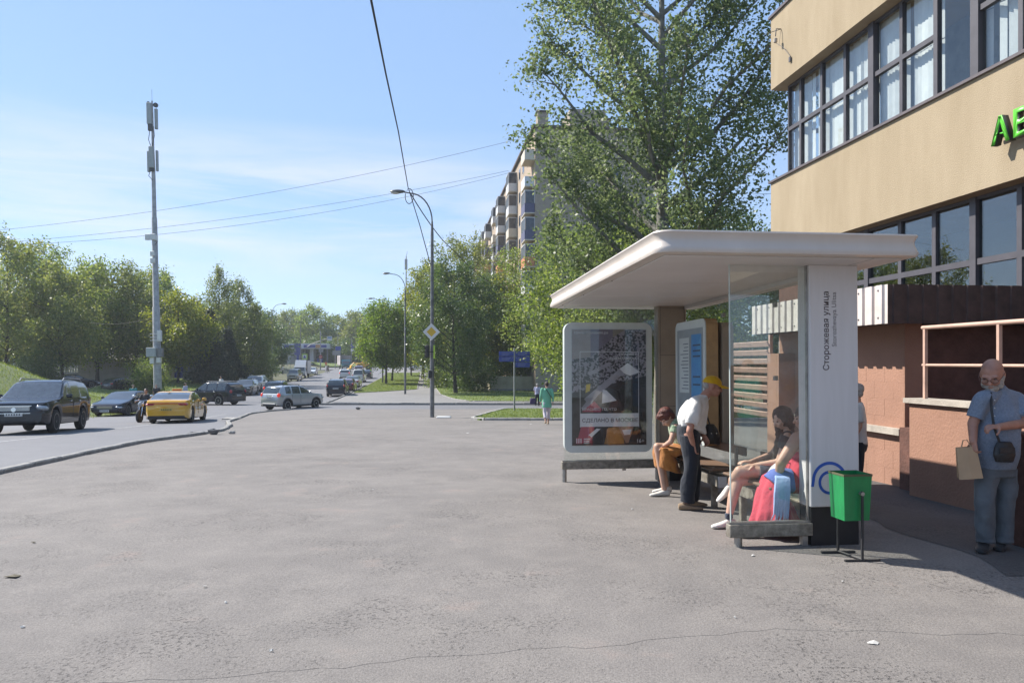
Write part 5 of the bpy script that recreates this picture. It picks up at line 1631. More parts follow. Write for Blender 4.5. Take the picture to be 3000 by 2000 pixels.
def tree(label, px, y, H, Rc, kind='broad', leafk='green', nleaf=9000, leaf=.22, base=None, seed=0, bark=None, name=None, zf=G, cat='tree', x=None, limbs=26, gap=0, group=None, rot=0, sig=.30, lean=0):
    xx = (px - CX) / F * y if x is None else x
    base = H * .22 if base is None else base
    key = (kind, round(H / 2.5), round(Rc), nleaf, leaf, seed, leafk)
    if key not in _tp:
        tm, cm = tree_meshes(kind, H, Rc, base, nleaf, leaf, seed, limbs, lean, gap, sig)
        tm.materials.append(bark or M_BARK); cm.materials.append(LF[leafk])
        _tp[key] = (tm, cm, H, Rc)
    tm, cm, h0, r0 = _tp[key]
    t = thing(name or {'spruce': 'spruce_tree', 'birch': 'birch_tree', 'bush': 'shrub', 'poplar': 'poplar_tree'}.get(kind, 'tree'), label, cat, (xx, y, zf(xx, y) - .03), rot, group)
    a = obj('trunk', tm, t); b_ = obj('crown', cm, t)
    for o in (a, b_): o.scale = (Rc / r0, Rc / r0, H / h0)
    return t
# the big poplar and the trees behind the shelter
tree('tall poplar with pale ascending limbs rising behind the bus shelter', 1945, 31, 26, 5.8, 'poplar', 'poplar', 74000, .14, 4.8, 3, M_BARKP, limbs=54, gap=.14, sig=.16)
tree('light green tree with a slanting dark trunk beside the walking couple', 1655, 63, 14.2, 4.9, 'broad', 'fresh', 26000, .16, 3.2, 4, limbs=36, gap=.08, sig=.26)
tree('light green tree in front of the apartment block balconies', 1530, 92, 17.0, 5.2, 'broad', 'green', 20000, .2, 2.6, 19, limbs=36, gap=.1)
tree('leafy green tree rising over the left edge of the shelter roof', 1790, 39, 9.6, 4.2, 'broad', 'fresh', 30000, .14, 1.6, 5, limbs=34, gap=.05)
tree('green tree just below the poplar crown above the shelter roof', 1930, 42, 11.5, 4.0, 'broad', 'green', 26000, .15, 1.6, 15, limbs=30, gap=.05)
tree('dark tree between the poplar and the ochre building', 2130, 47, 11.8, 4.6, 'broad', 'dark', 24000, .16, 1.8, 6, limbs=30)
tree('dark bushy tree at the corner of the ochre building', 2245, 52, 11.5, 4.0, 'broad', 'dark', 20000, .17, 1.5, 16, limbs=30)
tree('leafy tree whose low branches hang behind the blue direction signs', 1560, 86.5, 11.0, 4.4, 'broad', 'fresh', 22000, .19, 1.2, 7, limbs=34)
tree('bushy tree right behind the walking couple, left of the shelter', 1640, 88, 10.0, 4.4, 'broad', 'green', 16000, .2, 1.0, 8, limbs=30)
tree('yellow green tree over the corner of the cream fence', 1468, 88, 13.0, 4.2, 'broad', 'yellow', 18000, .2, 2.0, 9, limbs=32)
tree('shrub seen through the far glass of the shelter', 1775, 58, 6.8, 3.2, 'bush', 'green', 14000, .16, .5, 18, cat='shrub', limbs=26)
tree('shrub seen through the rear glass above the timetable box', 2040, 48, 6.6, 3.4, 'bush', 'green', 14000, .16, .5, 28, cat='shrub', limbs=26)
tree('dense dark tree with a thick trunk on the fenced lawn', 1335, 78, 13.6, 4.6, 'broad', 'dark', 26000, .19, 2.6, 10, limbs=34)
tree('dark tree behind the cream fence', 1420, 88, 13.0, 4.6, 'broad', 'dark', 18000, .20, 2.2, 20, limbs=30)
tree('large olive tree with bare upper branches beyond the lamp post', 1360, 100, 19.3, 6.4, 'broad', 'olive', 17000, .24, 4.5, 11, limbs=40, gap=.15)
tree('yellowing tree left of the tall lamp post', 1272, 108, 17.2, 5.2, 'broad', 'yellow', 17000, .24, 3.0, 12, limbs=34, gap=.05)
tree('yellowing tree further along the footpath', 1238, 128, 17.0, 5.0, 'broad', 'yellow', 13000, .28, 3.0, 22, limbs=30)
tree('round crowned maple on the lawn beside the parked cars', 1131, 104, 11.2, 4.0, 'broad', 'maple', 22000, .22, 2.9, 13, limbs=32, sig=.34)
tree('second maple just behind the round crowned one', 1148, 118, 10.6, 3.9, 'broad', 'maple', 15000, .24, 2.9, 14, limbs=30, sig=.34)
tree('small dark tree at the end of the lawn strip', 1205, 140, 9.0, 3.0, 'broad', 'dark', 8000, .26, 2.4, 24, limbs=24)
tree('low green shrub by the foot of the dense dark tree', 1300, 92, 3.0, 2.2, 'bush', 'fresh', 6000, .16, .3, 34, cat='shrub', limbs=18)
tree('low bush in the shade beside the cream fence', 1385, 82, 3.4, 2.4, 'bush', 'dark', 7000, .17, .3, 44, cat='shrub', limbs=18)
# left of the road
left = [
 ('tall tree at the left edge above the black off-roader', 15, 80, 16.2, 5.8, 'olive', 1), ('leafy tree second from the left edge', 120, 92, 16.8, 5.6, 'green', 2),
 ('tree with twin dark trunks behind the parked dark cars', 190, 79, 12.6, 4.6, 'olive', 3), ('tree whose crown hangs over the pale pavilion roof', 285, 90, 14.6, 5.2, 'green', 4),
 ('tree between the pavilion and the antenna mast', 385, 92, 14.0, 5.0, 'olive', 5), ('yellowing tree just right of the antenna mast', 520, 88, 10.8, 4.0, 'yellow', 6),
 ('tree behind the antenna mast', 440, 106, 15.2, 4.6, 'green', 7), ('dark tree far left behind the balustrade', 75, 102, 17.0, 5.6, 'dark', 8),
 ('dark tree low behind the pavilion wall', 330, 104, 12.5, 4.8, 'dark', 18), ('dark tree behind the twin trunks', 235, 104, 14.5, 5.0, 'dark', 28),
]
for lb, px, y, H_, Rc, lk, sd_ in left:
    tree(lb, px, y, H_, Rc, 'broad', lk, 15000, .24, 3.2, 50 + sd_, limbs=32, gap=.05, sig=.36)
tree('dark rounded shrub in front of the white balustrade', 112, 76, 3.9, 2.0, 'bush', 'dark', 8000, .15, .3, 71, cat='shrub', limbs=22)
tree('small sapling with pale leaves beside the mast', 430, 74, 3.4, 1.7, 'bush', 'fresh', 5000, .15, .8, 72, cat='shrub', limbs=18)
tree('tall drooping birch right of the glass kiosk', 640, 100, 15.4, 3.4, 'birch', 'birch', 16000, .2, 2.6, 73, M_BARKB, limbs=34)
tree('second drooping birch with a thinner top', 700, 106, 14.6, 3.4, 'birch', 'birch', 15000, .2, 2.6, 74, M_BARKB, limbs=34)
tree('lower birch nearest the oncoming silver off-roader', 745, 98, 10.6, 3.2, 'birch', 'birch', 14000, .2, 1.4, 75, M_BARKB, limbs=32)
tree('thin birch behind the yellowing tree', 478, 124, 17.2, 3.4, 'birch', 'birch', 9000, .26, 4, 76, M_BARKB, limbs=30)
tree('dark spruce behind the black off-roader that turns left', 618, 90, 9.4, 2.9, 'spruce', 'spruce', 22000, .16, .5, 77, limbs=90, sig=.16)
tree('smaller dark spruce beside the tall one', 668, 94, 7.4, 2.8, 'spruce', 'spruce', 18000, .16, .4, 78, limbs=80, sig=.16)
tree('dark bush at the roadside below the birches', 735, 112, 6.5, 3.4, 'bush', 'dark', 9000, .2, .4, 79, cat='shrub', limbs=24)
tree('dark tree at the roadside left of the green railing', 775, 128, 10.5, 4.2, 'broad', 'dark', 10000, .26, 1.6, 80, limbs=28)
# belt of trees beyond the filling station
farl = ['left end of the far tree belt', 'far tree above the filling station canopy', 'far tree behind the blue price totem', 'far tree behind the sign gantry', 'far tree right of the gantry', 'far tree behind the lorry', 'far tree above the yellow loader', 'far tree left of the round maple', 'far tree behind the round maple', 'far tree right of the round maple', 'far tree at the end of the footpath', 'far tree behind the white saloon']
for i, lb in enumerate(farl):
    px = 775 + i * 47 + (17 * i) % 23
    tree('hazy ' + lb, px, 222 + (i * 37) % 26, 14.6 + (i * 13) % 4 * .8, 7.2, 'broad', ('dark', 'olive', 'dark', 'green')[i % 4], 12000, .42, 1.5, 90 + i % 4, limbs=30, sig=.5, rot=i * 1.3)
for i, px in enumerate((820, 900, 980, 1060, 1140, 1220)):
    tree('low far bush ' + ('left of the filling station', 'behind the filling station shop', 'beside the lorry', 'beyond the yellow loader', 'beyond the maples', 'at the end of the footpath')[i], px, 214, 7, 5.5, 'bush', 'dark', 8000, .4, .5, 97, cat='shrub', limbs=24, rot=i, sig=.5)
for i, (px, y) in enumerate(((560, 150), (600, 165), (660, 160), (720, 170))):
    tree('distant tree behind the birches, ' + ('leftmost', 'second from left', 'third from left', 'rightmost')[i] + ' of four', px, y, 13.5, 6.0, 'broad', 'dark', 12000, .36, 1.5, 95, limbs=30, rot=i, sig=.45)
for i, (px, y) in enumerate(((60, 130), (180, 135), (300, 130), (410, 140))):
    tree('distant tree behind the left hand trees, ' + ('leftmost', 'second from left', 'third from left', 'rightmost')[i] + ' of four', px, y, 12.0, 6.0, 'broad', 'dark', 12000, .36, 1.5, 96, limbs=30, rot=i, sig=.45)
# ------------------------------------------------------------------ street furniture
M_POLE = mat('pole_grey', (.20, .20, .205), .55, .3, var=.25, vscale=3)
M_POLEL = mat('pole_pale', (.36, .36, .36), .6, .2, var=.2, vscale=3)
M_LUM = mat('lantern_body', (.13, .13, .13), .5, .2)
M_LUMG = mat('lantern_glass', (.55, .53, .45), .3, var=.05)
M_WIRE = mat('cable_black', (.012, .012, .013), .7)
def lamp(label, px, y, H, reach, side=-1, r=.11, zf=G, group=None):
    x = (px - CX) / F * y
    t = thing('street_lamp', label, 'street lamp', (x, y, zf(x, y)), 0, group)
    q = MB(); q.tube([(0, 0, -.1), (0, 0, H * .34), (0, 0, H * .342), (0, 0, H * .80), (0, 0, H * .86)], [r, r, r * .82, r * .7, r * .42], 12); q.build('pole', M_POLE, t, True)
    q = MB(); pts = [(0, 0, H * .855)] + [(side * reach * .62 * (1 - math.cos(a)), 0, H * .86 + H * .125 * math.sin(a)) for a in np.linspace(0, R(80), 9)] + [(side * reach * .8, 0, H * .99)]
    q.tube(pts, .035, 8); q.build('arm', M_POLE, t, True)
    q = MB(); q.ell((side * reach * .98, 0, H * .993), (.38, .13, .10), n=14, k=8); hd = q.build('lantern', M_LUM, t, True)
    q = MB(); q.ell((side * reach * 1.04, 0, H * .993 - .05), (.24, .11, .09), n=12, k=7); q.build('diffuser', M_LUMG, hd, True)
    return t
l1 = lamp('tall grey street lamp with a yellow diamond road sign, nearest the camera', 1266, 38.2, 11.3, 1.75)
lamp('second street lamp standing at the edge of the footpath', 1187, 77, 12.2, 1.9)
lamp('third street lamp with its lantern above the parked cars', 1121, 108, 12.0, 1.7)
lamp('street lamp on the far roadside beside the birches', 797, 119, 12.2, 1.9, side=1)
lamp('distant street lamp in front of the filling station', 881, 152, 11.6, 1.9, side=1)
lamp('street lamp half hidden by trees beside the antenna mast', 480, 92, 11.0, 2.4, side=1)
# things on the near lamp post
M_SIGNW = mat('sign_white', (.66, .66, .64), .5, var=.06)
M_SIGNY = mat('sign_yellow', (.62, .40, .03), .45, var=.06)
M_SIGNB = mat('sign_blue', (.035, .06, .30), .45, var=.1)
M_LIME = mat('sign_lime', (.42, .60, .06), .5, var=.06)
lx, ly = l1.location.x, l1.location.y
c = P(1264, 972, ly - .16)
ds = thing('road_sign', 'white bordered yellow diamond priority sign on the nearest lamp post', 'road sign', c)
q = MB(); s_ = .43
q.prism([(0, -s_), (s_, 0), (0, s_), (-s_, 0)], .02, basis((0, .01, 0), (1, 0, 0), (0, 0, 1), (0, -1, 0))); q.build('plate', M_SIGNW, ds)
q = MB(); s_ = .24
q.prism([(0, -s_), (s_, 0), (0, s_), (-s_, 0)], .004, basis((0, -.0101, 0), (1, 0, 0), (0, 0, 1), (0, -1, 0))); q.build('diamond', M_SIGNY, ds)
q = MB(); q.box((0, .06, .1), (.2, .1, .04)); q.box((0, .06, -.15), (.2, .1, .04)); q.build('bracket', M_POLE, ds)
tl = thing('traffic_light', 'black traffic light seen edge on with a lime backing strip on the nearest lamp post', 'traffic light', P(1257, 1048, ly - .05))
q = MB(); q.box((-.06, -.14, .32), (.17, .26, .62), bev=.03); hs = q.build('housing', M_TRIM, tl)
q = MB(); q.box((.26, -.06, .30), (.08, .03, .66)); q.build('backing_strip', M_LIME, tl)
for k in range(3):
    q = MB(); q.lathe([(.09, 0), (.09, .12)], (-.20, -.14, .12 + .2 * k), 'X', 12); q.build('visor', M_TRIM, hs)
q = MB(); q.box((.1, -.06, .30), (.3, .03, .04)); q.build('bracket', M_TRIM, tl)
bx = thing('junction_box', 'dark metal switch box strapped low on the nearest lamp post', 'switch box', P(1262, 1108, ly - .1))
q = MB(); q.box((0, -.06, .2), (.24, .14, .42), bev=.02); q.build('box', M_POLE, bx)
q = MB(); q.box((0, -.132, .2), (.18, .008, .34)); q.build('door', M_TRIM, bx)
sb = P(1300, 1224, 37.6)
o = thing('concrete_slab', 'flat white concrete slab lying beside the foot of the nearest lamp post', 'slab', (sb.x, sb.y, h(37.6)))
q = MB(); q.box((0, 0, .03), (.70, .5, .09), bev=.03); q.build('slab', M_SIGNW, o)
o = thing('concrete_slab', 'worn flat slab in the dusty strip by the kerb corner', 'slab', (P(718, 1226, 38).x, 36.2, h(36.2)))
q = MB(); q.box((0, 0, .02), (.75, .6, .06), bev=.02); q.build('slab', M_KERB2, o)
def stub(label, px, y):
    x = (px - CX) / F * y
    o = thing('parking_stub', label, 'bollard stub', (x, y, h(y)))
    q = MB(); q.lathe([(.09, 0), (.16, .11), (.165, .145), (.12, .15), (.10, .12), (.02, .115)], n=16); q.build('bowl', M_POLE, o, True)
    q = MB(); q.lathe([(.035, .1), (.03, .17)], n=8); q.build('pin', M_IRON, o)
stub('dark bowl shaped stub beside the drain near the taxi', 626, 22.0)
stub('dark bowl shaped stub in front of the driveway', 1049, 49.2)
o = thing('rubble_lump', 'pale lump of broken concrete next to the dark stub near the taxi', 'rubble', (P(678, 1268, 22.3).x, 22.3, h(22.3)))
rg = rnd(4)
for k in range(3):
    q = MB(); q.ell((rg.gauss(0, .05), rg.gauss(0, .04), .04), (.07, .05, .055), n=7, k=5); q.build('chunk', M_KERB2, o)
# drain grate
dg = thing('drain_grate', 'cast iron drain grate in the road beside the kerb', 'drain', (P(605, 1258, 24.5).x - .3, 24.5, road_z(-9.8, 24.5) + .012), R(100))
for k in range(7):
    q = MB(); q.box((-.27 + .09 * k, 0, 0), (.05, .42, .03)); q.build('bar', M_IRON, dg)
q = MB(); q.box((0, .23, 0), (.68, .05, .032)); q.box((0, -.23, 0), (.68, .05, .032)); q.build('rim', M_IRON, dg)
# direction signs on the island
sp_ = thing('direction_sign', 'grey post carrying five blue pedestrian direction boards on the lawn island', 'sign', (P(1507, 1203, 46).x, 46, lawn_z(0, 46)))
q = MB(); q.tube([(0, 0, -.1), (0, 0, 3.75)], .05, 10); q.build('post', M_POLEL, sp_, True)
for (x0, x1, z0, z1) in ((-.92, -.03, 3.25, 3.53), (-.92, -.03, 2.92, 3.22), (.05, .93, 3.25, 3.53), (.05, .93, 2.92, 3.22), (.05, .93, 2.58, 2.89)):
    q = MB(); q.box(((x0 + x1) / 2, -.02, (z0 + z1) / 2), (x1 - x0, .03, z1 - z0), bev=.01); b_ = q.build('board', M_SIGNB, sp_)
    q = MB()
    for k in range(3): q.box((x0 + .12 + (.45 - .06 * k) / 2 + .08, -.037, z1 - .07 - .07 * k), (.45 - .06 * k + .1, .004, .018))
    q.box((x1 - .06 if x0 < 0 else x0 + .06, -.037, z1 - .07), (.04, .004, .05))
    q.build('lettering', mat('sign_lettering', (.25, .27, .42), .5), b_)
# cream fence behind the lawn
fy, fx = 83.5, -2.3
M_CREAM = mat('fence_cream', (.42, .38, .27), .8, var=.12, vscale=1.5)
fc = thing('fence_wall', 'cream painted low concrete fence under the trees behind the lawn', 'fence', (fx, fy, h(83) + .0))
panels = [((0.4, -1.0), (-3.6, 4.2))] if False else []
pts = [(-1.9, 3.4), (0, 0), (3.3, -.3), (6.6, -.6), (9.9, -.9), (13.2, -1.2)]
for i in range(len(pts) - 1):
    a, b_ = Vector((*pts[i], 0)), Vector((*pts[i + 1], 0)); d = b_ - a
    q = MB(); q.box(((a.x + b_.x) / 2, (a.y + b_.y) / 2, .85), (d.length - .12, .10, 1.6), rot=math.atan2(d.y, d.x)); pn = q.build('panel', M_CREAM, fc)
    q = MB(); q.box(((a.x + b_.x) / 2, (a.y + b_.y) / 2, .12), (d.length - .12, .16, .3), rot=math.atan2(d.y, d.x)); q.build('plinth', M_KERB, pn)
    q = MB(); q.box((a.x, a.y, .9), (.16, .2, 1.8), rot=math.atan2(d.y, d.x)); q.build('post', M_CREAM, fc)

# ------------------------------------------------------------------ antenna mast
my = 70.0; mx_ = (462 - CX) / F * my
mz = 1.6 - (1130 - HZ) / F * my
ms = thing('antenna_mast', 'tall grey antenna mast with stacked panel antennas left of the taxi', 'antenna mast', (mx_, my, mz))
tilt = R(-1.15); ms.rotation_euler = (0, tilt, 0)
k_ = my / F
def mh(py): return 1.6 - (py - HZ) / F * my - mz
M_ANT = mat('antenna_grey', (.33, .36, .36), .6, var=.08)
M_ANTD = mat('antenna_dark', (.05, .055, .06), .6)
q = MB(); q.tube([(0, 0, -.3), (0, 0, mh(900)), (0, 0, mh(898)), (0, 0, mh(640)), (0, 0, mh(636)), (0, 0, mh(500)), (0, 0, mh(430)), (0, 0, mh(330)), (0, 0, mh(296))], [.36, .32, .28, .24, .2, .17, .12, .10, .07], 12); q.build('pole', M_POLEL, ms, True)
q = MB(); q.tube([(0, 0, mh(298)), (0, 0, mh(262))], .014, 5); q.build('lightning_rod', M_ANTD, ms)
def mbox(name, x0, x1, y0, y1, m=M_ANT, d=.25, dy=-.25, par=None):
    q = MB(); q.box(((x0 + x1) / 2 * k_, dy, (mh(y0) + mh(y1)) / 2), ((x1 - x0) * k_, d, abs(mh(y0) - mh(y1))), bev=.03); return q.build(name, m, par or ms)
mbox('panel_antenna', -12, 1, 304, 366); mbox('panel_antenna', 6, 14, 318, 378, dy=.1); mbox('panel_antenna', 3, 8, 336, 372, dy=.35, m=M_PLATE)
mbox('panel_antenna', -7, 7, 432, 494, dy=-.32); mbox('panel_antenna', -13, -7, 445, 506); mbox('panel_antenna', 8, 14, 441, 502, dy=.05)
mbox('radio_unit', -9, 3, 366, 386, M_ANTD); mbox('radio_unit', -8, 6, 494, 504, M_ANTD, .2)
for x, d in ((-10, .16), (11, .22)):
    q = MB(); q.lathe([(d, 0), (d * .95, .16), (.03, .22)], (x * k_, -.1, mh(303 if x < 0 else 309)), 'Y', 14); q.build('dish', M_ANTD, ms, True)
    q = MB(); q.tube([(x * k_, 0, mh(306)), (0, 0, mh(306))], .03, 5); q.build('dish_arm', M_ANTD, ms)
for (x0, x1, y0, y1) in ((-24, -9, 687, 704), (-9, 6, 686, 704), (-10, 3, 737, 751), (-10, 4, 757, 772), (6, 12, 690, 706)): mbox('equipment_box', x0, x1, y0, y1, M_PLATE, .22)
mbox('equipment_box', 6, 18, 968, 1000, M_PLATE, .3); mbox('cabinet', -22, 6, 1018, 1045, M_ANT, .5, -.45); mbox('cabinet', 6, 22, 1020, 1046, M_POLE, .4, -.3)
mbox('meter_box', -14, -2, 1047, 1065, M_PLATE, .3, -.4); mbox('meter_box', 4, 16, 1047, 1063, M_PLATE, .3, -.35)
for yy in (978, 988, 997):
    q = MB(); q.tube([(-.45, -.35, mh(yy)), (.45, -.35, mh(yy))], .03, 5); q.build('strap', M_PLATE, ms)
rg = rnd(8)
for (a, b_, xo) in ((384, 440, -5), (372, 430, 6), (504, 530, -6), (700, 720, 8)):
    q = MB(); q.tube([(xo * k_, -.2, mh(a)), (xo * k_ * 1.6, -.3, mh((a + b_) / 2)), (0, -.15, mh(b_))], .03, 5); q.build('feeder_cable', M_ANTD, ms, True)
# far thin mast
x2 = (1190 - CX) / F * 160
m2 = thing('thin_mast', 'thin lattice antenna mast standing far behind the second street lamp', 'antenna mast', (x2, 160, h(160)))
q = MB(); q.tube([(0, 0, 0), (0, 0, 14), (0, 0, 24)], [.22, .16, .10], 8); q.build('pole', M_POLEL, m2, True)
q = MB(); q.box((0, -.2, 22.3), (.55, .25, 2.2), bev=.04); q.build('panel_antenna', M_ANT, m2)
q = MB(); q.tube([(0, 0, 24), (.25, 0, 25)], .03, 5); q.build('rod', M_ANTD, m2)

# ------------------------------------------------------------------ cables
def cable(label, pts, r, name='overhead_cable', n=24, sag=None):
    out_ = []
    P_ = [Vector(p) for p in pts]
    for i in range(len(P_) - 1):
        for k in range(n):
            t = k / n; p = P_[i].lerp(P_[i + 1], t)
            s = sag[i] if isinstance(sag, (list, tuple)) else (sag or 0)
            p.z -= 4 * s * t * (1 - t); out_.append(p)
    out_.append(P_[-1])
    q = MB(); q.tube(out_, r, 6)
    o = q.build(name, M_WIRE, None, True, off=out_[0], loc=out_[0])
    return tag(o, label, 'cable')
top_ = P(1196, 560, 38.0)
cable('thick black cable coming from overhead to the arm of the nearest lamp post', [P(1040, -420, 9.0), P(1087, 0, 12.5), P(1130, 215, 18.0), P(1167, 385, 26), P(1196, 552, 37.8)], .022, n=8)
cable('black cable dropping from the lamp arm to its pole', [P(1198, 556, 37.9), P(1230, 660, 38.0), P(1262, 778, 38.1)], .022, n=6)
cable('black cable running from the lamp arm right into the trees', [P(1202, 566, 38.2), P(1330, 735, 60), P(1440, 830, 78)], .028, n=10, sag=[.3, .2])
q = MB(); pts_ = [P(1203 + 12 * math.cos(a) - 4, 575 + 22 * math.sin(a), 37.8) for a in np.linspace(R(-120), R(200), 14)]
q.tube(pts_, .02, 5); tag(q.build('cable_loop', M_WIRE, None, True, off=pts_[0], loc=pts_[0]), 'small slack loop of cable hanging at the lamp arm', 'cable')
for lb, a, b_, sg in (('highest thin wire across the sky on the left', P(-60, 680, 75), P(1540, 402, 80), 1.1), ('middle thin wire across the sky on the left', P(-60, 716, 75), P(1490, 500, 90), 1.0), ('lowest thin wire across the sky on the left', P(-60, 722, 76), P(1490, 507, 91), 1.6)):
    cable(lb, [a, b_], .016, n=40, sag=sg, name='overhead_wire')
for lb, a, b_, sg in (('upper slack wire from the mast to the left edge', P(452, 930, 70), P(60, 860, 78), 1.6), ('lower slack wire from the mast to the left edge', P(452, 932, 70), P(60, 850, 78), 2.2)):
    cable(lb, [a, b_], .014, n=30, sag=sg, name='overhead_wire')
for i, (ya, yb) in enumerate(((553, 545), (569, 566))):
    cable(('upper' if i == 0 else 'lower') + ' thin wire between the poplar and the ochre building', [P(2205, ya, 50), P(2300, yb, 50)], .012, n=4, name='overhead_wire')
cable('slack wire between the far lamp and the sign gantry', [P(835, 985, 150), P(882, 980, 150), P(938, 985, 150)], .02, n=10, sag=[.6, .7], name='overhead_wire')

# ------------------------------------------------------------------ left roadside buildings
M_PAVW = mat('pavilion_pale', (.42, .39, .35), .85, var=.12, vscale=1.2)
M_PAVR = mat('pavilion_roof', (.40, .37, .31), .8, var=.15)
M_BALU = mat('balustrade_white', (.50, .47, .43), .85, var=.1)
py_ = 94.0
pv = thing('pavilion', 'low pale rendered pavilion with a hipped roof behind the parked black hatchback', 'building', (P(310, 1100, py_).x, py_, G(P(310, 1100, py_).x, py_)), R(6))
q = MB(); q.box((0, 3, 1.4), (6.4, 6, 3.0)); q.build('wall', M_PAVW, pv)
q = MB(); q.add([(-3.8, -.6, 2.9), (3.8, -.6, 2.9), (3.8, 6.6, 2.9), (-3.8, 6.6, 2.9), (-1.2, 3, 3.9), (1.2, 3, 3.9)], [(0, 1, 5, 4), (1, 2, 5), (2, 3, 4, 5), (3, 0, 4), (3, 2, 1, 0)]); q.build('roof', M_PAVR, pv)
for k in range(9):
    q = MB(); q.box((-1.4 + .34 * k, -.02, 2.0), (.16, .03, .55)); q.build('vent_slot', M_CREAM, pv)
rw = thing('retaining_wall', 'long pale retaining wall with white balustrade behind the grass mound', 'wall', (P(120, 1100, 100).x, 100, G(P(120, 1100, 100).x, 100)), R(3))
q = MB(); q.box((0, 0, .5), (15, .3, 1.4)); q.build('wall', M_PAVW, rw)
q = MB(); q.box((0, 0, 2.12), (15, .26, .12)); q.build('handrail', M_BALU, rw)
for k in range(46):
    q = MB(); q.box((-7.3 + .325 * k, 0, 1.63), (.14, .14, .86)); q.build('baluster', M_BALU, rw)
hs_ = thing('pale_house', 'white walled low house behind the balustrade at the left edge', 'building', (P(20, 1060, 115).x, 115, G(-75, 115)))
q = MB(); q.box((0, 0, 2.4), (9, 6, 5.4)); q.build('wall', M_PAVW, hs_)
q = MB(); q.box((0, 0, 5.3), (9.8, 6.8, .5)); q.build('roof', M_ROOFDARK, hs_)
q = MB(); q.box((2.0, -3.02, 2.8), (2.2, .06, 3.2)); q.build('door', M_BALW, hs_)
for x in (-2.6, -.6):
    q = MB(); q.box((x, -3.02, 3.4), (1.2, .06, 1.3)); o = q.build('window', M_BALW, hs_)
    q = MB(); q.box((x, -3.06, 3.4), (1.0, .02, 1.1)); q.build('pane', M_FARWIN, o)
# glazed kiosk, yellow fence, blue container
ky = 96.0; kx = P(568, 1100, ky).x
kk = thing('glass_kiosk', 'grey glazed guard kiosk with a flat tilted roof left of the spruces', 'kiosk', (kx, ky, bank_z(kx, ky) - .05))
M_KIO = mat('kiosk_panel', (.24, .25, .25), .5, var=.1)
q = MB(); q.box((0, 0, 1.0), (2.0, 1.8, 2.1)); q.build('wall', M_KIO, kk)
for s in (-.95, .95):
    q = MB(); q.box((s, -.85, 2.6), (.1, .1, 3.0)); q.build('post', M_POLEL, kk)
for k in range(3):
    q = MB(); q.box((-.62 + .62 * k, -.88, 2.75), (.56, .03, 1.3)); q.build('pane', M_FARWIN, kk)
q = MB(); q.box((-.1, 0, 4.0), (2.8, 2.4, .14), rot=Matrix.Rotation(R(5), 4, 'Y')); q.build('roof', M_POLEL, kk)
bxx = P(524, 1085, 100).x
bc = thing('blue_gate', 'bright blue metal gate beside the glazed kiosk', 'gate', (bxx, 100, bank_z(bxx, 98)))
q = MB(); q.box((0, 0, 1.0), (1.7, .1, 2.1)); q.build('leaf', mat('gate_blue', (.03, .06, .30), .5), bc)
for s in (-.95, .95):
    q = MB(); q.box((s, 0, 1.3), (.16, .2, 2.9)); q.build('post', M_POLEL, bc)
fxx = P(492, 1095, 99).x
yf = thing('plank_fence', 'pale yellow board fence right of the antenna mast', 'fence', (fxx, 99, bank_z(fxx, 98)))
for k in range(6):
    q = MB(); q.box((-.7 + .28 * k, 0, 1.1), (.26, .05, 2.3)); q.build('board', M_CREAM, yf)
tw = thing('far_tower', 'dark red tower block top peeping over the left hand trees', 'building', (P(290, 1060, 420).x, 420, 2))
q = MB(); q.box((0, 0, 25.5), (5.5, 5.5, 51)); q.build('wall', mat('tower_red', (.20, .10, .11), .8), tw)
q = MB(); q.box((0, 0, 52), (4, 4, 2)); q.build('roof_house', mat('tower_red', (.20, .10, .11), .8), tw)

# ------------------------------------------------------------------ filling station and signs far down the road
M_STBLUE = mat('station_blue', (.035, .05, .24), .45, var=.05)
gy = 206.0
def gx(px): return (px - CX) / F * gy
gs = thing('filling_station', 'filling station with a blue and white canopy at the end of the road', 'filling station', (gx(892), gy, G(gx(892), gy)))
gz = gs.location.z
def zz_(py): return 1.6 - (py - HZ) / F * gy - gz
def gbox(name, a, b_, y0, y1, m, d=.3, dy=0, par=None):
    q = MB(); q.box((gx((a + b_) / 2) - gx(892), dy, (zz_(y0) + zz_(y1)) / 2), ((b_ - a) / F * gy, d, abs(zz_(y0) - zz_(y1)))); return q.build(name, m, par or gs)
gbox('canopy', 826, 958, 1006, 1021, M_BALW, 8, 4)
for a, b_ in ((833, 871), (890, 924), (941, 957)): gbox('fascia', a, b_, 1010, 1018, M_STBLUE, .1, -.06)
gbox('fascia_badge', 925, 939, 1009, 1019, mat('badge_orange', (.45, .22, .08), .5), .1, -.08)
gbox('shop', 828, 858, 1022, 1066, M_BALW, 4, 6); gbox('kiosk_wall', 845, 875, 1040, 1066, M_KIO, 2, 3)
gbox('shop_front', 900, 912, 1022, 1066, M_BALW, 3, 4); gbox('shop_dark', 914, 952, 1024, 1066, M_ROOMDARK, 3, 8)
gbox('column', 955, 958, 1021, 1067, M_POLE, .4, 1); gbox('column', 912, 914, 1021, 1067, M_BALW, .4, 1)
gbox('price_totem', 871, 889, 1006, 1040, M_STBLUE, .5, -2.5); gbox('totem_leg', 877, 883, 1040, 1068, M_STBLUE, .4, -2.5)
for k, px in enumerate((925, 936)): gbox('fuel_pump', px, px + 5, 1050, 1067, M_STBLUE, .6, 1.5)
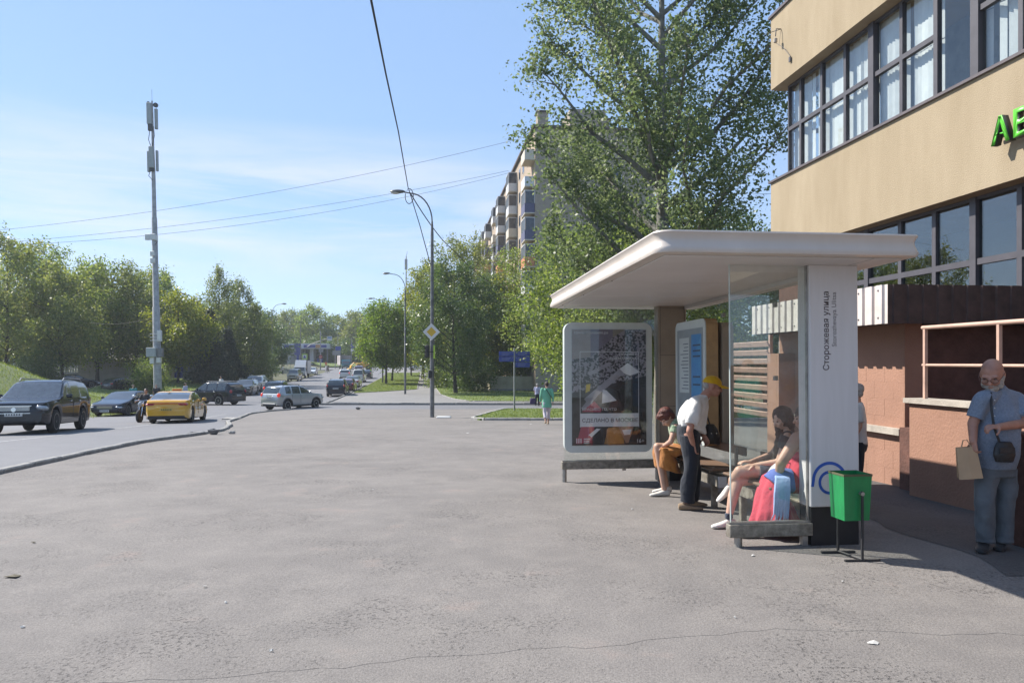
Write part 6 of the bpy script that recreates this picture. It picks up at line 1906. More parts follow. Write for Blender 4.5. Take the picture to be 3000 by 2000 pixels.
def sign_post(name, label, px, y, py0, boards, r=.05, m=M_POLEL, zf=None):
    x = (px - CX) / F * y
    zb = (zf or G)(x, y)
    t = thing(name, label, 'road sign', (x, y, zb))
    q = MB(); q.tube([(0, 0, -.1), (0, 0, 1.6 - (py0 - HZ) / F * y - zb)], r, 8); q.build('post', m, t, True)
    for (a, b_, y0, y1, mm, sh_) in boards:
        w_, hh = (b_ - a) / F * y, (y1 - y0) / F * y
        cx2 = ((a + b_) / 2 - px) / F * y; cz2 = 1.6 - ((y0 + y1) / 2 - HZ) / F * y - zb
        q = MB()
        if sh_ == 'round': q.lathe([(w_ / 2, -.14), (w_ / 2, -.10)], (cx2, 0, cz2), 'Y', 18)
        else: q.box((cx2, -.1, cz2), (w_, .04, hh))
        q.build('board', mm, t)
    return t
M_RED = mat('sign_red', (.45, .02, .03), .5)
t = sign_post('sign_gantry', 'tall post with a long arm carrying a white blue road sign over the far crossing', 939, 176, 970, [(935, 945, 1040, 1050, M_RED, 'round'), (934, 947, 1021, 1031, M_POLEL, 'box')], .14)
zt0 = t.location.z
def aa(px, py): return ((px - 939) / F * 176, -.1, 1.6 - (py - HZ) / F * 176 - zt0)
q = MB(); q.tube([aa(900, 1016), aa(912, 1008), aa(939, 998), aa(960, 992)], .09, 6); q.build('arm', M_POLEL, t, True)
q = MB(); q.box(aa(966, 991), (1.15, .08, 1.0)); b_ = q.build('board', M_SIGNW, t)
q = MB(); c_ = aa(966, 989); q.box((c_[0], -.15, c_[2]), (.9, .02, .5)); q.build('board_field', mat('sign_skyblue', (.25, .36, .5), .5), b_)
q = MB(); c_ = aa(940, 1045); q.box((c_[0], -.26, c_[2]), (.5, .02, .13)); q.build('white_bar', M_SIGNW, t)
t = sign_post('crossing_sign', 'lime bordered pedestrian crossing sign by the far crossing', 893, 160, 1030, [(885, 901, 1036, 1053, M_LIME, 'box')], .05)
q = MB(); q.box((0, -.13, 1.6 - (1044.5 - HZ) / F * 160 - t.location.z), (.78, .02, .85)); b_ = q.build('field', M_SIGNW, t)
q = MB(); zc_ = 1.6 - (1044.5 - HZ) / F * 160 - t.location.z
q.add([(-.3, -.145, zc_ - .3), (.3, -.145, zc_ - .3), (0, -.145, zc_ + .32)], [(0, 1, 2)]); q.build('triangle', M_SIGNB, b_)
sign_post('info_board', 'pale notice board on a post left of the lorry', 982, 186, 1026, [(974, 998, 1027, 1040, M_KIO, 'box')], .1)
sign_post('frame_sign', 'dark square sign on a tall pole behind the lorry', 990, 192, 980, [(983, 999, 1014, 1026, M_SIGNB, 'box')], .07)
sign_post('bus_flag', 'small blue and white sign above the lorry, left of the maple', 1030, 190, 990, [(1028, 1037, 1008, 1020, M_SIGNB, 'box'), (1028, 1037, 1021, 1029, M_SIGNW, 'box')], .06)
sign_post('notice_board', 'grey notice board before the filling station shop', 842, 190, 1030, [(834, 852, 1028, 1040, M_KIO, 'box')], .08)
# green railing by the far roadside
gr_ = thing('green_railing', 'pale green tubular railing on the far roadside behind the beige minivan', 'railing', place(838, 150, G), R(10))
M_RAILG = mat('railing_green', (.16, .26, .19), .6)
for k in range(7):
    q = MB(); q.tube([(-2.4 + .8 * k, 0, 0), (-2.4 + .8 * k, 0, 2.0)], .04, 6); q.build('post', M_RAILG, gr_)
for z in (2.0, 1.1):
    q = MB(); q.tube([(-2.4, 0, z), (2.4, 0, z)], .04, 6); q.build('rail', M_RAILG, gr_)
# litter on the pavement
M_PAPER = mat('paper_scrap', (.50, .49, .47), .8)
M_LEAFD = mat('dry_leaf', (.10, .085, .05), .8)
def scrap(label, px, py, w_, m, name='paper_scrap', cat='litter'):
    y = 1.62 * F / (py - HZ)
    for _ in range(6): y = (1.6 - h(y)) * F / (py - HZ)
    x = (px - CX) / F * y; rr_ = rnd(int(px + py))
    q = MB(); n = 7
    vs = [(w_ * .5 * math.cos(2 * math.pi * i / n) * rr_.uniform(.6, 1.2), w_ * .4 * math.sin(2 * math.pi * i / n) * rr_.uniform(.6, 1.2), .004 + rr_.random() * .012) for i in range(n)] + [(0, 0, .014)]
    q.add(vs, [(i, (i + 1) % n, n) for i in range(n)])
    q.add([(a, b_, c_ - .003) for a, b_, c_ in vs], [((i + 1) % n, i, n) for i in range(n)])
    zz0 = h(y) - (.005 if y < seam_y(x) else 0)
    tag(q.build(name, m, loc=(x, y, zz0)), label, cat)
scrap('crumpled white paper scrap in the lower right of the pavement', 2558, 1883, .075, M_PAPER)
for i, (px, py, s_, wh) in enumerate(((1852, 1492, .03, 'left of the standing man'), (2206, 1628, .035, 'in front of the near glass screen'), (2153, 1810, .02, 'below the near screen'), (1093, 1435, .03, 'in the middle of the pavement'), (600, 1720, .03, 'left in the foreground'), (1555, 1242, .12, 'beside the kerbed island'), (2468, 1705, .02, 'below the litter bin'), (1370, 1268, .09, 'right of the lamp post foot'), (795, 1908, .025, 'low in the left foreground'), (662, 1766, .025, 'left of the pavement centre'), (65, 1838, .03, 'near the lower left corner'))):
    scrap('tiny pale scrap of litter on the pavement ' + wh, px, py, s_, M_PAPER)
for k in range(4): pass
scrap('dark dry leaf cluster on the pavement at the left edge', 38, 1690, .11, M_LEAFD, 'dry_leaf', 'leaf')
scrap('small dark clod on the pavement near the left edge', 98, 1590, .04, M_LEAFD, 'dirt_clod', 'dirt')
# ------------------------------------------------------------------ people
SKIN = mat('skin', (.46, .265, .19), .5, var=.10, vscale=14, spec=.4)
SKIN2 = mat('skin_reddish', (.42, .215, .155), .5, var=.12, vscale=14, spec=.4)
SKINP = mat('skin_pale', (.52, .32, .235), .5, var=.08, vscale=14, spec=.4)
def cloth(name, c, c2=None, rough=.85, bump=.4, vs=5, bs=26): return mat('cloth_' + name, c, rough, var=.08, vscale=vs, bump=bump, bscale=bs, sheen=.15, col2=c2, spec=.25)
C_WHITE = cloth('white_shirt', (.66, .65, .63)); C_NAVY = cloth('navy_trousers', (.022, .026, .036)); C_YEL = cloth('yellow_cap', (.62, .36, .012))
C_ORANGE = cloth('rust_skirt', (.42, .175, .045), (.28, .11, .03), vs=16); C_GREENW = cloth('green_print_top', (.45, .48, .36), (.10, .22, .12), vs=22)
C_BLACK = cloth('black_top', (.035, .035, .04)); C_DENIM = cloth('dark_denim', (.05, .06, .085)); C_RED = cloth('coral_dress', (.56, .06, .095), (.46, .045, .075), vs=4)
C_BLUE = cloth('blue_wrap', (.10, .15, .42)); C_SCARF = cloth('pale_blue_scarf', (.35, .47, .75)); C_SHIRTB = cloth('blue_check_shirt', (.13, .165, .225), (.215, .25, .31), vs=70)
C_JEANS = cloth('faded_jeans', (.135, .148, .16), (.09, .10, .112), vs=6); C_MINT = cloth('mint_tunic', (.16, .43, .28)); C_PINKT = cloth('pale_trousers', (.55, .50, .55))
C_LAV = cloth('lavender_shirt', (.42, .42, .55)); C_TEAL = cloth('teal_shirt', (.05, .26, .27)); C_WSHIRT2 = cloth('off_white_shirt', (.55, .54, .52))
C_SHOE = cloth('white_shoe', (.62, .59, .54), bump=.1); C_SHOEB = cloth('black_shoe', (.018, .018, .02), rough=.5, bump=.1); C_SHOET = cloth('tan_sandal', (.28, .20, .13), bump=.1)
H_DARK = mat('hair_dark', (.025, .017, .013), .45, vscale=40, col2=(.06, .04, .03), bump=.9, bscale=90); H_RED = mat('hair_red', (.16, .04, .025), .45, vscale=40, col2=(.07, .02, .015), bump=.9, bscale=80)
H_WHITE = mat('hair_white', (.46, .42, .38), .8, vscale=60, col2=(.30, .27, .24), bump=.9, bscale=70); H_BROWN = mat('hair_brown', (.07, .045, .03), .5, vscale=40, bump=.8, bscale=80)
M_PAPERBAG = mat('paper_bag_kraft', (.44, .29, .17), .8, var=.08, vscale=4, bump=.2, bscale=12)
M_LEATHER = mat('black_leather', (.016, .016, .018), .45, bump=.3, bscale=60)
M_EYE = mat('eye_dark', (.02, .015, .012), .2)
M_LENS = glass('spectacle_lens', (.85, .85, .85), 1.5, 1)

def bake(mb, name, voxel, smooth_n=3, wrinkle=0.0, wfreq=9.0, seed=0, fact=.5):
    me = mb.mesh('tmp'); o = bpy.data.objects.new('tmp', me); COL.objects.link(o)
    md = o.modifiers.new('r', 'REMESH'); md.mode = 'VOXEL'; md.voxel_size = voxel; md.adaptivity = 0
    if smooth_n:
        ms_ = o.modifiers.new('s', 'SMOOTH'); ms_.iterations = smooth_n; ms_.factor = fact
    dgr = bpy.context.evaluated_depsgraph_get()
    r_ = bpy.data.meshes.new_from_object(o.evaluated_get(dgr)); r_.name = name
    bpy.data.objects.remove(o); bpy.data.meshes.remove(me)
    if wrinkle > 0 and len(r_.vertices):
        n = len(r_.vertices)
        co = np.empty(n * 3); r_.vertices.foreach_get('co', co); co = co.reshape(-1, 3)
        nr = np.empty(n * 3); r_.vertices.foreach_get('normal', nr); nr = nr.reshape(-1, 3)
        rg = np.random.default_rng(seed + 5); d = np.zeros(n)
        for k in range(5):
            kv = rg.normal(0, 1, 3); kv /= np.linalg.norm(kv); kv *= wfreq * (1 + .7 * k); ph = rg.random() * 6.3
            warp = np.sin(co @ (rg.normal(0, 1, 3) * 4) + rg.random() * 6)
            d += np.sin(co @ kv + ph + warp * 1.6) / (1 + .5 * k)
        d = np.clip(d, -1.4, 1.6)
        co = co + nr * (d * wrinkle)[:, None]
        r_.vertices.foreach_set('co', co.ravel()); r_.update()
    shade(r_)
    return r_
def cap(mb, p0, p1, r0, r1, n=14, flat=False, sq=None, side=None):
    """tapered capsule; sq flattens it along 'side'"""
    p0, p1 = Vector(p0), Vector(p1); d = p1 - p0; L_ = d.length or 1e-6; d /= L_
    s = Vector(side) if side is not None else d.orthogonal()
    s = (s - d * s.dot(d)).normalized(); t = d.cross(s); q = sq or 1.0
    prof = []
    if not flat:
        for a in (80, 55, 28): prof.append((-r0 * math.sin(R(a)), r0 * math.cos(R(a))))
    for f in (0, .25, .5, .75, 1): prof.append((L_ * f, r0 + (r1 - r0) * f))
    if not flat:
        for a in (28, 55, 80): prof.append((L_ + r1 * math.sin(R(a)), r1 * math.cos(R(a))))
    mb.rings([[p0 + d * z + (s * q * math.cos(2 * math.pi * i / n) + t * math.sin(2 * math.pi * i / n)) * r for i in range(n)] for z, r in prof])
def loft(mb, secs, n=20):
    """secs: (centre, half vector a, half vector b)"""
    rs = []
    for c, a, b in secs:
        c, a, b = Vector(c), Vector(a), Vector(b)
        rs.append([c + a * math.cos(2 * math.pi * i / n) + b * math.sin(2 * math.pi * i / n) for i in range(n)])
    mb.rings(rs)
def frame_of(fwd, up=(0, 0, 1)):
    f = Vector(fwd).normalized(); u = Vector(up); u = (u - f * u.dot(f)).normalized(); l = u.cross(f)
    return f, l, u
def head(mb, c, fwd, up=(0, 0, 1), k=1.0, fem=False):
    """skull, jaw, nose, ears, brow, lips; c is the centre of the head"""
    f, l, u = frame_of(fwd, up); c = Vector(c)
    rot = Matrix((f, l, u)).transposed()
    def e(df, dl, du, rf_, rl, ru): mb.ell(c + (f * df + l * dl + u * du) * k, (rf_ * k, rl * k, ru * k), rot, 16, 11)
    e(-.012, 0, .028, .094, .074, .084); e(.022, 0, -.012, .070, .064, .085)
    e(.034, 0, -.064, .050, .048 if not fem else .043, .044); e(.062, 0, -.088, .022, .026, .018)
    cap(mb, c + (f * .082 + u * .008) * k, c + (f * .106 - u * .030) * k, .011 * k, .016 * k)
    for s in (-1, 1):
        e(-.008, s * .074, -.006, .024, .010, .032); e(.074, s * .033, .016, .018, .024, .010); e(.070, s * .038, -.032, .024, .024, .02)
    e(.083, 0, -.058, .016, .024, .006); e(.081, 0, -.069, .016, .022, .007)
    return rot
def eyes(P_, c, fwd, up, k, par):
    f, l, u = frame_of(fwd, up); rot = Matrix((f, l, u)).transposed()
    for s in (-1, 1):
        q = MB(); q.ell(Vector(c) + (f * .083 + l * s * .033 + u * .002) * k - P_, (.008 * k, .014 * k, .007 * k), rot, 10, 6); q.build('eye', M_EYE, par, True)
def hand(mb, wr, d, nrm, curl=.5, thumb=1, k=1.0, spread=.12, tcurl=.4):
    """palm and five fingers; d points along the hand, nrm out of the palm's inside, thumb = side"""
    d = Vector(d).normalized(); nrm = Vector(nrm); nrm = (nrm - d * nrm.dot(d)).normalized(); s = d.cross(nrm) * thumb
    wr = Vector(wr)
    loft(mb, [(wr - d * .01 * k, s * .028 * k, nrm * .02 * k), (wr + d * .03 * k, s * .038 * k, nrm * .017 * k), (wr + d * .07 * k, s * .043 * k, nrm * .015 * k), (wr + d * .09 * k, s * .040 * k, nrm * .011 * k)], 12)
    for i, (off, L_) in enumerate(((.031, .072), (.011, .082), (-.010, .076), (-.029, .058))):
        p = wr + (d * .082 + s * off) * k; a = curl * (.9 + .08 * i); dd = (d + s * off * spread * 10).normalized()
        for j, fr in enumerate((.45, .32, .27)):
            ang = a * (.7, 1.0, .8)[j]
            ax = dd.cross(nrm).normalized()
            dd = (Matrix.Rotation(ang, 3, ax) @ dd).normalized()
            p2 = p + dd * L_ * fr * k
            cap(mb, p, p2, (.0095 - .001 * j) * k, (.0088 - .001 * j) * k, 8); p = p2
    p = wr + (d * .025 + s * .03) * k; dd = (d * .55 + s * .75 + nrm * .25).normalized()
    for j, L_ in enumerate((.042, .032, .026)):
        p2 = p + dd * L_ * k; cap(mb, p, p2, (.0125 - .0015 * j) * k, (.011 - .0012 * j) * k, 8); p = p2
        dd = (dd * (1 - tcurl * .5) + d * .35 * tcurl + nrm * .3 * tcurl - s * .25 * tcurl).normalized()
def shoe(mb, heel, toe, w_=.046, hgt=.075):
    heel, toe = Vector(heel), Vector(toe); d = (toe - heel); L_ = d.length; d.normalize(); s = d.cross(Vector((0, 0, 1))).normalized(); u = s.cross(d)
    loft(mb, [(heel + u * hgt * .5 - d * .01, s * w_ * .6, u * hgt * .5), (heel + d * L_ * .1 + u * hgt * .55, s * w_ * .8, u * hgt * .58), (heel + d * L_ * .35 + u * hgt * .5, s * w_ * .9, u * hgt * .52), (heel + d * L_ * .6 + u * hgt * .36, s * w_, u * hgt * .37), (heel + d * L_ * .85 + u * hgt * .27, s * w_ * .92, u * hgt * .27), (heel + d * L_ * 1.0 + u * hgt * .2, s * w_ * .5, u * hgt * .18)], 14)
class Person:
    def __init__(s, label, base, cat='person', name='person'):
        s.o = Vector(base); s.t = thing(name, label, cat, base); s.body = MB(); s.g = {}
    def gm(s, name, i=0): return s.g.setdefault((name, i), MB())
    def fin(s, skin, mats, vox=.008, hard=()):
        me = bake(s.body, 'body', vox, 3)
        me.transform(Matrix.Translation(-s.o)); me.materials.append(skin); b = obj('body', me, s.t)
        for (nm, _i), mb in s.g.items():
            m, wr, wf, sm = mats[nm]
            me = bake(mb, nm, vox * 1.15, sm, wr, wf, len(nm))
            me.transform(Matrix.Translation(-s.o)); me.materials.append(m); obj(nm, me, s.t)
        return b
def limb(mb, pts, rs, flat=False, sq=None, side=None):
    for i in range(len(pts) - 1): cap(mb, pts[i], pts[i + 1], rs[i], rs[i + 1], 14, flat, sq, side)
V3 = Vector
# ---- man in the yellow cap, stooping, facing right
Y0 = 8.85
b0 = on_ground(2028, Y0, lambda x, y: h(y))
p = Person('stooping man in a yellow cap, white short sleeved shirt and dark trousers inside the shelter', b0)
hc = P(2087, 1132, Y0 + .02); fw = V3((1, -.12, -.18)); up_ = V3((.22, 0, 1))
head(p.body, hc, fw, up_, 1.02)
nb = P(2058, 1168, Y0); limb(p.body, [P(2075, 1148, Y0 + .01), nb], [.052, .06])
sR, sL = P(2040, 1180, Y0 - .17), P(2050, 1180, Y0 + .18)
eR, wR = P(2020, 1262, Y0 - .27), P(2031, 1304, Y0 - .17)
eL, wL = P(2046, 1262, Y0 + .27), P(2062, 1276, Y0 + .06)
limb(p.body, [sR, eR, wR], [.048, .038, .026]); limb(p.body, [sL, eL, wL], [.048, .038, .026])
hand(p.body, wR, V3((.12, .05, -1)), V3((.9, .5, 0)), .85, -1, .95); hand(p.body, wL, V3((.4, -.2, -.9)), V3((-.5, -.8, -.2)), .7, 1, .95)
pel = P(2018, 1262, Y0); ch = P(2036, 1200, Y0)
loft(p.body, [(pel, V3((.06, 0, 0)), V3((0, .11, 0))), (ch, V3((.08, 0, .03)), V3((0, .14, 0))), (nb, V3((.05, 0, 0)), V3((0, .07, 0)))])
ank = (P(2010, 1468, Y0 - .11), P(2024, 1462, Y0 + .13)); kne = (P(2024, 1372, Y0 - .12), P(2030, 1370, Y0 + .12)); hp = (P(2018, 1275, Y0 - .09), P(2018, 1275, Y0 + .09))
for i in (0, 1): limb(p.body, [hp[i], kne[i], ank[i]], [.075, .05, .036])
g = p.gm('shirt')
sx = V3((1, 0, -.3)).normalized()
loft(g, [(P(2030, 1258, Y0), sx * .150, V3((0, .175, 0))), (P(2024, 1236, Y0), sx * .150, V3((0, .185, 0))), (P(2032, 1210, Y0), sx * .148, V3((0, .19, 0))), (P(2043, 1184, Y0), sx * .125, V3((0, .19, 0))), (P(2054, 1165, Y0), sx * .085, V3((0, .14, 0))), (P(2064, 1156, Y0 + .0), sx * .060, V3((0, .068, 0)))], 24)
for a, b_ in ((sR, eR), (sL, eL)): cap(g, a, a.lerp(b_, .80), .078, .074, 16, True)
cap(g, sR, sR.lerp(nb, .5), .075, .07); cap(g, sL, sL.lerp(nb, .5), .075, .07)
cap(g, P(2058, 1166, Y0), P(2070, 1155, Y0), .066, .062, 14, True)
g = p.gm('trousers')
loft(g, [(P(2014, 1242, Y0), V3((.105, 0, .03)), V3((0, .155, 0))), (P(2018, 1270, Y0), V3((.125, 0, .02)), V3((0, .175, 0))), (P(2020, 1295, Y0), V3((.125, 0, 0)), V3((0, .17, 0)))])
for i in (0, 1):
    cap(g, hp[i] + V3((.01, 0, 0)), kne[i], .110, .088, 16, True); cap(g, kne[i], ank[i] + V3((.01, 0, -.01)), .089, .082, 16, True); cap(g, kne[i] + V3((0, 0, .02)), kne[i] - V3((0, 0, .02)), .088, .088)
for i in (0, 1):
    g = p.gm('shoe', i); a = V3((ank[i].x - .08, ank[i].y, h(Y0) + .005)); shoe(g, a, a + V3((.27, -.02, 0)), .05, .07)
bd = p.fin(SKIN2, {'shirt': (C_WHITE, .011, 14, 3), 'trousers': (C_NAVY, .008, 12, 3), 'shoe': (C_SHOET, 0, 1, 2)}, .0075)
eyes(p.o, hc, fw, up_, 1.02, bd)
f_, l_, u_ = frame_of(fw, up_)
q = MB(); c_ = hc + u_ * .045 - f_ * .008
rings_ = []
for a in range(0, 91, 15):
    rr_ = math.cos(R(a)); rings_.append([c_ + f_ * .112 * rr_ * math.cos(t) + l_ * .090 * rr_ * math.sin(t) + u_ * (.095 * math.sin(R(a)) - .012) for t in np.linspace(0, 2 * math.pi, 22, endpoint=False)])
q.rings(rings_); cp = q.build('cap', C_YEL, p.t, 60, off=p.o)
q = MB(); br_ = []
for k in range(7):
    t = k / 6 - .5
    a = c_ + f_ * (.098 * math.cos(t * 2.4)) + l_ * (.088 * math.sin(t * 2.4)) - u_ * .012
    b_ = a + f_ * (.105 * math.cos(t * 2.2) + .02) - u_ * (.020 + .03 * abs(t))
    br_.append((a, b_))
vs = [v for ab_ in br_ for v in ab_] + [v + u_ * .006 for ab_ in br_ for v in ab_]; n_ = 14
q.add(vs, [(2 * i, 2 * i + 2, 2 * i + 3, 2 * i + 1) for i in range(6)] + [(n_ + 2 * i, n_ + 2 * i + 1, n_ + 2 * i + 3, n_ + 2 * i + 2) for i in range(6)] + [(2 * i + 1, 2 * i + 3, n_ + 2 * i + 3, n_ + 2 * i + 1) for i in range(6)])
q.build('peak', C_YEL, cp, 60, off=p.o)
q = MB(); q.ell(hc - f_ * .065 + u_ * .002 - p.o, (.045, .07, .05), Matrix((f_, l_, u_)).transposed(), 12, 8); q.build('hair', H_WHITE, p.t, True)
bg_ = thing('shoulder_bag', 'black soft bag hanging beside the man in the yellow cap', 'bag', P(2088, 1300, Y0 + .28))
q = MB(); loft(q, [((0, 0, 0), (.085, 0, 0), (0, .05, 0)), ((-.005, 0, .08), (.095, 0, 0), (0, .06, 0)), ((-.015, 0, .17), (.075, 0, 0), (0, .05, 0)), ((-.03, 0, .235), (.04, 0, 0), (0, .02, 0))], 16)
me = bake(q, 'bag', .01, 3, .004, 16); me.materials.append(M_LEATHER); obj('bag', me, bg_)
q = MB(); q.tube([(-.03, 0, .22), (-.10, -.04, .40), (-.17, -.1, .47)], .010, 6); q.build('strap', M_LEATHER, bg_, True)
for x in (-.03, .03):
    q = MB(); q.ell((x, -.058, .13), (.008, .006, .008), n=8, k=5); q.build('stud', M_CHROME, bg_)

# ---- woman in the rust skirt, bent forward on the far bench
Y0 = 9.85
b0 = on_ground(1975, Y0, lambda x, y: h(y))
p = Person('red haired woman in a rust coloured skirt sitting bent forward on the far bench', b0)
hc = P(1952, 1222, Y0 - .05); fw = V3((-.62, -.3, -.72)); up_ = V3((-.75, -.1, .65))
head(p.body, hc, fw, up_, .93, True)
pel = P(2005, 1318, Y0 + .05); ch = P(1986, 1252, Y0); nb = P(1972, 1232, Y0 - .02)
limb(p.body, [P(1960, 1230, Y0 - .04), nb], [.045, .05])
sA, sB = P(1980, 1250, Y0 - .16), P(1980, 1250, Y0 + .16)
limb(p.body, [sA, P(1966, 1292, Y0 - .2), P(1946, 1306, Y0 - .12)], [.045, .036, .025]); limb(p.body, [sB, P(1966, 1292, Y0 + .18), P(1944, 1306, Y0 + .08)], [.045, .036, .025])
hand(p.body, P(1946, 1306, Y0 - .12), V3((-1, .2, -.15)), V3((0, .2, -1)), .4, 1, .85); hand(p.body, P(1944, 1306, Y0 + .08), V3((-1, -.2, -.15)), V3((0, -.2, -1)), .4, -1, .85)
loft(p.body, [(pel, V3((.10, 0, 0)), V3((0, .15, 0))), (ch, V3((.08, 0, .06)), V3((0, .14, 0))), (nb, V3((.04, 0, .03)), V3((0, .07, 0)))])
kn = (P(1926, 1308, Y0 - .10), P(1928, 1308, Y0 + .11)); an = (P(1946, 1432, Y0 - .12), P(1952, 1422, Y0 + .18))
for i in (0, 1): limb(p.body, [pel + V3((0, (-.08, .08)[i], 0)), kn[i], an[i]], [.08, .052, .034])
g = p.gm('top')
loft(g, [(P(1998, 1300, Y0 + .02), V3((.115, 0, .02)), V3((0, .165, 0))), (P(1990, 1270, Y0), V3((.105, 0, .05)), V3((0, .165, 0))), (P(1980, 1244, Y0), V3((.085, 0, .07)), V3((0, .165, 0))), (P(1970, 1232, Y0 - .02), V3((.05, 0, .05)), V3((0, .08, 0)))])
cap(g, sA, sA.lerp(P(1966, 1292, Y0 - .2), .45), .066, .06, 14, True); cap(g, sB, sB.lerp(P(1966, 1292, Y0 + .18), .45), .066, .06, 14, True)
g = p.gm('skirt')
loft(g, [(P(2006, 1312, Y0 + .03), V3((.10, 0, .09)), V3((0, .20, 0))), (P(1975, 1316, Y0), V3((.03, 0, .105)), V3((0, .22, 0))), (P(1940, 1318, Y0), V3((.02, 0, .085)), V3((0, .22, 0)))], 22)
loft(g, [(P(1938, 1306, Y0), V3((.085, 0, 0)), V3((0, .215, 0))), (P(1944, 1335, Y0), V3((.125, 0, -.01)), V3((0, .235, 0))), (P(1953, 1368, Y0), V3((.165, 0, -.03)), V3((0, .25, 0))), (P(1957, 1376, Y0), V3((.165, 0, -.035)), V3((0, .25, 0)))], 24)
for i in (0, 1):
    g = p.gm('shoe', i); a = V3((an[i].x + .06, an[i].y, h(an[i].y) + .005)); shoe(g, a, a + V3((-.25, -.03, 0)), .043, .075)
bd = p.fin(SKINP, {'top': (C_GREENW, .005, 14, 3), 'skirt': (C_ORANGE, .010, 13, 3), 'shoe': (C_SHOE, 0, 1, 2)}, .008)
eyes(p.o, hc, fw, up_, .93, bd)
f_, l_, u_ = frame_of(fw, up_); q = MB(); rot = Matrix((f_, l_, u_)).transposed()
q.ell(hc + u_ * .036 - f_ * .026, (.104, .088, .092), rot); q.ell(hc - f_ * .06 - u_ * .015, (.06, .080, .075), rot); q.ell(hc + u_ * .075 + f_ * .03, (.065, .07, .035), rot)
me = bake(q, 'hair', .007, 2, .006, 34); me.transform(Matrix.Translation(-p.o)); me.materials.append(H_RED); obj('hair', me, p.t)

# ---- girl with long dark hair, legs crossed
Y0 = 7.72
b0 = on_ground(2230, Y0, lambda x, y: h(y))
p = Person('young woman with long dark hair and crossed bare legs on the near bench', b0)
hc = P(2291, 1226, Y0); fw = V3((-.9, -.22, -.38)); up_ = V3((-.35, 0, 1))
head(p.body, hc, fw, up_, .95, True)
pel = P(2300, 1385, Y0 + .02); ch = P(2312, 1300, Y0); nb = P(2304, 1258, Y0)
limb(p.body, [P(2297, 1245, Y0), nb], [.043, .05])
sA, sB = P(2306, 1278, Y0 - .15), P(2306, 1276, Y0 + .15)
eA, eB = P(2282, 1352, Y0 - .16), P(2262, 1330, Y0 + .14); wA, wB = P(2212, 1362, Y0 - .06), P(2200, 1352, Y0 + .03)
limb(p.body, [sA, eA, wA], [.042, .034, .023]); limb(p.body, [sB, eB, wB], [.042, .034, .023])
hand(p.body, wA, V3((-1, .1, -.05)), V3((0, .1, -1)), .35, 1, .88); hand(p.body, wB, V3((-1, -.12, .05)), V3((0, 0, -1)), .35, -1, .88)
loft(p.body, [(pel, V3((.11, 0, 0)), V3((0, .15, 0))), (ch, V3((.085, 0, 0)), V3((0, .13, 0))), (nb, V3((.045, 0, 0)), V3((0, .06, 0)))])
k1, k2 = P(2168, 1380, Y0 - .04), P(2162, 1408, Y0 + .02)
a1, a2 = P(2142, 1420, Y0 + .16), P(2136, 1510, Y0 - .02)
limb(p.body, [P(2290, 1382, Y0 - .09), k1, P(2148, 1405, Y0 + .05), a1], [.085, .058, .048, .034]); limb(p.body, [P(2290, 1388, Y0 + .09), k2, P(2148, 1455, Y0), a2], [.085, .056, .054, .034])
g = p.gm('top')
loft(g, [(P(2300, 1372, Y0), V3((.125, 0, 0)), V3((0, .155, 0))), (P(2310, 1330, Y0), V3((.10, 0, 0)), V3((0, .14, 0))), (P(2312, 1290, Y0), V3((.10, 0, 0)), V3((0, .155, 0))), (P(2308, 1268, Y0), V3((.07, 0, 0)), V3((0, .13, 0))), (P(2304, 1258, Y0), V3((.045, 0, 0)), V3((0, .06, 0)))])
for a, b_ in ((sA, eA), (sB, eB)): cap(g, a, a.lerp(b_, .5), .06, .056, 14, True)
g = p.gm('shorts')
loft(g, [(P(2304, 1366, Y0), V3((.12, 0, 0)), V3((0, .165, 0))), (P(2302, 1395, Y0), V3((.135, 0, 0)), V3((0, .18, 0))), (P(2300, 1408, Y0), V3((.11, 0, 0)), V3((0, .15, 0)))])
cap(g, P(2290, 1382, Y0 - .09), P(2222, 1382, Y0 - .065), .105, .092, 16, True); cap(g, P(2290, 1388, Y0 + .09), P(2226, 1396, Y0 + .055), .105, .092, 16, True)
g = p.gm('shoe', 0)
a = V3((a2.x + .055, a2.y, h(a2.y) + .005)); shoe(g, a, a + V3((-.24, -.03, 0)), .042, .085)
g = p.gm('shoe', 1); d_ = V3((-.75, -.15, -.50)); a = a1 + V3((.05, 0, -.045)); shoe(g, a, a + d_.normalized() * .24, .042, .085)
cap(g, a, a1 + V3((0, 0, .0)), .04, .036)
g = p.gm('sock', 0); cap(g, a2 + V3((0, 0, -.03)), a2 + V3((-.004, 0, .03)), .040, .040, 14, True); g = p.gm('sock', 1); cap(g, a1 + V3((.01, -.02, .015)), a1 + V3((-.02, 0, -.02)), .038, .038, 14, True)
bd = p.fin(SKINP, {'top': (C_BLACK, .004, 14, 3), 'shorts': (C_DENIM, .004, 14, 3), 'shoe': (C_SHOE, 0, 1, 2), 'sock': (C_DENIM, 0, 1, 1)}, .0075)
eyes(p.o, hc, fw, up_, .95, bd)
f_, l_, u_ = frame_of(fw, up_); rot = Matrix((f_, l_, u_)).transposed(); q = MB()
q.ell(hc + u_ * .036 - f_ * .026, (.102, .088, .092), rot); q.ell(hc - f_ * .055 - u_ * .02, (.062, .084, .09), rot)
for s in (-1, 0, 1):
    cap(q, hc - f_ * .055 + l_ * .045 * s, P(2312, 1300, Y0 + .05 * s), .05, .055); cap(q, P(2312, 1298, Y0 + .05 * s), P(2300 - 22 * abs(s), 1348, Y0 + .07 * s), .055, .03)
for s in (-1, 1): cap(q, hc + l_ * .068 * s + f_ * .01, P(2282, 1290, Y0 + .10 * s), .030, .034); cap(q, P(2282, 1290, Y0 + .1 * s), P(2268, 1340, Y0 + .10 * s), .036, .014)
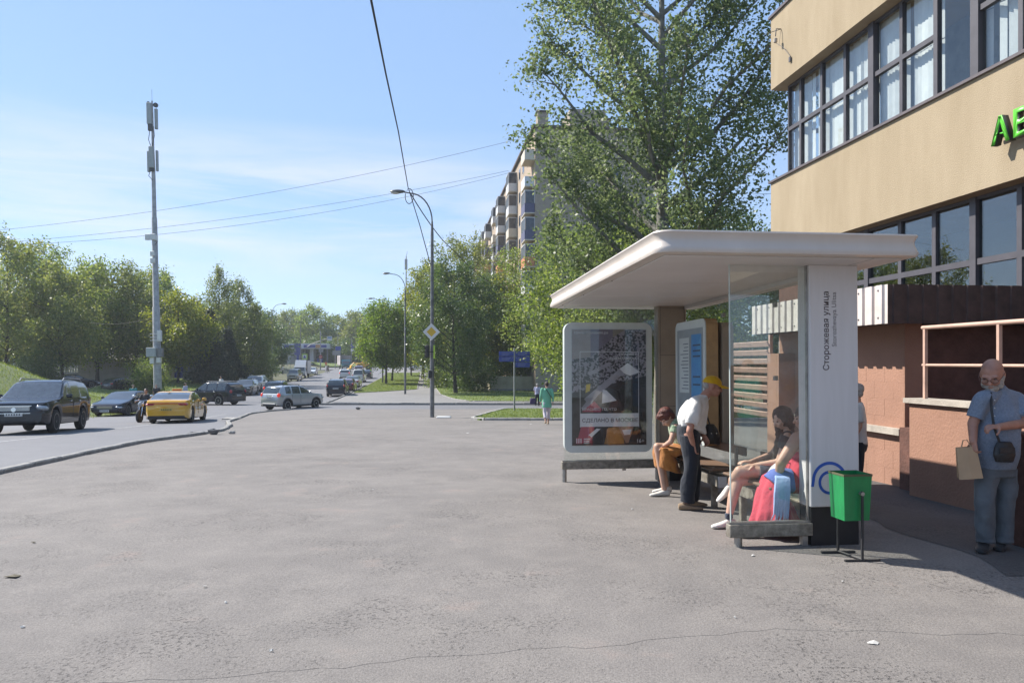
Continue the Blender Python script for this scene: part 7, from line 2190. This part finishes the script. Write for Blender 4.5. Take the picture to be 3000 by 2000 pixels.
me = bake(q, 'hair', .0075, 2, .005, 40); me.transform(Matrix.Translation(-p.o)); me.materials.append(H_DARK); obj('hair', me, p.t)

# ---- woman in the coral dress nearest the camera
Y0 = 7.36
b0 = on_ground(2300, Y0, lambda x, y: h(y))
p = Person('woman in a long coral red dress sitting behind the near glass screen', b0)
hc = P(2356, 1222, Y0 + .02); fw = V3((-.95, .1, -.2)); up_ = V3((-.1, 0, 1))
head(p.body, hc, fw, up_, .95, True)
pel = P(2346, 1412, Y0 + .02); ch = P(2356, 1310, Y0); nb = P(2360, 1262, Y0)
limb(p.body, [P(2358, 1242, Y0 + .01), nb], [.048, .058])
sA, sB = P(2336, 1284, Y0 - .15), P(2346, 1284, Y0 + .17); eA, eB = P(2288, 1356, Y0 - .18), P(2304, 1372, Y0 + .2); wA, wB = P(2279, 1402, Y0 - .10), P(2286, 1392, Y0 + .1)
limb(p.body, [sA, eA, wA], [.066, .050, .030]); limb(p.body, [sB, eB, wB], [.064, .05, .03])
hand(p.body, wA, V3((-.7, .1, -.55)), V3((.3, .2, -1)), .45, 1, .9); hand(p.body, wB, V3((-.9, -.1, -.3)), V3((0, 0, -1)), .4, -1, .9)
loft(p.body, [(pel, V3((.14, 0, 0)), V3((0, .18, 0))), (P(2352, 1350, Y0), V3((.13, 0, 0)), V3((0, .17, 0))), (ch, V3((.115, 0, 0)), V3((0, .17, 0))), (P(2358, 1272, Y0), V3((.08, 0, 0)), V3((0, .16, 0))), (nb, V3((.055, 0, 0)), V3((0, .07, 0)))])
kn = (P(2268, 1432, Y0 - .08), P(2268, 1430, Y0 + .10)); an = (P(2250, 1545, Y0 - .06), P(2285, 1545, Y0 + .10))
for i in (0, 1): limb(p.body, [pel + V3((0, (-.09, .09)[i], -.01)), kn[i], an[i]], [.07, .045, .036])
g = p.gm('dress')
loft(g, [(P(2356, 1318, Y0), V3((.128, 0, 0)), V3((0, .18, 0))), (P(2354, 1350, Y0), V3((.145, 0, 0)), V3((0, .19, 0))), (P(2348, 1400, Y0), V3((.165, 0, 0)), V3((0, .215, 0))), (P(2344, 1432, Y0), V3((.15, 0, 0)), V3((0, .20, 0)))], 22)
path = [((2350, 1412), (0, .11), .20), ((2306, 1408), (-.01, .11), .215), ((2280, 1408), (-.035, .105), .225), ((2264, 1418), (-.072, .08), .23), ((2262, 1442), (-.118, .035), .235), ((2264, 1476), (-.165, .01), .245), ((2266, 1510), (-.205, 0), .255), ((2268, 1546), (-.236, 0), .265)]
rs_ = []
for ki, (c, a_, w_) in enumerate(path):
    cc = P(c[0], c[1], Y0 + .01); fo = .085 * max(0, ki - 2) / 5
    rs_.append([cc + (V3((a_[0], 0, a_[1])) * math.cos(t) + V3((0, w_, 0)) * math.sin(t)) * (1 + fo * (math.sin(9 * t + .6) + .6 * math.sin(14 * t + ki * .25))) for t in np.linspace(0, 2 * math.pi, 72, endpoint=False)])
g.rings(rs_)
g = p.gm('shoe', 0)
a = V3((P(2216, 1585, Y0).x, Y0 - .10, h(Y0) + .004)); shoe(g, a, a + V3((-.20, -.02, 0)), .045, .06)
g = p.gm('shoe', 1)
a = V3((P(2292, 1585, Y0).x, Y0 + .12, h(Y0) + .004)); shoe(g, a, a + V3((-.14, -.02, 0)), .042, .05)
g = p.gm('blue_wrap')
wp = [((2318, 1408), (0, .116), .13), ((2294, 1406), (-.015, .118), .15), ((2276, 1409), (-.045, .113), .16), ((2264, 1420), (-.082, .088), .165)]
loft(g, [(P(c[0], c[1], Y0 - .085), V3((a_[0], 0, a_[1])), V3((0, w_, 0))) for c, a_, w_ in wp], 22)
bd = p.fin(SKIN, {'dress': (C_RED, .005, 15, 2), 'shoe': (C_SHOE, 0, 1, 2), 'blue_wrap': (C_BLUE, .008, 12, 3)}, .008)
eyes(p.o, hc, fw, up_, .95, bd)
f_, l_, u_ = frame_of(fw, up_); rot = Matrix((f_, l_, u_)).transposed(); q = MB()
q.ell(hc + u_ * .036 - f_ * .022, (.10, .088, .09), rot); q.ell(hc - f_ * .055 - u_ * .015, (.06, .08, .08), rot); q.ell(hc - f_ * .10 + u_ * .04, (.05, .05, .05), rot)
me = bake(q, 'hair', .0075, 2, .005, 38); me.transform(Matrix.Translation(-p.o)); me.materials.append(H_BROWN); obj('hair', me, p.t)
q = MB(); q.tube([P(2340, 1276, Y0 - .12), P(2348, 1260, Y0 - .09), P(2362, 1256, Y0 - .02)], .014, 6); q.tube([P(2360, 1320, Y0 - .15), P(2350, 1270, Y0 - .12)], .012, 6); q.build('dress_strap', C_BLUE, p.t, True, off=p.o)
sc_ = thing('scarf', 'pale blue fringed scarf hanging over the lap of the woman in coral', 'scarf', P(2285, 1412, Y0 - .25))
q = MB(); rg = rnd(6)
for k in range(11):
    x = -.075 + .014 * k
    q.tube([(x * .7 + .05, .10, .05), (x * .8 + .03, .0, .03), (x * .9 + .012, -.035, -.10), (x + rg.gauss(0, .008), -.05, -.26 - .05 * rg.random()), (x * 1.05 + rg.gauss(0, .012), -.045, -.33 - .06 * rg.random())], [.016, .017, .015, .008, .003], 6)
me = q.mesh('cloth'); me.materials.append(C_SCARF); shade(me); obj('cloth', me, sc_)
wb_ = thing('handbag', 'white handbag on the lap of the woman in coral', 'bag', P(2275, 1402, Y0 + .02))
q = MB(); loft(q, [((0, 0, 0), (.07, 0, 0), (0, .10, 0)), ((.005, 0, .05), (.085, 0, 0), (0, .11, 0)), ((.02, 0, .11), (.06, 0, 0), (0, .09, 0)), ((.03, 0, .15), (.025, 0, 0), (0, .06, 0))], 16)
me = bake(q, 'bag', .009, 3, .004, 16); me.materials.append(C_WHITE); obj('bag', me, wb_)
q = MB(); q.tube([(.03, -.05, .14), (.05, -.03, .22), (.05, .03, .22), (.03, .05, .14)], .007, 6); q.build('handle', C_WHITE, wb_, True)

# ---- old man with a white beard, leaning on the stair wall
Y0 = 6.72
b0 = on_ground(2905, Y0, lambda x, y: h(y))
p = Person('bald old man with white beard in a blue checked shirt leaning at the right edge', b0)
hc = P(2907, 1096, Y0 - .06); fw = V3((-.62, -.66, -.42)); up_ = V3((-.26, -.26, .93))
HK = 1.16
head(p.body, hc, fw, up_, HK)
nb = P(2925, 1150, Y0 + .02); limb(p.body, [P(2914, 1125, Y0 - .01), nb], [.062, .068])
ch = P(2926, 1210, Y0 + .02); pel = P(2916, 1345, Y0 + .02)
sR, sL = P(2880, 1172, Y0 - .09), P(2982, 1168, Y0 + .02)
eR, wR = P(2850, 1240, Y0 - .07), P(2851, 1292, Y0 - .12); eL, wL = P(2998, 1240, Y0 - .12), P(2928, 1250, Y0 - .26)
limb(p.body, [sR, eR, wR], [.048, .043, .031]); limb(p.body, [sL, eL, wL], [.048, .044, .032])
hand(p.body, wR, V3((.05, -.05, -1)), V3((.9, .3, 0)), 1.15, -1, 1.0); hand(p.body, wL, V3((-.85, -.15, .05)), V3((0, .35, -1)), .75, 1, 1.0)
loft(p.body, [(pel, V3((.17, .03, 0)), V3((-.02, .12, 0))), (ch, V3((.18, .03, 0)), V3((-.02, .12, 0))), (P(2926, 1165, Y0 + .02), V3((.17, .03, 0)), V3((-.02, .09, 0))), (nb, V3((.07, 0, 0)), V3((0, .06, 0)))])
hp = (P(2893, 1352, Y0), P(2945, 1352, Y0 + .03)); kn = (P(2882, 1470, Y0 - .04), P(2945, 1470, Y0 + .02)); an = (P(2886, 1578, Y0), P(2936, 1576, Y0 + .06))
for i in (0, 1): limb(p.body, [hp[i], kn[i], an[i]], [.09, .06, .04])
g = p.gm('shirt')
ax_, bx_ = V3((1, .15, 0)).normalized(), V3((-.15, 1, 0)).normalized()
loft(g, [(P(2914, 1372, Y0), ax_ * .165, bx_ * .140), (P(2914, 1335, Y0 - .01), ax_ * .190, bx_ * .160), (P(2918, 1280, Y0 - .03), ax_ * .195, bx_ * .175), (P(2922, 1220, Y0 - .01), ax_ * .190, bx_ * .155), (P(2926, 1178, Y0 + .01), ax_ * .190, bx_ * .13), (P(2927, 1152, Y0 + .02), ax_ * .145, bx_ * .095), (P(2926, 1138, Y0 + .02), ax_ * .075, bx_ * .075)], 26)
for a, b_ in ((sR, eR), (sL, eL)): cap(g, a, a.lerp(b_, .80), .074, .076, 16, True); cap(g, a, a.lerp(nb, .6), .073, .068)
cap(g, P(2925, 1146, Y0 + .02), P(2918, 1130, Y0), .079, .072, 16, True)
g = p.gm('trousers')
loft(g, [(P(2916, 1340, Y0 + .01), ax_ * .170, bx_ * .13), (P(2918, 1365, Y0 + .01), ax_ * .178, bx_ * .135), (P(2918, 1392, Y0 + .01), ax_ * .172, bx_ * .13)])
for i in (0, 1):
    cap(g, hp[i] + V3((0, 0, -.06)), kn[i], .104, .080, 16, True); cap(g, kn[i] + V3((0, 0, .02)), kn[i] - V3((0, 0, .02)), .080, .080); cap(g, kn[i], an[i] + V3((0, 0, -.02)), .081, .074, 16, True)
    cap(g, an[i] + V3((0, 0, .03)), an[i] + V3((0, -.01, -.03)), .073, .078, 16, True)
for i in (0, 1):
    g = p.gm('shoe', i); a = V3((an[i].x + .04, an[i].y + .08, h(Y0) + .005)); shoe(g, a, a + V3((-.16, -.22, 0)) * (1 if i == 0 else .9), .054, .085)
bd = p.fin(SKIN2, {'shirt': (C_SHIRTB, .009, 13, 3), 'trousers': (C_JEANS, .006, 17, 2), 'shoe': (C_SHOEB, 0, 1, 2)}, .0072)
eyes(p.o, hc, fw, up_, HK, bd)
f_, l_, u_ = frame_of(fw, up_); rot = Matrix((f_, l_, u_)).transposed(); q = MB()
q.ell(hc + f_ * HK * .045 - u_ * HK * .082, (.062, .058, .042), rot); q.ell(hc + f_ * HK * .075 - u_ * HK * .098, (.034, .034, .032), rot)
for s in (-1, 1): q.ell(hc + f_ * HK * .025 + l_ * HK * .056 * s - u_ * HK * .06, (.046, .020, .045), rot); q.ell(hc + f_ * HK * .0 + l_ * HK * .071 * s - u_ * HK * .02, (.018, .010, .035), rot)
for s in (-1, 1): cap(q, hc + f_ * HK * .096 - u_ * HK * .050, hc + f_ * HK * .078 + l_ * HK * .034 * s - u_ * HK * .066, .011, .009)
me = bake(q, 'beard', .006, 2, .003, 60); me.transform(Matrix.Translation(-p.o)); me.materials.append(H_WHITE); obj('beard', me, p.t)
q = MB(); q.ell(hc - f_ * HK * .075 - u_ * HK * .015, (.03, .068, .04), rot)
me = bake(q, 'hair', .006, 2, .002, 50); me.transform(Matrix.Translation(-p.o)); me.materials.append(H_WHITE); obj('hair', me, p.t)
q = MB()
for s in (-1, 1):
    c_ = hc + f_ * HK * .108 + l_ * HK * .034 * s - u_ * HK * .004
    q.tube([c_ + l_ * HK * .026 * math.cos(t) + u_ * HK * .018 * math.sin(t) for t in np.linspace(0, 2 * math.pi, 15)], .0026, 5)
    q.tube([c_ + l_ * HK * .026 * s, hc + f_ * HK * .06 + l_ * HK * .076 * s + u_ * HK * .006, hc - f_ * HK * .01 + l_ * HK * .083 * s + u_ * HK * .010], .0026, 5)
q.tube([hc + f_ * HK * .110 + l_ * HK * .008, hc + f_ * HK * .110 - l_ * HK * .008], .0026, 5)
gl_ = q.build('glasses', mat('spectacle_frame', (.12, .04, .025), .4), p.t, True, off=p.o)
for s in (-1, 1):
    q = MB(); c_ = hc + f_ * HK * .108 + l_ * HK * .034 * s - u_ * HK * .004 - p.o
    q.add([c_ + l_ * HK * .025 * math.cos(t) + u_ * HK * .017 * math.sin(t) for t in np.linspace(0, 2 * math.pi, 12, endpoint=False)], [tuple(range(12))]); q.build('lens', M_LENS, gl_)
# placket, lanyard and belt bag strap
q = MB(); q.tube([P(2903, 1150, Y0 - .13), P(2905, 1200, Y0 - .205), P(2912, 1250, Y0 - .225), P(2930, 1300, Y0 - .215)], .011, 6); q.build('strap', M_LEATHER, p.t, True, off=p.o)
q = MB()
for py in (1172, 1195, 1218): q.ell(P(2914, py, Y0 - .17 - (py - 1172) * .0009), (.006, .006, .006), None, 8, 5)
q.build('buttons', M_PLATE, p.t, True, off=p.o)
pb = thing('paper_bag', 'brown paper carrier bag in the right hand of the old man', 'bag', P(2842, 1400, Y0 - .1), R(-28)); pb.rotation_euler = (0, R(-7), R(-20))
q = MB(); q.add([(-.09, -.05, 0), (.09, -.05, 0), (.09, .05, 0), (-.09, .05, 0), (-.075, -.022, .27), (.075, -.022, .27), (.075, .022, .27), (-.075, .022, .27), (0, -.062, .0), (0, -.028, .27), (.094, 0, .02), (.055, 0, .27), (-.094, 0, .02), (-.055, 0, .27)],
    [(0, 8, 9, 4), (8, 1, 5, 9), (1, 10, 11, 5), (10, 2, 6, 11), (2, 3, 7, 6), (3, 12, 13, 7), (12, 0, 4, 13), (3, 2, 10, 1, 8, 0, 12)]); q.build('bag', M_PAPERBAG, pb)
q = MB(); q.tube([(-.04, -.02, .26), (-.015, -.01, .33), (.015, -.01, .33), (.04, -.02, .26)], .005, 6); q.build('handle', M_PAPERBAG, pb, True)
bb_ = thing('belt_bag', 'small black crossbody bag in front of the old man in jeans', 'bag', P(2942, 1352, Y0 - .22))
q = MB(); loft(q, [((0, 0, 0), (.075, 0, 0), (0, .03, 0)), ((0, 0, .05), (.09, 0, 0), (0, .04, 0)), ((0, 0, .12), (.085, 0, 0), (0, .038, 0)), ((0, 0, .165), (.06, 0, 0), (0, .02, 0))], 16)
me = bake(q, 'bag', .008, 3, .003, 18); me.materials.append(M_LEATHER); obj('bag', me, bb_)
q = MB(); q.box((0, -.041, .10), (.13, .008, .05), bev=.003); q.build('flap', M_LEATHER, bb_)

# ---- simple standing or walking figures further off
def figure(label, px, y, H, face, shirt, trou, hair, skin=SKIN, pose='stand', skirt=False, long_shirt=False, zf=None, vox=.014, shoes=C_SHOEB, sleeves=.55, arms=None, bags=None, x=None, trou_len=1.0, seed=0):
    """face: direction the figure looks (unit vector in plan)"""
    xx = (px - CX) / F * y if x is None else x
    z0 = (zf or G)(xx, y); k = H / 1.72
    o_ = V3((xx, y, z0)); p = Person(label, o_)
    f = V3((face[0], face[1], 0)).normalized(); l = V3((0, 0, 1)).cross(f); u = V3((0, 0, 1))
    def q3(a, b, c): return o_ + (f * a + l * b + u * c) * k
    sit = pose == 'ride'
    hz = .92 if not sit else .62
    hc = q3(.03, 0, hz + .70); fw2 = f - u * .1
    head(p.body, hc, fw2, (0, 0, 1), 1.0 * k)
    limb(p.body, [q3(.01, 0, hz + .62), q3(0, 0, hz + .52)], [.052 * k, .058 * k])
    loft(p.body, [(q3(0, 0, hz), f * .10 * k, l * .15 * k), (q3(.01, 0, hz + .25), f * .10 * k, l * .15 * k), (q3(0, 0, hz + .48), f * .085 * k, l * .16 * k), (q3(0, 0, hz + .56), f * .05 * k, l * .06 * k)], 16)
    st = .16 if pose == 'walk' else .03
    g = p.gm('shirt')
    loft(g, [(q3(0, 0, hz - (.22 if long_shirt else .04)), f * (.15 if long_shirt else .13) * k, l * (.21 if long_shirt else .185) * k), (q3(.01, 0, hz + .12), f * .13 * k, l * .18 * k), (q3(.01, 0, hz + .32), f * .13 * k, l * .185 * k), (q3(0, 0, hz + .47), f * .105 * k, l * .19 * k), (q3(0, 0, hz + .55), f * .065 * k, l * .085 * k)], 18)
    for s in (-1, 1):
        sh_ = q3(0, s * .19, hz + .49)
        if arms == 'phone': el, wr = q3(.04, s * .24, hz + .22), q3(.24, s * .08, hz + .28)
        elif sit: el, wr = q3(.16, s * .27, hz + .27), q3(.38, s * .30, hz + .22)
        else: el, wr = q3(-.02 + s * st * .5, s * .235, hz + .22), q3(.06 + s * st, s * .23, hz - .01)
        limb(p.body, [sh_, el, wr], [.042 * k, .036 * k, .025 * k]); hand(p.body, wr, (wr - el), l * -s, .5, s, .95 * k)
        cap(g, sh_, sh_.lerp(el, sleeves * 1.4 if sleeves < .7 else 1), .070 * k, .062 * k, 14, True); cap(g, sh_, sh_ + V3((0, 0, .001)), .068 * k, .068 * k)
        if sleeves > .7: cap(g, el, el.lerp(wr, .9), .055 * k, .045 * k, 14, True); cap(g, el, el + V3((0, 0, .001)), .058 * k, .058 * k)
        if sit: kn, an = q3(.36, s * .16, .56), q3(.20, s * .18, .12)
        else: kn, an = q3(.03 - s * st * .55, s * .095, .49), q3(-.02 - s * st * 1.3, s * .09, .09 + (.06 if pose == 'walk' and s > 0 else 0))
        hp = q3(0, s * .085, hz - .02)
        limb(p.body, [hp, kn, an], [.08 * k, .052 * k, .036 * k])
        g2 = p.gm('trousers'); cap(g2, hp, kn, .098 * k, .078 * k, 14, True); cap(g2, kn, kn + V3((0, 0, .001)), .078 * k, .078 * k); cap(g2, kn, kn.lerp(an, trou_len), .078 * k, .07 * k, 14, True)
        g3 = p.gm('shoe', s); a = an - u * .085 * k - f * .06 * k; shoe(g3, a, a + f * .25 * k - (u * .02 if pose == 'walk' and s > 0 else u * 0), .046 * k, .085 * k)
    g2 = p.gm('trousers'); loft(g2, [(q3(0, 0, hz + .06), f * .115 * k, l * .165 * k), (q3(0, 0, hz - .06), f * .13 * k, l * .18 * k), (q3(0, 0, hz - .14), f * .11 * k, l * .16 * k)], 16)
    bd = p.fin(skin, {'shirt': (shirt, .006, 11, 2), 'trousers': (trou, .005, 11, 2), 'shoe': (shoes, 0, 1, 1)}, vox * k)
    eyes(o_, hc, fw2, (0, 0, 1), k, bd)
    f_, l_, u_ = frame_of(fw2); rot = Matrix((f_, l_, u_)).transposed(); q = MB()
    q.ell(hc + u_ * .036 * k - f_ * .026 * k, (.10 * k, .086 * k, .088 * k), rot); q.ell(hc - f_ * .05 * k - u_ * .015 * k, (.055 * k, .076 * k, .075 * k), rot)
    me = bake(q, 'hair', vox * .7, 2, .003, 30); me.transform(Matrix.Translation(-o_)); me.materials.append(hair); obj('hair', me, p.t)
    return p
fg = figure('woman in a mint green tunic and pale trousers walking away past the kerbed island', 1602, 29.2, 1.62, (-.15, 1), C_MINT, C_PINKT, H_DARK, SKIN, 'walk', long_shirt=True, zf=lambda x, y: h(y), vox=.012, shoes=C_SHOET, sleeves=.9, trou_len=.62)
q = MB(); oo = fg.o; q.tube([oo + V3((-.06, -.10, 1.40)), oo + V3((.05, -.155, 1.22)), oo + V3((.18, -.12, 1.02)), oo + V3((.24, -.02, .95))], .013, 6); q.build('bag_strap', M_LEATHER, fg.t, True, off=oo)
figure('elderly person in a lavender shirt and dark trousers walking beyond the island', 1574, 55.5, 1.62, (.2, 1), C_LAV, C_NAVY, H_WHITE, SKIN, 'walk', zf=lambda x, y: h(y) - .03, vox=.018)
cb = thing('shopping_bag', 'purple shopping bag carried by the person in the lavender shirt', 'bag', on_ground(1561, 55.4, lambda x, y: h(y)) + V3((0, 0, .12)))
q = MB(); q.box((0, 0, .22), (.42, .16, .44), bev=.05); q.build('bag', cloth('purple_bag', (.08, .05, .12)), cb, True)
q = MB(); q.tube([(-.1, 0, .43), (0, 0, .62), (.1, 0, .43)], .012, 6); q.build('handle', M_LEATHER, cb)
figure('person in an off white shirt standing behind the name pillar', 2512, 9.05, 1.42, (-.9, .3), C_WSHIRT2, C_NAVY, H_WHITE, SKIN, zf=lambda x, y: h(y), vox=.012)
figure('man in a teal shirt standing behind the dark grey saloon', 390, 57, 1.74, (.5, -.8), C_TEAL, C_DENIM, H_BROWN, SKINP, zf=road_z, vox=.02)
figure('person in white trousers and a black top beside the antenna mast', 458, 60, 1.70, (.3, -1), C_BLACK, C_WHITE, H_DARK, SKIN, zf=road_z, vox=.02)
figure('boy in a white and navy jacket standing on the grass right of the mast', 543, 66, 1.62, (.9, -.3), C_LAV, C_NAVY, H_DARK, SKIN, zf=bank_z, vox=.02, sleeves=.9)
figure('person in a grey top half hidden behind the black off-roader that turns left', 648, 74, 1.74, (-.4, -1), C_WSHIRT2, C_NAVY, H_DARK, SKIN, zf=bank_z, vox=.02)
figure('distant pedestrian in black crossing the far road', 961, 160, 1.75, (-.5, -1), C_BLACK, C_NAVY, H_DARK, SKIN, 'walk', zf=road_z, vox=.03)
figure('distant pedestrian in pale clothes crossing the far road', 956, 158, 1.70, (-.5, -1), C_WSHIRT2, C_PINKT, H_BROWN, SKIN, 'walk', zf=road_z, vox=.03)
figure('distant pedestrian beside the green railing', 828, 146, 1.70, (.5, -1), C_WSHIRT2, C_JEANS, H_BROWN, SKIN, zf=G, vox=.03)
figure('person in an orange vest near the far crossing', 955, 186, 1.75, (.5, -1), cloth('orange_vest', (.6, .14, .04)), C_NAVY, H_BROWN, SKIN, zf=G, vox=.03)
# bystander behind the camera, mirrored in the near glass
figure('man in a green t-shirt seen only as a reflection in the near glass', 0, 2.67, 1.78, (-1, .15), cloth('green_tshirt', (.03, .30, .22)), C_JEANS, H_BROWN, SKIN, zf=lambda x, y: h(y), vox=.014, arms='phone', x=4.63)
# ---- motorcycle and rider
rd = place(428, 36.5)
rr0 = figure('motorcycle rider in a black t-shirt and cap coming towards the camera beside the taxi', 428, 36.5, 1.74, (.05, -1), C_BLACK, C_DENIM, H_DARK, SKIN, 'ride', zf=lambda x, y: road_z(x, y) + .12, vox=.016)
mc = thing('motorcycle', 'black motorcycle with chrome mirrors under the rider next to the taxi', 'motorcycle', rd, R(-87))
for x in (.72, -.72):
    q = MB(); q.lathe([(.22, -.055), (.29, -.06), (.315, -.03), (.315, .03), (.29, .06), (.22, .055)], (x, 0, .315), 'Y', 22); w_ = q.build('wheel', M_TYRE, mc, True)
    q = MB(); q.lathe([(.22, -.03), (.225, 0), (.22, .03), (.06, .04), (.06, -.04)], (x, 0, .315), 'Y', 16); q.build('rim', M_RIM, w_, True)
q = MB(); q.ell((.18, 0, .78), (.30, .16, .15)); q.ell((0, 0, .48), (.34, .19, .20)); me = bake(q, 'tank', .02, 3); me.materials.append(PB); obj('tank', me, mc)
q = MB(); q.box((-.36, 0, .74), (.70, .26, .10), bev=.04); q.build('seat', M_LEATHER, mc, True)
q = MB(); q.tube([(.72, .07, .315), (.45, .07, .98)], .025, 8); q.tube([(.72, -.07, .315), (.45, -.07, .98)], .025, 8); q.build('fork', M_CHROME, mc, True)
q = MB(); q.tube([(.30, .40, 1.02), (.42, .2, 1.04), (.44, 0, 1.0), (.42, -.2, 1.04), (.30, -.40, 1.02)], .016, 8); hb_ = q.build('handlebar', M_CHROME, mc, True)
for s in (-1, 1):
    q = MB(); q.tube([(.34, s * .3, 1.03), (.36, s * .38, 1.2)], .008, 5); q.ell((.37, s * .41, 1.24), (.03, .09, .055)); q.build('mirror', M_CHROME, hb_, True)
q = MB(); q.ell((.62, 0, .86), (.10, .12, .12)); q.build('headlight', M_LAMP, mc, True)
q = MB(); q.tube([(.2, .2, .35), (-.9, .22, .38)], [.035, .05], 8); q.build('exhaust', M_CHROME, mc, True)
# ------------------------------------------------------------------ summer haze: one closed box of even, thin air
q = MB(); q.box((0, 300, 27), (1100, 900, 66))
hzo = q.build('haze', None) if False else None
me = q.mesh('haze'); mh_ = bpy.data.materials.new('haze_air'); mh_.use_nodes = True
t_ = mh_.node_tree; t_.nodes.clear()
o_ = t_.nodes.new('ShaderNodeOutputMaterial'); v_ = t_.nodes.new('ShaderNodeVolumePrincipled')
v_.inputs['Color'].default_value = (.86, .92, 1.0, 1)
v_.inputs['Density'].default_value = 0.0004
v_.inputs['Anisotropy'].default_value = 0.3
t_.links.new(v_.outputs[0], o_.inputs['Volume'])
me.materials.append(mh_)
tag(obj('haze', me), 'thin pale summer haze over the whole street', 'haze', kind='stuff')
